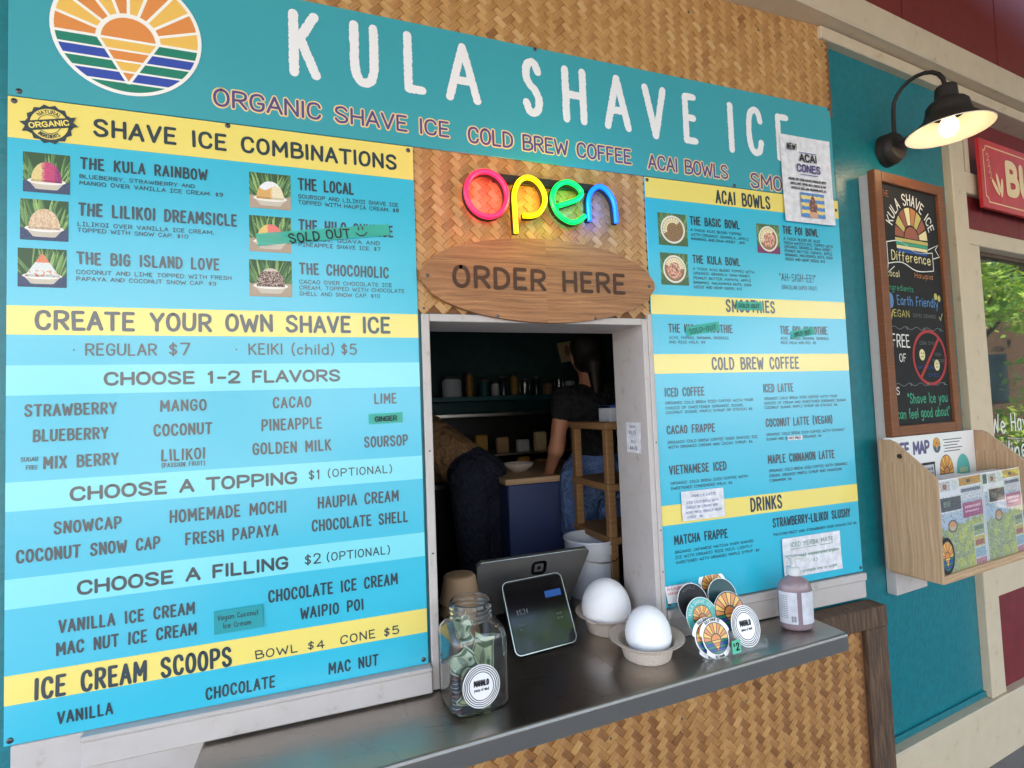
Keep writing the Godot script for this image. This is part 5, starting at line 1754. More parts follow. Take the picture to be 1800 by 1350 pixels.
func build_register() -> void:
	# the display that faces the customer
	var bl := Vector3(1.272, CT + 0.006, -0.082)
	var br := Vector3(1.506, CT + 0.006, -0.108)
	var tl := Vector3(1.279, 1.040, -0.186)
	var x := (br - bl).normalized()
	var y := (tl - bl)
	y = (y - x * y.dot(x)).normalized()
	var w := bl.distance_to(br)
	var h := 0.232
	var t := Transform3D(Basis(x, y, x.cross(y)), bl + x * w * 0.5 + y * h * 0.5)
	var o := thing("customer_display", "dark rounded payment display leaning back on the counter", "display", t.origin, "", t.basis)
	var b := MB.new()
	b.prism(rounded(w, h, 0.022), -0.014, 0.0)
	put(b, "body", M.black_plastic, o)
	var rim := MB.new()
	var rr := rounded(w - 0.002, h - 0.002, 0.021)
	rr.append(rr[0])
	rim.ribbon(rr, 0.0014, 0.0006, 2)
	put(rim, "rim", M.chrome_trim, o)
	var sc := MB.new()
	sc.prism(rounded(w - 0.012, h - 0.012, 0.017), 0.0002, 0.0012)
	var scr := put(sc, "screen", M.screen_black, o)
	var gt := MB.new()
	write(gt, "$5.24", -w * 0.36, 0.004, 0.044, 0.017, "sans", 0.0016)
	write(gt, "Subtotal", -w * 0.36, -0.030, 0.026, 0.007, "sans", 0.0016)
	write(gt, "Tax", -w * 0.36, -0.044, 0.011, 0.007, "sans", 0.0016)
	write(gt, "$5.00", w * 0.26, -0.020, 0.022, 0.007, "sans", 0.0016)
	write(gt, "$0.24", w * 0.26, -0.034, 0.022, 0.007, "sans", 0.0016)
	put(gt, "screen_text", M.chalk_grey, o).reparent(scr)
	var bt := MB.new()
	bt.prism(PackedVector2Array([Vector2(w * 0.15, 0.040), Vector2(w * 0.42, 0.040), Vector2(w * 0.42, 0.062), Vector2(w * 0.15, 0.062)]), 0.0013, 0.0016)
	put(bt, "screen_button", M.chalk_deep_blue, o).reparent(scr)
	var stn := MB.new()
	stn.box(Vector3(0, -h * 0.40, -0.045), Vector3(w * 0.5, 0.012, 0.06), 0.004)
	put(stn, "stand", M.grey_plastic, o)
	# the till behind it, its back to the customer
	var a := Vector3(1.212, 0.868, -0.395)
	var c := Vector3(1.668, 0.868, -0.400)
	var d := Vector3(1.232, 1.072, -0.310)
	var px := (c - a).normalized()
	var py := (d - a)
	py = (py - px * py.dot(px)).normalized()
	var pw := a.distance_to(c)
	var t2 := Transform3D(Basis(px, py, px.cross(py)), (a + c) * 0.5)
	var k := thing("till_tablet", "grey till tablet seen from behind with a square emblem", "tablet", t2.origin, "", t2.basis)
	var pb := MB.new()
	var hh := 0.225
	var poly := PackedVector2Array([Vector2(-pw * 0.5 + 0.02, -0.02), Vector2(pw * 0.5 - 0.05, -0.02), Vector2(pw * 0.5, hh - 0.01), Vector2(pw * 0.5 - 0.012, hh), Vector2(-pw * 0.5 + 0.012, hh), Vector2(-pw * 0.5, hh - 0.012)])
	pb.prism(poly, -0.016, 0.0)
	put(pb, "back_cover", M.grey_plastic, k)
	var pe := MB.new()
	pe.box(Vector3(0, hh + 0.0015, -0.009), Vector3(pw - 0.026, 0.003, 0.016), 0.001)
	put(pe, "top_edge", M.chrome_trim, k)
	var em := MB.new()
	var ring := rounded(0.050, 0.050, 0.012, 4)
	ring.append(ring[0])
	em.xf = Transform3D(Basis(), Vector3(0.02, hh - 0.055, 0))
	em.ribbon(ring, 0.0065, 0.0008, 2)
	em.prism(rounded(0.014, 0.014, 0.003, 3), 0.0004, 0.0010)
	put(em, "emblem", M.screen_black, k)
	var ft := MB.new()
	ft.box(Vector3(0, -0.03, -0.05), Vector3(0.2, 0.02, 0.16), 0.005)
	put(ft, "foot", M.black_plastic, k)

func shave_ice(at: Vector3, rim: float, hb: float, ball: float, tall: float, off: Vector3, lab: String, lab2: String) -> void:
	var o := thing("paper_bowl", lab, "bowl", at, "display bowls on the counter")
	var b := MB.new()
	b.lathe([Vector2(0, 0.0), Vector2(rim * 0.58, 0.0), Vector2(rim * 0.58, 0.0), Vector2(rim * 0.62, 0.003), Vector2(rim * 0.70, hb * 0.55), Vector2(rim * 0.76, hb * 0.80), Vector2(rim * 0.98, hb * 0.955), Vector2(rim, hb * 0.985), Vector2(rim * 0.985, hb)], 48)
	b.lathe([Vector2(rim * 0.985, hb), Vector2(rim * 0.77, hb * 0.87), Vector2(rim * 0.73, hb * 0.80), Vector2(rim * 0.67, hb * 0.5), Vector2(rim * 0.58, 0.004), Vector2(0, 0.004)], 48)
	put(b, "shell", M.paper_bowl, o)
	var f := thing("foam_ball", lab2, "foam ball", at + off, "white balls in the display bowls")
	var nz := FastNoiseLite.new()
	nz.seed = int(at.x * 100)
	nz.frequency = 14.0
	var fb := MB.new()
	fb.grid(44, 26, func(u: float, v: float) -> Vector3:
		var a := -u * TAU
		var q := (v - 0.5) * PI
		var d := Vector3(cos(a) * cos(q), sin(q), sin(a) * cos(q))
		var r := 1.0 + 0.016 * nz.get_noise_3dv(d)
		return Vector3(d.x * ball * r, d.y * (tall if d.y > 0 else ball * 0.92) * r, d.z * ball * r), true)
	put(fb, "ball", M.foam, f)

func build_bowls() -> void:
	shave_ice(Vector3(1.652, CT, -0.160), 0.116, 0.068, 0.0885, 0.104, Vector3(-0.004, 0.078, 0), "tan paper bowl beside the payment display", "white snowy ball in the bowl beside the payment display")
	shave_ice(Vector3(1.668, CT, 0.062), 0.120, 0.064, 0.0725, 0.092, Vector3(0.004, 0.066, 0.006), "tan paper bowl nearest the counter's front edge", "white snowy ball in the bowl nearest the counter's front edge")

func logo_sticker(o: Node3D, r: float, rag: bool) -> void:
	# white die-cut with lettering above and below a sunrise disc
	var b := MB.new()
	var poly := PackedVector2Array()
	for k in 64:
		var a := k * TAU / 64 + 0.001
		var top := sin(a)
		var rr := 1.0
		if rag: rr = 1.26 if (top > 0.28 or top < -0.62) else 1.06
		poly.append(Vector2(cos(a), sin(a)) * r * rr)
	b.prism(poly, -0.0008, 0.0)
	var s := put(b, "backing", M.print_white, o)
	var d := MB.new()
	d.disc(Vector2.ZERO, r * 0.98, r * 0.98, 0.0004, 44)
	put(d, "sunrise_print", M.sticker_print, o)
	if rag:
		var w := MB.new()
		write_arc(w, "KULA SHAVE ICE", Vector2.ZERO, r * 1.05, 0.0, r * 0.17, 0.82, "bold", 0.0005)
		write_arc(w, "HILO HAWAII", Vector2.ZERO, r * 1.21, PI, r * 0.16, 0.80, "bold", 0.0005, true)
		put(w, "lettering", M.ink, o)

func build_stickers() -> void:
	picture("sticker_print", logo_tex(256, s8(40, 50, 60), s8(40, 50, 60)), 0.3)
	# clear stepped stand
	var hx0 := 1.800
	var hx1 := 2.050
	var o := thing("sticker_stand", "clear acrylic stepped stand holding stickers on the counter", "stand", Vector3(1.925, CT, 0.1))
	var prof := [Vector2(0.178, 0.001), Vector2(0.178, 0.030)]
	for k in 4:
		prof.append(Vector2(0.150 - k * 0.045, 0.012 + k * 0.034))
		prof.append(Vector2(0.140 - k * 0.045, 0.046 + k * 0.034))
	for sx in [hx0, hx1 - 0.003]:
		var side := wb(o)
		var poly := PackedVector2Array([Vector2(-0.178, 0.001), Vector2(-0.178, 0.030)])
		for k in 4:
			poly.append(Vector2(-0.155 + k * 0.045, 0.034 + k * 0.034))
			poly.append(Vector2(-0.140 + k * 0.045, 0.058 + k * 0.034))
		poly.append(Vector2(0.01, 0.001))
		side.xf = side.xf * Transform3D(Basis(Vector3(0, 0, -1), Vector3(0, 1, 0), Vector3(1, 0, 0)), Vector3(sx, CT, 0))
		side.prism(poly, 0.0, 0.003)
		put(side, "side_panel", M.acrylic, o)
	for k in 4:
		var z := 0.143 - k * 0.045
		var y0 := CT + 0.006 + k * 0.034
		wpiece(o, "riser", M.acrylic, hx0 + 0.003, hx1 - 0.003, y0, y0 + 0.034, z - 0.030, z - 0.0275)
		wpiece(o, "shelf", M.acrylic, hx0 + 0.003, hx1 - 0.003, y0 - 0.003, y0, z - 0.0275, z + 0.030)
	wpiece(o, "front_lip", M.acrylic, hx0 + 0.003, hx1 - 0.003, CT + 0.001, CT + 0.030, 0.175, 0.178)
	wpiece(o, "divider", M.acrylic, 1.9245, 1.9265, CT + 0.006, CT + 0.06, 0.118, 0.1745)
	var lean := Basis(Vector3(1, 0, 0), -0.30)
	var st := func(called: String, label: String, x: float, tier: int, r: float, dz := 0.0) -> Node3D:
		var k := float(tier)
		return thing(called, label, "sticker", Vector3(x, CT + 0.010 + k * 0.034 + r * cos(0.3), 0.160 - k * 0.045 - r * sin(0.3) + dz), "stickers in the clear stand", lean)
	# left column, front to back
	logo_sticker(st.call("sticker", "white die-cut sunrise sticker at the very front of the stand", 1.866, 0, 0.0475, 0.006), 0.0475, true)
	logo_sticker(st.call("sticker", "white sunrise sticker peeking out behind the front one at left", 1.846, 0, 0.0475, -0.004), 0.0475, true)
	var te: Node3D = st.call("sticker", "pale teal round sticker with a small sunburst in the stand's left column", 1.862, 1, 0.061)
	ringed(te, 0.061, M.sticker_teal, true, M.print_white)
	var bk: Node3D = st.call("sticker", "black round sticker with faint grey lettering in the stand", 1.862, 2, 0.060)
	ringed(bk, 0.060, M.ink, false, M.chalk_grey)
	var pk := thing("sticker", "square white card covered with pink lettering at the stand's back left", "sticker", Vector3(1.846, CT + 0.128, 0.016), "stickers in the clear stand", lean)
	var pb := MB.new()
	pb.prism(PackedVector2Array([Vector2(-0.056, 0), Vector2(0.056, 0), Vector2(0.056, 0.135), Vector2(-0.056, 0.135)]), -0.001, 0.0)
	put(pb, "card", M.print_white, pk)
	var pt := MB.new()
	for k in 8:
		write(pt, ["SHAVE ICE", "ALOHA HILO", "MAHALO NUI", "KULA KULA", "ISLAND LOVE", "SUNSHINE", "RAINBOWS", "HAWAII NEI"][k], -0.050, 0.120 - k * 0.0135, 0.100, 0.0105, "bold", 0.0004)
	put(pt, "lettering", M.sticker_pink, pk)
	# right column
	var mh: Node3D = st.call("sticker", "white oval sticker with black rings at the stand's front right", 1.992, 0, 0.062, 0.004)
	var ms := MB.new()
	striped_sticker(ms, 0.056, 0.063, mh, M.print_white)
	logo_sticker(st.call("sticker", "large round yellow sunrise sticker behind the ringed white one", 1.975, 1, 0.062), 0.062, false)
	var dk: Node3D = st.call("sticker", "plain dark green round sticker in the stand's right column", 1.985, 2, 0.060)
	ringed(dk, 0.060, M.sticker_dark, false, M.sticker_dark)
	logo_sticker(st.call("sticker", "white die-cut sunrise sticker at the back right of the stand", 1.982, 3, 0.048), 0.048, true)
	var tg := thing("price_tag", "small green paper tag marked two dollars on the sticker stand", "price tag", Vector3(1.905, CT + 0.008, 0.1795), "", Basis(Vector3(0, 0, 1), 0.06))
	var tb := MB.new()
	tb.prism(PackedVector2Array([Vector2(0, 0), Vector2(0.034, 0), Vector2(0.034, 0.042), Vector2(0, 0.042)]), 0.0, 0.0006)
	put(tb, "paper", M.tag_green, tg)
	var tx := MB.new()
	write(tx, "$", 0.004, 0.022, 0.008, 0.012, "bold", 0.0010)
	write(tx, "2", 0.013, 0.008, 0.016, 0.026, "bold", 0.0010)
	put(tx, "lettering", M.ink, tg)

func ringed(o: Node3D, r: float, m: Material, sunburst: bool, ink: Material) -> void:
	var b := MB.new()
	var poly := PackedVector2Array()
	for k in 48:
		poly.append(Vector2(cos(k * TAU / 48), sin(k * TAU / 48)) * r)
	b.prism(poly, -0.0008, 0.0)
	put(b, "disc", m, o)
	var e := MB.new()
	var rim := poly.duplicate()
	rim.append(rim[0])
	for k in rim.size():
		rim[k] *= 0.985
	e.ribbon(rim, r * 0.016, 0.0003, 2)
	put(e, "rim", M.print_white, o)
	var w := MB.new()
	write_arc(w, "KULA SHAVE ICE" if sunburst else "MAHALO", Vector2.ZERO, r * 0.70, -0.15, r * 0.17, 1.05, "thin", 0.0004)
	put(w, "lettering", ink, o)
	if sunburst:
		var d := MB.new()
		d.disc(Vector2.ZERO, r * 0.60, r * 0.60, 0.0006, 36)
		put(d, "sunrise_print", M.sticker_print, o)

func build_soap() -> void:
	var o := thing("soap_bottle", "clear pump bottle of rose brown soap with white labels on the counter", "bottle", Vector3(2.258, CT, 0.098), "", Basis(Vector3.UP, -0.35))
	var b := MB.new()
	b.lathe([Vector2(0, 0), Vector2(0.040, 0), Vector2(0.052, 0.004), Vector2(0.057, 0.014), Vector2(0.058, 0.07), Vector2(0.058, 0.135), Vector2(0.054, 0.154), Vector2(0.042, 0.170), Vector2(0.026, 0.178), Vector2(0.020, 0.182), Vector2(0.020, 0.190), Vector2(0, 0.190)], 40, 1.0, 0.66)
	put(b, "body", M.soap, o)
	# wrap-around label with the slot the soap shows through
	for part in [[-3.05, -1.78, "label"], [-1.52, -0.35, "label"]]:
		var l := MB.new()
		l.grid(16, 1, func(u: float, v: float) -> Vector3:
			var a := lerpf(part[0], part[1], u)
			return Vector3(cos(a) * 0.0586, 0.026 + v * 0.108, -sin(a) * 0.0586 * 0.665))
		put(l, "label", M.paper_grey, o)
	var ln := MB.new()
	for k in 13:
		for q in 4:
			var a0 := -2.95 + q * 0.16
			var a1 := a0 + 0.13
			var y := 0.120 - k * 0.0062
			ln.face([Vector3(cos(a0) * 0.0590, y, -sin(a0) * 0.0393), Vector3(cos(a1) * 0.0590, y, -sin(a1) * 0.0393), Vector3(cos(a1) * 0.0590, y + 0.002, -sin(a1) * 0.0393), Vector3(cos(a0) * 0.0590, y + 0.002, -sin(a0) * 0.0393)], Vector3(cos(a0), 0, -sin(a0)))
	for y in [0.034, 0.039, 0.044, 0.049]:
		ln.face([Vector3(cos(-2.15) * 0.0591, y, -sin(-2.15) * 0.0393), Vector3(cos(-1.88) * 0.0591, y, -sin(-1.88) * 0.0393), Vector3(cos(-1.88) * 0.0591, y + 0.0038, -sin(-1.88) * 0.0393), Vector3(cos(-2.15) * 0.0591, y + 0.0038, -sin(-2.15) * 0.0393)], Vector3(0, 0, 1))
	put(ln, "label_print", M.chalk_grey, o)
	var p := MB.new()
	p.lathe([Vector2(0.0, 0.186), Vector2(0.022, 0.186), Vector2(0.022, 0.186), Vector2(0.0225, 0.190), Vector2(0.021, 0.210), Vector2(0.013, 0.213), Vector2(0.011, 0.214), Vector2(0.0085, 0.218), Vector2(0.0085, 0.236), Vector2(0.012, 0.238), Vector2(0.013, 0.246), Vector2(0.011, 0.250), Vector2(0, 0.251)], 24)
	var pm := put(p, "pump", M.pump_plastic, o)
	var nz := MB.new()
	nz.tube([Vector3(0.006, 0.245, 0), Vector3(0.026, 0.246, 0.004), Vector3(0.040, 0.243, 0.006), Vector3(0.045, 0.236, 0.007)], [0.007, 0.006, 0.0048, 0.0042], 10)
	nz.box(Vector3(-0.008, 0.2475, 0), Vector3(0.026, 0.005, 0.018), 0.002)
	put(nz, "nozzle", M.pump_plastic, o).reparent(pm)

# ---------------------------------------------------------------- on the turned wall: lamp, chalkboard, map box

func build_lamp() -> void:
	var s := 0.41
	var cy := 2.735
	var o := rthing("wall_lamp", "lit black gooseneck wall lamp with white chipped enamel shade", "lamp", s, cy, 0.0)
	var base := rb(o)
	base.xf = base.xf * Transform3D(Basis(Vector3(1, 0, 0), PI * 0.5), Vector3(s, cy, 0))
	base.lathe([Vector2(0, 0.0), Vector2(0.072, 0.0), Vector2(0.072, 0.0), Vector2(0.072, 0.018), Vector2(0.068, 0.022), Vector2(0.070, 0.026), Vector2(0.070, 0.040), Vector2(0.064, 0.046), Vector2(0.060, 0.060), Vector2(0.052, 0.066), Vector2(0, 0.066)], 32)
	put(base, "wall_plate", M.black_iron, o)
	var arm := rb(o)
	var pts := []
	for p in [[2.775, 0.046], [2.83, 0.046], [2.89, 0.048]]:
		pts.append(Vector3(s, p[0], p[1]))
	for k in 11:
		var a := PI - k * PI / 10.0
		pts.append(Vector3(s, 2.905 + sin(a) * 0.098, 0.147 + cos(a) * 0.098))
	pts.append(Vector3(s, 2.885, 0.245))
	arm.tube(pts, 0.0085, 10)
	put(arm, "gooseneck", M.black_iron, o)
	var rod := rb(o)
	rod.tube([Vector3(s, 2.745, 0.055), Vector3(s, 2.795, 0.215)], 0.006, 8)
	put(rod, "brace", M.black_iron, o)
	var n0 := 0.247
	var cap := rb(o)
	cap.xf = cap.xf * Transform3D(Basis(), Vector3(s, 2.70, n0))
	cap.lathe([Vector2(0.078, 0.078), Vector2(0.076, 0.090), Vector2(0.072, 0.118), Vector2(0.062, 0.130), Vector2(0.042, 0.136), Vector2(0.040, 0.150), Vector2(0.037, 0.192), Vector2(0.030, 0.200), Vector2(0, 0.203)], 28)
	put(cap, "lamp_holder", M.black_iron, o)
	var sh := rb(o)
	sh.xf = cap.xf
	sh.lathe([Vector2(0.146, 0.010), Vector2(0.114, 0.036), Vector2(0.084, 0.066), Vector2(0.079, 0.082)], 40)
	put(sh, "shade_outside", M.black_iron, o)
	var si := rb(o)
	si.xf = cap.xf
	si.lathe([Vector2(0.05, 0.070), Vector2(0.079, 0.062), Vector2(0.112, 0.032), Vector2(0.145, 0.008), Vector2(0.147, 0.008), Vector2(0.1475, 0.010), Vector2(0.146, 0.0115)], 48)
	put(si, "shade_inside", M.enamel, o)
	var chip := rb(o)
	chip.xf = cap.xf
	for q in [[0.3, 0.05], [0.42, 0.03], [0.7, 0.045], [2.6, 0.04], [2.75, 0.02], [5.2, 0.03]]:
		chip.grid(4, 2, func(u: float, v: float) -> Vector3:
			var a: float = q[0] + u * q[1] * 3.0
			var r := 0.1485 - v * 0.012 * sin(u * PI)
			return Vector3(cos(a) * r, 0.0072 + (0.1485 - r) * 0.66, sin(a) * r))
	put(chip, "enamel_chip", M.black_iron, o)
	var bulb := rb(o)
	bulb.xf = cap.xf
	bulb.lathe([Vector2(0, -0.014), Vector2(0.016, -0.011), Vector2(0.028, 0.002), Vector2(0.034, 0.020), Vector2(0.032, 0.040), Vector2(0.022, 0.062), Vector2(0.018, 0.08)], 24)
	put(bulb, "bulb", M.bulb, o)
	var li := OmniLight3D.new()
	li.name = "lamp_light"
	li.position = RT * Vector3(s, 2.672, n0)
	li.light_color = Color(1.0, 0.84, 0.62)
	li.light_energy = 0.006
	li.light_size = 0.03
	li.omni_range = 9.0
	li.omni_attenuation = 2.0
	li.shadow_enabled = true
	add_child(li)

func build_chalkboard() -> void:
	var pk := rthing("backing_plank", "tall white plank on the teal wall behind the chalkboard and map box", "plank", 0.3, 0.80, 0.0)
	rpiece(pk, "board", M.white_trim, 0.197, 0.42, 0.80, 2.585, 0.0005, 0.040, 0.002)
	var o := rthing("chalkboard", "tall wooden framed chalkboard with colored chalk lettering under the wall lamp", "chalkboard", 0.46, 1.455, 0.041)
	var n1 := 0.072
	rpiece(o, "frame_side", M.frame_wood, 0.190, 0.240, 1.456, 2.592, 0.041, n1, 0.003)
	rpiece(o, "frame_side", M.frame_wood, 0.678, 0.728, 1.456, 2.592, 0.041, n1, 0.003)
	rpiece(o, "frame_rail", M.frame_wood, 0.2405, 0.6775, 2.546, 2.5915, 0.041, n1 - 0.001, 0.003)
	rpiece(o, "frame_rail", M.frame_wood, 0.2405, 0.6775, 1.4565, 1.500, 0.041, n1 - 0.001, 0.003)
	rpiece(o, "slate", M.slate, 0.2405, 0.6775, 1.5005, 2.5455, 0.041, 0.058)
	var X := func(f: float) -> float: return 0.2405 + f * 0.437
	var Y := func(f: float) -> float: return 2.5455 - f * 1.045
	var z := 0.0588
	var line := func(m: String, text: String, fx: float, fy: float, fw: float, h: float, style := "chalk", bold := 1.0) -> void:
		var b := rb(o)
		write(b, text, X.call(fx), Y.call(fy), fw * 0.437, h, style, z, bold)
		put(b, "chalk_lettering", M[m], o)
	var c := Vector2(X.call(0.50), Y.call(0.215))
	var ab := rb(o)
	write_arc(ab, "KULA SHAVE ICE", c + Vector2(0, -0.005), 0.150, 0.0, 0.046, 0.92, "chalk", z, false, 1.15, 1.05)
	put(ab, "chalk_lettering", M.chalk_white, o)
	line.call("chalk_brown", "THE", 0.02, 0.055, 0.13, 0.030)
	# the sunrise dome, drawn ray by ray
	var cols := ["chalk_cream", "chalk_brown", "chalk_yellow", "chalk_orange", "chalk_cream", "chalk_brown", "chalk_yellow", "chalk_brown"]
	for k in 8:
		var rbm := rb(o)
		var a0 := k * PI / 8 + 0.03
		var a1 := (k + 1) * PI / 8 - 0.03
		var wedge := PackedVector2Array()
		for q in 4:
			wedge.append(c + Vector2(cos(lerpf(a0, a1, q / 3.0)) * 0.125, sin(lerpf(a0, a1, q / 3.0)) * 0.140))
		for q in 4:
			wedge.append(c + Vector2(cos(lerpf(a1, a0, q / 3.0)) * 0.062, sin(lerpf(a1, a0, q / 3.0)) * 0.062))
		rbm.prism(wedge, 0.0582, 0.0588)
		put(rbm, "chalk_ray", M[cols[k]], o)
	var sunb := rb(o)
	var half := PackedVector2Array()
	for k in 13:
		half.append(c + Vector2(cos(k * PI / 12), sin(k * PI / 12)) * 0.054)
	sunb.prism(half, 0.0582, 0.0588)
	put(sunb, "chalk_sun", M.chalk_brown, o)
	for k in 4:
		var st := rb(o)
		var y0: float = c.y - 0.004 - k * 0.0165
		var w0 := 0.126 - 0.004 * k
		st.prism(PackedVector2Array([Vector2(c.x - w0, y0 - 0.0145), Vector2(c.x + w0, y0 - 0.0145), Vector2(c.x + w0, y0), Vector2(c.x - w0, y0)]), 0.0582, 0.0588)
		put(st, "chalk_wave", M[["chalk_yellow", "chalk_green", "chalk_cream", "chalk_deep_blue"][k]], o)
	# ribbon banner
	var bn := rb(o)
	for q in [[0.245, 0.262], [0.335, 0.342]]:
		poly_line(bn, [Vector2(X.call(0.06), Y.call(q[0])), Vector2(X.call(0.3), Y.call(q[0] - 0.012)), Vector2(X.call(0.55), Y.call(q[1] + 0.010)), Vector2(X.call(0.86), Y.call(q[1]))], 0.0022, z, true)
	poly_line(bn, [Vector2(X.call(0.06), Y.call(0.245)), Vector2(X.call(0.06), Y.call(0.335))], 0.0022, z + 0.0002)
	poly_line(bn, [Vector2(X.call(0.86), Y.call(0.262)), Vector2(X.call(0.86), Y.call(0.342))], 0.0022, z + 0.0002)
	poly_line(bn, [Vector2(X.call(0.78), Y.call(0.252)), Vector2(X.call(0.98), Y.call(0.222)), Vector2(X.call(0.92), Y.call(0.245)), Vector2(X.call(0.99), Y.call(0.275)), Vector2(X.call(0.87), Y.call(0.288))], 0.0022, z)
	poly_line(bn, [Vector2(X.call(0.06), Y.call(0.335)), Vector2(X.call(0.04), Y.call(0.375)), Vector2(X.call(0.16), Y.call(0.345))], 0.0022, z)
	put(bn, "chalk_banner", M.chalk_white, o)
	line.call("chalk_cream", "Difference", 0.12, 0.318, 0.70, 0.046)
	line.call("chalk_cream", "Local", 0.02, 0.388, 0.22, 0.030)
	line.call("chalk_orange", "Haupia", 0.50, 0.382, 0.34, 0.026, "chalk", 1.2)
	line.call("chalk_green", "Ingredients", 0.02, 0.445, 0.44, 0.028, "chalk", 0.8)
	line.call("chalk_blue", "Earth Friendly", 0.16, 0.505, 0.74, 0.044)
	line.call("chalk_yellow", "VEGAN", 0.02, 0.555, 0.34, 0.032)
	line.call("chalk_grey", "COFFEE CREAMERS", 0.42, 0.552, 0.42, 0.016)
	var gb := rb(o)
	gb.disc(Vector2(X.call(0.055), Y.call(0.488)), 0.022, 0.034, z, 24)
	put(gb, "chalk_globe", M.chalk_blue, o)
	var pine := rb(o)
	pine.disc(Vector2(X.call(0.86), Y.call(0.455)), 0.013, 0.016, z, 14)
	pine.disc(Vector2(X.call(0.92), Y.call(0.462)), 0.012, 0.015, z + 0.0003, 14)
	put(pine, "chalk_fruit", M.chalk_yellow, o)
	var ck := rb(o)
	poly_line(ck, [Vector2(X.call(0.90), Y.call(0.545)), Vector2(X.call(0.92), Y.call(0.558)), Vector2(X.call(0.96), Y.call(0.528))], 0.0024, z)
	poly_line(ck, [Vector2(X.call(0.02), Y.call(0.535)), Vector2(X.call(0.05), Y.call(0.565)), Vector2(X.call(0.09), Y.call(0.530))], 0.0024, z)
	put(ck, "chalk_tick", M.chalk_yellow, o)
	for fy in [0.60, 0.835]:
		var wv := rb(o)
		var pts := []
		for k in 25:
			pts.append(Vector2(X.call(0.03 + k * 0.0385), Y.call(fy) + sin(k * 1.25) * 0.006))
		poly_line(wv, pts, 0.0016, z, true)
		for k in 3:
			wv.disc(Vector2(X.call(0.3 + k * 0.3), Y.call(fy)), 0.006, 0.007, z + 0.0004, 10)
		put(wv, "chalk_wave_line", M.chalk_grey, o)
	line.call("chalk_white", "FREE", 0.03, 0.682, 0.30, 0.058)
	line.call("chalk_white", "OF", 0.13, 0.742, 0.12, 0.036)
	# prohibition ring with words and two faces
	var rc := Vector2(X.call(0.67), Y.call(0.722))
	var ring := rb(o)
	var pts2 := PackedVector2Array()
	for k in 41:
		pts2.append(rc + Vector2(cos(k * TAU / 40) * 0.128, sin(k * TAU / 40) * 0.118))
	ring.ribbon(pts2, 0.0068, z, 2)
	ring.ribbon(PackedVector2Array([rc + Vector2(-0.082, -0.090), rc + Vector2(0.082, 0.090)]), 0.0075, z + 0.0003, 3)
	put(ring, "chalk_ring", M.chalk_red, o)
	for q in [[-0.060, 0.012], [0.052, -0.034]]:
		var fb := rb(o)
		fb.disc(rc + Vector2(q[0], q[1]), 0.022, 0.025, z, 22)
		put(fb, "chalk_face", M.chalk_cream, o)
		var ft := rb(o)
		for e in [-0.007, 0.007]:
			ft.disc(rc + Vector2(q[0] + e, q[1] + 0.007), 0.003, 0.004, z + 0.0006, 8)
		poly_line(ft, [rc + Vector2(q[0] - 0.008, q[1] - 0.010), rc + Vector2(q[0], q[1] - 0.006), rc + Vector2(q[0] + 0.008, q[1] - 0.010)], 0.0014, z + 0.0006)
		put(ft, "face_drawing", M.slate, o)
	line.call("chalk_grey", "CORN SYRUP", 0.50, 0.668, 0.32, 0.016)
	line.call("chalk_grey", "HIGH", 0.76, 0.715, 0.12, 0.016)
	line.call("chalk_grey", "FRUCTOSE", 0.72, 0.742, 0.22, 0.014)
	line.call("chalk_deep_blue", "ARTIFICIAL", 0.44, 0.772, 0.30, 0.016)
	line.call("chalk_deep_blue", "DYES", 0.62, 0.805, 0.20, 0.016)
	line.call("chalk_green", "\"Shave Ice you", 0.22, 0.915, 0.72, 0.046)
	line.call("chalk_green", "can feel good about\"", 0.03, 0.975, 0.94, 0.044)
	line.call("chalk_white", "'S", 0.02, 0.875, 0.08, 0.034)

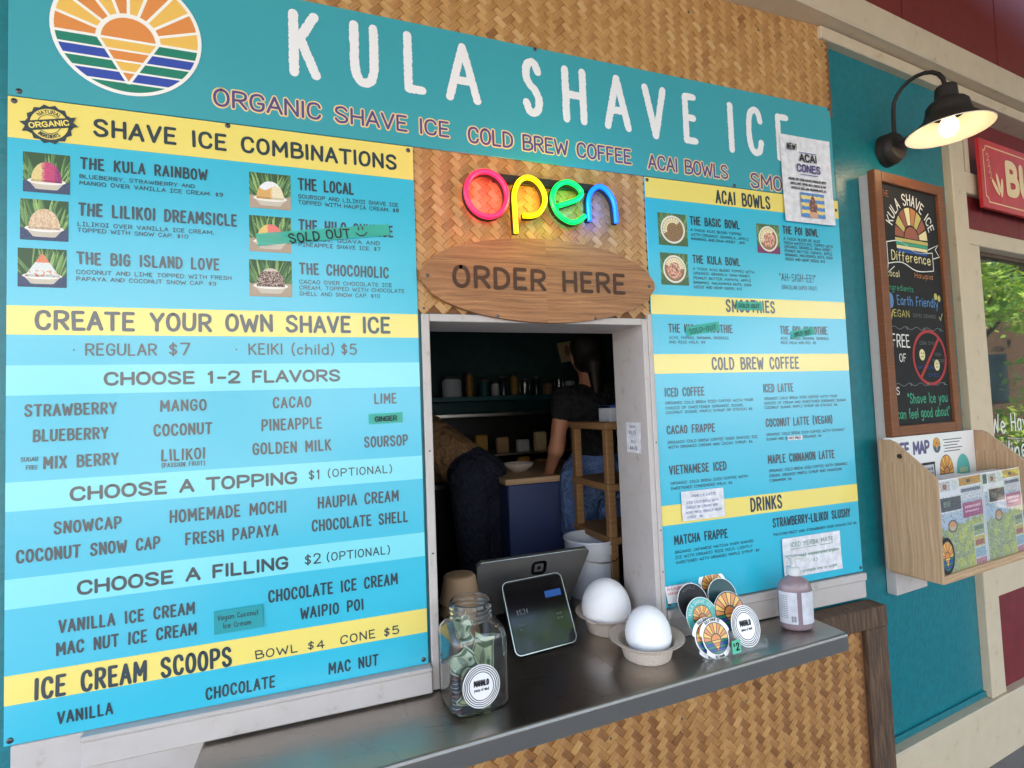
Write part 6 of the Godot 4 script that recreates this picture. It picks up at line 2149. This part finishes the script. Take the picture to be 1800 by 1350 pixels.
func map_tex() -> ImageTexture:
	var w := 192
	var h := 224
	var im := Image.create(w, h, false, Image.FORMAT_RGB8)
	im.fill(s8(236, 236, 238))
	var f := FastNoiseLite.new()
	f.seed = 91
	f.frequency = 0.03
	for j in range(48, h - 4):
		for i in range(4, w - 4):
			if i > 138 and j > 120:
				continue
			var n := f.get_noise_2d(i, j)
			var n2 := f.get_noise_2d(i * 4 + 70, j * 4)
			var c := s8(150, 164, 116).lerp(s8(188, 196, 70), clampf(n * 1.6 + 0.35 + (i - 90) * 0.006, 0, 1))
			if j < 118 - (i * 0.1) + n * 20.0: c = s8(176, 196, 214)
			if n2 > 0.34: c = c.darkened(0.35)
			if absf(f.get_noise_2d(i * 0.6 + 300, j * 0.6)) < 0.014: c = s8(236, 232, 206)
			im.set_pixel(i, j, c)
	for a in [[4, 4, 18, 24, s8(40, 66, 60)], [28, 6, 36, 22, s8(206, 196, 188)], [38, 12, 14, 12, s8(150, 86, 60)], [68, 4, 26, 24, s8(226, 228, 230)], [98, 2, 90, 20, s8(206, 140, 56)], [128, 8, 16, 8, s8(60, 36, 20)], [100, 26, 88, 32, s8(222, 224, 228)], [104, 30, 80, 8, s8(90, 100, 120)], [22, 40, 82, 40, s8(232, 232, 234)], [26, 44, 74, 32, s8(44, 40, 42)], [36, 52, 24, 14, s8(96, 110, 90)], [104, 64, 84, 36, s8(168, 48, 104)], [112, 72, 68, 6, s8(226, 180, 200)], [112, 84, 60, 4, s8(226, 180, 200)], [140, 122, 46, 26, s8(150, 166, 116)], [144, 126, 38, 10, s8(96, 120, 70)], [140, 150, 46, 26, s8(206, 186, 70)], [144, 160, 38, 12, s8(170, 74, 50)], [140, 178, 46, 24, s8(150, 184, 196)], [140, 204, 46, 16, s8(196, 120, 130)]]:
		for j in range(a[1], a[1] + a[3]):
			for i in range(a[0], a[0] + a[2]):
				var n := f.get_noise_2d(i * 5 + a[0] * 9, j * 5 + a[1])
				im.set_pixel(i, j, a[4].lightened(0.5 * n) if n > 0.0 else a[4].darkened(-0.5 * n))
	for j in range(96, 128):
		for i in range(44, 80):
			var d := Vector2((i - 62) / 17.0, (j - 112) / 15.0).length()
			if d < 1.0: im.set_pixel(i, j, s8(70, 56, 60) if d > 0.78 else (s8(214, 150, 80) if j < 114 else s8(196, 176, 140)))
	return ImageTexture.create_from_image(im)

func build_map_box() -> void:
	var o := rthing("map_box", "plain pine wall box holding free maps under the chalkboard", "map box", 0.53, 0.905, 0.041)
	for sx in [[0.138, 0.156], [0.868, 0.886]]:
		var b := rb(o)
		b.xf = b.xf * Transform3D(Basis(Vector3(0, 0, -1), Vector3(0, 1, 0), Vector3(1, 0, 0)), Vector3(sx[0], 0, 0))
		b.prism(PackedVector2Array([Vector2(-0.041, 1.449), Vector2(-0.078, 1.449), Vector2(-0.100, 1.440), Vector2(-0.232, 1.312), Vector2(-0.238, 1.296), Vector2(-0.234, 0.911), Vector2(-0.041, 0.922)]), 0.0, sx[1] - sx[0])
		put(b, "side_panel", M.pine_upright, o)
	rpiece(o, "bottom_board", M.pine, 0.1562, 0.8678, 0.905, 0.922, 0.041, 0.216, 0.002)
	rpiece(o, "front_lip", M.pine, 0.1562, 0.8678, 0.9055, 0.936, 0.2165, 0.232, 0.002)
	rpiece(o, "back_board", M.pine, 0.1562, 0.8678, 0.923, 1.445, 0.041, 0.050, 0.002)
	rpiece(o, "front_sheet", M.acrylic, 0.1565, 0.8675, 0.937, 1.292, 0.2215, 0.224)
	var kn := rb(o)
	kn.xf = kn.xf * Transform3D(Basis(Vector3(0, 1, 0), -PI * 0.5), Vector3(0.1378, 1.385, 0.118))
	kn.lathe_at(Vector3.ZERO, 0.010, 12)
	put(kn, "screw", M.black_iron, o)
	# printed back card
	var pc := rthing("map_card", "white free map card with a row of stickers at the back of the map box", "card", 0.53, 1.20, 0.0505)
	rpiece(pc, "card", M.print_white, 0.158, 0.866, 1.02, 1.452, 0.0508, 0.0525)
	var pt := rb(pc)
	write(pt, "FREE MAP", 0.190, 1.368, 0.300, 0.060, "bold", 0.0530, 1.15)
	put(pt, "lettering", M.print_purple, pc)
	var ps := rb(pc)
	for k in 5:
		ps.ribbon(PackedVector2Array([Vector2(0.600 + (0.01 if k % 2 else 0.0), 1.420 - k * 0.013), Vector2(0.755 - 0.02 * (k % 3), 1.420 - k * 0.013)]), 0.0022, 0.0531, 2)
	put(ps, "small_print", M.chalk_grey, pc)
	var lg := func(label: String, x: float, y: float, rx: float, ry: float, m: Material) -> Node3D:
		var t := rthing("sticker", label, "sticker", x, y, 0.0530, "stickers on the map box card")
		var b := MB.new()
		b.disc(Vector2.ZERO, rx, ry, 0.0006, 32)
		put(b, "print", m, t)
		return t
	lg.call("tiny sunrise emblem sticker beside the free map lettering", 0.545, 1.400, 0.030, 0.034, M.sticker_print)
	var g1: Node3D = lg.call("grey and white arch sticker, first in the map card's row", 0.330, 1.270, 0.050, 0.060, M.paper_grey)
	var g1b := MB.new()
	g1b.disc(Vector2(0, -0.01), 0.030, 0.036, 0.0012, 24)
	put(g1b, "inner_print", M.print_white, g1)
	var sq := rthing("sticker", "square black framed sticker in the map card's row", "sticker", 0.468, 1.272, 0.0530, "stickers on the map box card")
	var sqb := MB.new()
	sqb.quad(Vector3(-0.052, -0.058, 0.0006), Vector3(0.052, -0.058, 0.0006), Vector3(0.052, 0.058, 0.0006), Vector3(-0.052, 0.058, 0.0006))
	put(sqb, "print", M.ink, sq)
	var sqi := MB.new()
	sqi.quad(Vector3(-0.042, -0.047, 0.0011), Vector3(0.042, -0.047, 0.0011), Vector3(0.042, 0.047, 0.0011), Vector3(-0.042, 0.047, 0.0011))
	put(sqi, "field", M.paper_grey, sq)
	var sqt := MB.new()
	for k in 4:
		write(sqt, ["SHAVE", "ICE HILO", "ALOHA", "MAHALO"][k], -0.034, 0.022 - k * 0.020, 0.068, 0.014, "black", 0.0016)
	put(sqt, "lettering", M.ink, sq)
	lg.call("tall sunrise sticker over blue waves in the map card's row", 0.612, 1.278, 0.056, 0.076, M.sticker_print)
	var tq: Node3D = lg.call("turquoise oval sticker, last in the map card's row", 0.752, 1.276, 0.056, 0.072, M.sticker_teal)
	var tqt := MB.new()
	write(tqt, "aloha", -0.034, -0.012, 0.068, 0.030, "marker", 0.0012)
	put(tqt, "lettering", M.chalk_cream, tq)
	# the maps
	var mm := picture("map_print", map_tex(), 0.5)
	var k := 0
	for a in [[0.160, 0.532, "printed map leaflet standing in the box's left half"], [0.536, 0.858, "printed map leaflet standing in the box's right half"]]:
		var t := rthing("map_leaflet", a[2], "map", (a[0] + a[1]) * 0.5, 0.923, 0.2, "map leaflets in the pine box")
		var b := rb(t)
		b.grid(8, 8, func(u: float, v: float) -> Vector3:
			return Vector3(lerpf(a[0], a[1], u), lerpf(0.925, 1.292, v), 0.2135 + 0.004 * sin(u * PI) - 0.004 * v))
		put(b, "front_page", mm, t)
		var bk := rb(t)
		bk.box(Vector3((a[0] + a[1]) * 0.5, 1.105, 0.160), Vector3(a[1] - a[0] - 0.01, 0.36 - 0.02 * k, 0.09), 0.004)
		put(bk, "pages", M.paper, t)
		k += 1
	var ms := rthing("sticker", "round sunrise sticker at the lower left of the map box's front", "sticker", 0.205, 1.005, 0.2245, "stickers on the map box card")
	var mb := MB.new()
	mb.disc(Vector2.ZERO, 0.052, 0.070, 0.0006, 32)
	put(mb, "rim", M.ink, ms)
	var mb2 := MB.new()
	mb2.disc(Vector2.ZERO, 0.042, 0.058, 0.0012, 32)
	put(mb2, "print", M.sticker_print, ms)

# ---------------------------------------------------------------- inside the stand

func build_inside() -> void:
	# back shelf with jars
	var s := thing("back_shelf", "dark teal wall shelf carrying jars at the back of the stand", "shelf", Vector3(2.0, 1.70, -2.45))
	wpiece(s, "board", M.inner_teal, 1.2, 2.75, 1.70, 1.735, -2.58, -2.22, 0.003)
	wpiece(s, "back_panel", M.inner_teal, 1.2, 2.75, 1.45, 1.699, -2.58, -2.55)
	var goods := [[1.60, 0.075, 0.155, "white_plastic", "pale lidded tub at the left end of the back shelf"], [1.86, 0.045, 0.13, "inner_teal", "dark teal jar near the tub on the back shelf"], [2.02, 0.035, 0.16, "far_glass", "tall dark bottle in the middle of the back shelf"], [2.20, 0.04, 0.13, "clear_glass", "glass jar beside the tall bottle on the back shelf"], [2.30, 0.03, 0.15, "far_glass", "slim bottle beside the glass jar on the back shelf"], [2.40, 0.04, 0.10, "kraft", "small brown jar on the back shelf"], [1.36, 0.05, 0.12, "cream_goods", "cream colored canister left of the pale tub on the back shelf"], [1.74, 0.03, 0.19, "amber_goods", "tall amber bottle between the tub and the teal jar"], [1.95, 0.032, 0.11, "paper_grey", "short grey jar left of the tall dark bottle"], [2.11, 0.03, 0.17, "amber_goods", "amber bottle right of the tall dark bottle"], [2.50, 0.035, 0.16, "clear_glass", "empty glass jar near the shelf's right end"], [2.60, 0.045, 0.12, "white_plastic", "small white tub at the right end of the back shelf"]]
	for g in goods:
		var j := thing("storage_jar", g[4], "jar", Vector3(g[0], 1.7355, -2.38), "jars on the back shelf")
		var b := MB.new()
		b.lathe([Vector2(0, 0), Vector2(g[1] * 0.95, 0), Vector2(g[1], 0.006), Vector2(g[1], g[2] * 0.8), Vector2(g[1] * 0.86, g[2] * 0.9), Vector2(g[1] * 0.84, g[2] * 0.9)], 20)
		put(b, "body", M[g[3]], j)
		var l := MB.new()
		l.lathe([Vector2(0, g[2] * 0.9), Vector2(g[1] * 0.9, g[2] * 0.9), Vector2(g[1] * 0.9, g[2] * 0.9), Vector2(g[1] * 0.9, g[2]), Vector2(g[1] * 0.85, g[2] * 1.02), Vector2(0, g[2] * 1.03)], 20)
		put(l, "lid", M.grey_plastic, j)
	# refrigerated case under it
	var c := thing("display_case", "steel topped display case with shelves of packets at the back", "display case", Vector3(2.0, 0.3, -2.2))
	wpiece(c, "top", M.steel, 1.15, 2.7, 1.585, 1.61, -2.56, -1.98, 0.003)
	wpiece(c, "body", M.black_plastic, 1.15, 2.7, 0.301, 1.10, -2.54, -2.0)
	wpiece(c, "back", M.black_plastic, 1.15, 2.7, 1.101, 1.584, -2.54, -2.5)
	wpiece(c, "shelf", M.steel, 1.17, 2.68, 1.30, 1.312, -2.49, -2.02)
	wpiece(c, "front_rail", M.steel, 1.15, 2.7, 1.105, 1.135, -2.0, -1.98)
	for x in [1.15, 2.675]:
		wpiece(c, "side", M.black_plastic, x, x + 0.025, 1.101, 1.584, -2.499, -2.0)
	var k := 0
	for x in [1.42, 1.56, 1.74, 1.90, 2.06, 2.20, 2.36, 2.50]:
		for y in [1.1355, 1.3125]:
			var m: Material = [M.amber_goods, M.cream_goods, M.kraft, M.amber_goods, M.paper_grey][k % 5]
			var hh := 0.09 + 0.05 * ((k * 7) % 3) / 2.0
			var t := thing("packet", "small packet number %s along the %s shelf of the display case" % [["one", "two", "three", "four", "five", "six", "seven", "eight"][k / 2], "lower" if y < 1.2 else "upper"], "packet", Vector3(x, y, -2.1), "packets in the display case")
			piece(t, "pack", m, Vector3(0, hh * 0.5, 0), Vector3(0.09, hh, 0.06), 0.008)
			k += 1
	# work table with a wooden top and a bowl on it
	var w := thing("work_table", "blue sided freezer table with a wooden top inside the stand", "table", Vector3(1.85, 0.3, -1.35))
	wpiece(w, "top", M.pine, 1.55, 2.20, 1.245, 1.275, -1.75, -0.98, 0.003)
	wpiece(w, "body", M.freezer_blue, 1.57, 2.18, 0.301, 1.244, -1.73, -1.0, 0.006)
	var bw := thing("mixing_bowl", "shallow bowl resting on the wooden table top", "bowl", Vector3(1.72, 1.2755, -1.25))
	var bb := MB.new()
	bb.lathe([Vector2(0, 0), Vector2(0.04, 0), Vector2(0.07, 0.03), Vector2(0.085, 0.05), Vector2(0.088, 0.05), Vector2(0.07, 0.026), Vector2(0.03, 0.006), Vector2(0, 0.006)], 24)
	put(bb, "shell", M.paper_bowl, bw)
	# wooden rack by the jamb
	var r := thing("wooden_rack", "open pine rack of shelves just inside the window's right side", "rack", Vector3(1.98, 0.3, -0.55))
	for x in [1.805, 2.15]:
		for z in [-0.72, -0.42]:
			wpiece(r, "leg", M.rack_wood, x, x + 0.035, 0.301, 1.53, z, z + 0.035, 0.003)
	for y in [1.531, 1.275, 1.055]:
		wpiece(r, "shelf", M.rack_wood, 1.80, 2.19, y, y + 0.03, -0.725, -0.38, 0.003)
	var gbx := thing("glove_box", "white and blue cardboard glove box on top of the pine rack", "box", Vector3(1.93, 1.5615, -0.5))
	piece(gbx, "carton", M.white_plastic, Vector3(0, 0.036, 0), Vector3(0.13, 0.072, 0.10), 0.002)
	piece(gbx, "blue_stripe", M.ink_blue, Vector3(-0.035, 0.066, 0.0006), Vector3(0.06, 0.012, 0.1005))
	var gp := MB.new()
	poly_line(gp, [Vector2(0.0, 0.05), Vector2(-0.012, 0.03), Vector2(0.006, 0.012), Vector2(0.03, 0.006)], 0.006, 0.0506, true)
	put(gp, "hand_drawing", M.skin, gbx)
	# white bucket
	var bu := thing("plastic_bucket", "white plastic bucket standing inside beside the till", "bucket", Vector3(1.775, CT, -0.50))
	var ub := MB.new()
	ub.lathe([Vector2(0, 0), Vector2(0.096, 0), Vector2(0.098, 0.004), Vector2(0.110, 0.17), Vector2(0.111, 0.19), Vector2(0.117, 0.192), Vector2(0.117, 0.204), Vector2(0.119, 0.236), Vector2(0.123, 0.240), Vector2(0.122, 0.246), Vector2(0.116, 0.246)], 40)
	ub.lathe([Vector2(0.116, 0.246), Vector2(0.112, 0.236), Vector2(0.105, 0.17), Vector2(0.094, 0.008), Vector2(0, 0.008)], 40)
	put(ub, "shell", M.white_plastic, bu)
	var uh := MB.new()
	var hp := []
	for k2 in 13:
		var a := PI * k2 / 12.0
		hp.append(Vector3(cos(a) * 0.124, 0.215 - sin(a) * 0.05, 0.02 + sin(a) * 0.11))
	uh.tube(hp, 0.0022, 6)
	put(uh, "handle", M.steel_edge, bu)
	# a shelf for the till side, so that bucket and bowls stand on something
	var tb := thing("inner_bench", "low dark bench inside the window under till and bucket", "bench", Vector3(1.5, 0.3, -0.5))
	wpiece(tb, "top", M.grey_plastic, 1.0, 2.0, 0.80, 0.8225, -0.75, -0.217, 0.002)
	wpiece(tb, "front", M.inner_teal, 1.0, 1.78, 0.301, 0.7995, -0.73, -0.70)
	# upturned paper bowls at the left
	for q in 4:
		var st := thing("stacked_bowl", ["lowest upturned kraft bowl of the stack inside the left jamb", "second upturned kraft bowl of the stack inside the left jamb", "third upturned kraft bowl of the stack inside the left jamb", "topmost upturned kraft bowl of the stack inside the left jamb"][q], "bowl", Vector3(1.150, CT + q * 0.042, -0.33), "upturned bowls inside the window")
		var b := MB.new()
		b.lathe([Vector2(0.076, 0.0), Vector2(0.078, 0.003), Vector2(0.075, 0.006), Vector2(0.068, 0.03), Vector2(0.058, 0.085), Vector2(0.052, 0.092), Vector2(0.04, 0.094), Vector2(0, 0.094)], 28)
		put(b, "shell", M.kraft, st)
	var hg := thing("paper_sign", "crumpled pale paper sign hanging high at the back", "paper sign", Vector3(2.56, 2.00, -2.45), "", Basis(Vector3(0, 0, 1), 0.18))
	put(sheet(0.13, 0.17, 0.03), "sheet", M.cream_goods, hg)
	var hg2 := MB.new()
	hg2.disc(Vector2(0.06, 0.09), 0.025, 0.045, 0.04, 16)
	put(hg2, "drawing", M.kraft, hg)

# ---------------------------------------------------------------- people: smooth unions of tapered bones, meshed as surface nets

func figure(bones: Array, cell: float, blend: float) -> MB:
	var lo := Vector3.ONE * 1e9
	var hi := -lo
	for q in bones:
		for e in 2:
			lo = lo.min(q[e] - Vector3.ONE * (q[2 + e] + cell * 2.5))
			hi = hi.max(q[e] + Vector3.ONE * (q[2 + e] + cell * 2.5))
	var nx := int((hi.x - lo.x) / cell) + 2
	var ny := int((hi.y - lo.y) / cell) + 2
	var nz := int((hi.z - lo.z) / cell) + 2
	var d := PackedFloat32Array()
	d.resize(nx * ny * nz)
	d.fill(1.0)
	for q in bones:
		var a: Vector3 = q[0]
		var c: Vector3 = q[1]
		var ra: float = q[2]
		var rc: float = q[3]
		var m := maxf(ra, rc) + blend + cell * 1.6
		var b0 := (a.min(c) - Vector3.ONE * m - lo) / cell
		var b1 := (a.max(c) + Vector3.ONE * m - lo) / cell
		var ac := c - a
		var l2 := maxf(ac.length_squared(), 1e-9)
		for k in range(maxi(0, int(b0.z)), mini(nz, int(b1.z) + 1)):
			for j in range(maxi(0, int(b0.y)), mini(ny, int(b1.y) + 1)):
				var row := (k * ny + j) * nx
				for i in range(maxi(0, int(b0.x)), mini(nx, int(b1.x) + 1)):
					var p := lo + Vector3(i, j, k) * cell
					var t := clampf((p - a).dot(ac) / l2, 0.0, 1.0)
					var v := (p - a - ac * t).length() - lerpf(ra, rc, t)
					var w := d[row + i]
					var h := maxf(blend - absf(v - w), 0.0) / blend
					d[row + i] = minf(v, w) - h * h * blend * 0.25
	var b := MB.new()
	var id := {}
	var steps := [0, 1, nx, nx + 1, nx * ny, nx * ny + 1, nx * ny + nx, nx * ny + nx + 1]
	var offs := []
	for e in 8:
		offs.append(Vector3(e & 1, (e >> 1) & 1, e >> 2))
	var acc := PackedVector3Array()
	for k in nz - 1:
		for j in ny - 1:
			for i in nx - 1:
				var at := (k * ny + j) * nx + i
				var d0 := d[at]
				if d0 > cell * 3.0 or d0 < -cell * 3.0:
					continue
				var mask := 0
				for e in 8:
					if d[at + steps[e]] < 0.0: mask |= 1 << e
				if mask == 0 or mask == 255:
					continue
				var sum := Vector3.ZERO
				var n := 0
				for ed in [[0, 1], [2, 3], [4, 5], [6, 7], [0, 2], [1, 3], [4, 6], [5, 7], [0, 4], [1, 5], [2, 6], [3, 7]]:
					var va := d[at + steps[ed[0]]]
					var vb := d[at + steps[ed[1]]]
					if (va < 0.0) != (vb < 0.0):
						sum += offs[ed[0]].lerp(offs[ed[1]], va / (va - vb))
						n += 1
				var g := Vector3(d[at + 1] - d0, d[at + nx] - d0, d[at + nx * ny] - d0)
				id[at] = b.vert(lo + (Vector3(i, j, k) + sum / n) * cell, g.normalized())
				acc.append(Vector3.ZERO)
	for at in id:
		var axes := [[1, nx, nx * ny], [nx, nx * ny, 1], [nx * ny, 1, nx]]
		for ax in axes:
			var inside: bool = d[at] < 0.0
			if inside == (d[at + ax[0]] < 0.0):
				continue
			var q0 = id.get(at)
			var q1 = id.get(at - ax[1])
			var q2 = id.get(at - ax[1] - ax[2])
			var q3 = id.get(at - ax[2])
			if q1 == null or q2 == null or q3 == null:
				continue
			if inside:
				b.ix.append_array([q0, q2, q1, q0, q3, q2])
			else:
				b.ix.append_array([q0, q1, q2, q0, q2, q3])
	for t in range(0, b.ix.size(), 3):
		var fn := (b.v[b.ix[t + 2]] - b.v[b.ix[t]]).cross(b.v[b.ix[t + 1]] - b.v[b.ix[t]])
		for e in 3:
			acc[b.ix[t + e]] += fn
	for i in acc.size():
		if acc[i].length_squared() > 0.0:
			b.n[i] = acc[i].normalized()
	return b

func hand_bones(wrist: Vector3, dir: Vector3, side: Vector3) -> Array:   # palm and five bent fingers; side points to the thumb
	dir = dir.normalized()
	side = (side - dir * side.dot(dir)).normalized()
	var palm := dir.cross(side)
	var out := [[wrist, wrist + dir * 0.075 + side * 0.014, 0.024, 0.024], [wrist, wrist + dir * 0.075 - side * 0.020, 0.023, 0.020]]
	var k := 0
	for f in [[0.031, 0.068], [0.010, 0.078], [-0.012, 0.072], [-0.033, 0.056]]:
		var a: Vector3 = wrist + dir * (0.078 - 0.004 * absf(k - 1)) + side * f[0]
		var m: Vector3 = a + (dir * 0.92 + palm * 0.32).normalized() * f[1] * 0.5
		var e: Vector3 = m + (dir * 0.7 + palm * 0.7).normalized() * f[1] * 0.5
		out.append([a, m, 0.0095, 0.0088])
		out.append([m, e, 0.0088, 0.0075])
		k += 1
	var t0 := wrist + dir * 0.022 + side * 0.026
	var t1 := t0 + (dir * 0.6 + side * 0.75).normalized() * 0.036
	out.append([t0, t1, 0.0125, 0.0105])
	out.append([t1, t1 + (dir * 0.85 + side * 0.3 + palm * 0.3).normalized() * 0.030, 0.0105, 0.0085])
	return out

func head_parts(o: Node3D, c: Vector3, fwd: Vector3, up: Vector3, skin: Material, long_hair: bool) -> void:
	var r := fwd.cross(up).normalized()
	var hb := [[c + up * 0.035 - fwd * 0.012, c - up * 0.02 + fwd * 0.012, 0.078, 0.070], [c - up * 0.045 + fwd * 0.03, c - up * 0.085 + fwd * 0.055, 0.050, 0.030],
		[c + up * 0.004 + fwd * 0.085, c - up * 0.028 + fwd * 0.104, 0.009, 0.014], [c - up * 0.058 + fwd * 0.083 - r * 0.02, c - up * 0.058 + fwd * 0.083 + r * 0.02, 0.008, 0.008]]
	for s in [-1.0, 1.0]:
		hb.append([c - up * 0.005 + r * 0.078 * s, c - up * 0.03 + r * 0.076 * s, 0.014, 0.010])
		hb.append([c + up * 0.018 + fwd * 0.078 + r * 0.03 * s, c + up * 0.016 + fwd * 0.078 + r * 0.045 * s, 0.010, 0.008])
	put(figure(hb, 0.0075, 0.02), "head", skin, o)
	var hair := [[c + up * 0.045 - fwd * 0.025, c - up * 0.02 - fwd * 0.03, 0.088, 0.080], [c + up * 0.06 + fwd * 0.02, c + up * 0.06 - fwd * 0.03, 0.068, 0.075]]
	if long_hair:
		hair.append([c - fwd * 0.07 + up * 0.02, c - fwd * 0.10 - up * 0.06, 0.045, 0.04])
		hair.append([c - fwd * 0.10 - up * 0.06, c - fwd * 0.095 - up * 0.20, 0.04, 0.022])
	put(figure(hair, 0.010, 0.03), "hair", M.hair_dark, o)
	for s in [-1.0, 1.0]:
		var e := MB.new()
		e.xf = Transform3D(Basis(), c + up * 0.006 + fwd * 0.084 + r * 0.03 * s)
		e.lathe([Vector2(0, -0.008), Vector2(0.007, -0.004), Vector2(0.008, 0), Vector2(0.007, 0.004), Vector2(0, 0.008)], 10)
		put(e, "eye", M.print_white, o)

func build_people() -> void:
	# standing with the back to the window, one arm down to the table
	var P := Vector3(2.02, 0.30, -0.92)
	var o := thing("person", "person in black top and blue denim shorts standing inside beside the pine rack", "person", P, "people inside the stand")
	var sh_l := Vector3(-0.155, 1.375, 0.0)
	var sh_r := Vector3(0.155, 1.375, 0.0)
	var el_l := Vector3(-0.200, 1.115, -0.02)
	var wr_l := Vector3(-0.185, 0.975, -0.17)
	var el_r := Vector3(0.185, 1.13, 0.03)
	var wr_r := Vector3(0.24, 1.02, -0.20)
	var body := [[Vector3(0, 0.99, 0), Vector3(0, 1.10, 0.005), 0.125, 0.105], [Vector3(-0.05, 0.95, 0.01), Vector3(0.05, 0.95, 0.01), 0.125, 0.125], [Vector3(0, 1.10, 0), Vector3(0, 1.28, 0), 0.105, 0.115], [Vector3(-0.08, 1.33, 0), Vector3(0.08, 1.33, 0), 0.085, 0.085],
		[Vector3(0, 1.36, 0.0), Vector3(0, 1.50, -0.02), 0.055, 0.048], [sh_l, Vector3(-0.05, 1.38, 0), 0.055, 0.06], [sh_r, Vector3(0.05, 1.38, 0), 0.055, 0.06],
		[sh_l, el_l, 0.050, 0.038], [el_l, wr_l, 0.038, 0.026], [sh_r, el_r, 0.050, 0.038], [el_r, wr_r, 0.038, 0.026]]
	for s in [-1.0, 1.0]:
		body.append([Vector3(0.085 * s, 0.90, 0), Vector3(0.095 * s, 0.50, -0.01), 0.085, 0.056])
		body.append([Vector3(0.095 * s, 0.50, -0.01), Vector3(0.10 * s, 0.09, 0.02), 0.054, 0.036])
		body.append([Vector3(0.10 * s, 0.04, 0.03), Vector3(0.11 * s, 0.03, -0.14), 0.036, 0.030])
	put(figure(body, 0.018, 0.03), "body", M.skin, o)
	for hq in [[wr_l, Vector3(0.1, -0.55, -0.7), Vector3(1, 0, 0)], [wr_r, Vector3(0.1, -0.5, -0.7), Vector3(-1, 0, 0)]]:
		put(figure(hand_bones(hq[0], hq[1], hq[2]), 0.006, 0.008), "hand", M.skin, o)
	put(figure([[Vector3(0, 1.085, 0.005), Vector3(0, 1.28, 0), 0.117, 0.127], [Vector3(-0.075, 1.335, 0), Vector3(0.075, 1.335, 0), 0.094, 0.094], [sh_l, Vector3(-0.05, 1.385, 0), 0.062, 0.066], [sh_r, Vector3(0.05, 1.385, 0), 0.062, 0.066], [sh_l, sh_l.lerp(el_l, 0.3), 0.060, 0.054], [sh_r, sh_r.lerp(el_r, 0.3), 0.060, 0.054]], 0.016, 0.03), "top", M.black_cloth, o)
	var sb := [[Vector3(-0.05, 0.955, 0.01), Vector3(0.05, 0.955, 0.01), 0.137, 0.137], [Vector3(0, 0.98, 0.005), Vector3(0, 1.045, 0.005), 0.134, 0.122]]
	for s in [-1.0, 1.0]:
		sb.append([Vector3(0.085 * s, 0.90, 0), Vector3(0.096 * s, 0.70, -0.005), 0.100, 0.092])
	put(figure(sb, 0.016, 0.025), "shorts", M.denim, o)
	head_parts(o, Vector3(0.0, 1.60, -0.03), Vector3(0.1, -0.1, -1).normalized(), Vector3(0, 1, -0.1).normalized(), M.skin, true)
	# bending forward at the left
	var Q := Vector3(1.44, 0.30, -1.20)
	var q := thing("person", "person in tan shirt and dark trousers bending over inside at the left", "person", Q, "people inside the stand")
	var hip := Vector3(0.03, 0.98, 0)
	var chest := Vector3(-0.20, 1.18, -0.26)
	var neck := Vector3(-0.30, 1.18, -0.38)
	var hd := Vector3(-0.40, 1.14, -0.47)
	var fw := (chest - hip).normalized()
	var side := fw.cross(Vector3.UP).normalized()
	var b2 := [[hip, chest, 0.12, 0.13], [chest - side * 0.1, chest + side * 0.1, 0.09, 0.09], [chest, neck, 0.07, 0.05], [neck, hd, 0.05, 0.05]]
	var hands := []
	for s in [-1.0, 1.0]:
		var shd: Vector3 = chest + side * 0.17 * s + fw * 0.03
		var elb: Vector3 = shd + Vector3(-0.10, -0.24, -0.08)
		var wri: Vector3 = elb + Vector3(-0.16, -0.12, -0.16)
		b2.append([shd, elb, 0.05, 0.04])
		b2.append([elb, wri, 0.04, 0.027])
		hands.append([wri, wri - elb, side * -s])
		var hs: Vector3 = hip + side * 0.09 * s
		b2.append([hs, hs + Vector3(0.01, -0.46, 0.02), 0.09, 0.062])
		b2.append([hs + Vector3(0.01, -0.46, 0.02), hs + Vector3(0.03, -0.88, 0.06), 0.06, 0.04])
		b2.append([hs + Vector3(0.03, -0.93, 0.07), hs + Vector3(-0.06, -0.945, -0.06), 0.036, 0.030])
	put(figure(b2, 0.018, 0.03), "body", M.skin_tan, q)
	for hq in hands:
		put(figure(hand_bones(hq[0], hq[1], hq[2]), 0.006, 0.008), "hand", M.skin_tan, q)
	var shirt := [[hip + fw * 0.09, chest, 0.134, 0.142], [chest - side * 0.12, chest + side * 0.12, 0.098, 0.098]]
	var pants := [[hip, hip + fw * 0.10, 0.137, 0.132]]
	for s in [-1.0, 1.0]:
		var shd: Vector3 = chest + side * 0.17 * s + fw * 0.03
		shirt.append([shd, shd + Vector3(-0.05, -0.12, -0.04), 0.064, 0.058])
		var hs: Vector3 = hip + side * 0.09 * s
		pants.append([hs, hs + Vector3(0.01, -0.46, 0.02), 0.108, 0.080])
		pants.append([hs + Vector3(0.01, -0.46, 0.02), hs + Vector3(0.03, -0.85, 0.06), 0.078, 0.062])
	put(figure(shirt, 0.016, 0.03), "shirt", M.tan_cloth, q)
	put(figure(pants, 0.016, 0.03), "trousers", M.navy_cloth, q)
	head_parts(q, hd + Vector3(-0.04, 0.02, -0.06), Vector3(-0.5, -0.6, -0.6).normalized(), Vector3(-0.4, 0.6, -0.55).normalized(), M.skin_tan, false)

func _ready() -> void:
	rng.seed = 11
	setup()
	make_materials()
	mat("sticker_teal", s8(84, 178, 170), 0.4)
	mat("sticker_dark", s8(28, 72, 74), 0.4)
	mat("sticker_pink", s8(222, 128, 140), 0.5)
	build_setting()
	build_boards()
	build_mats()
	build_neon()
	build_order_sign()
	build_notes()
	build_counter()
	build_jar()
	build_register()
	build_bowls()
	build_stickers()
	build_soap()
	build_lamp()
	build_chalkboard()
	build_map_box()
	build_inside()
	build_people()
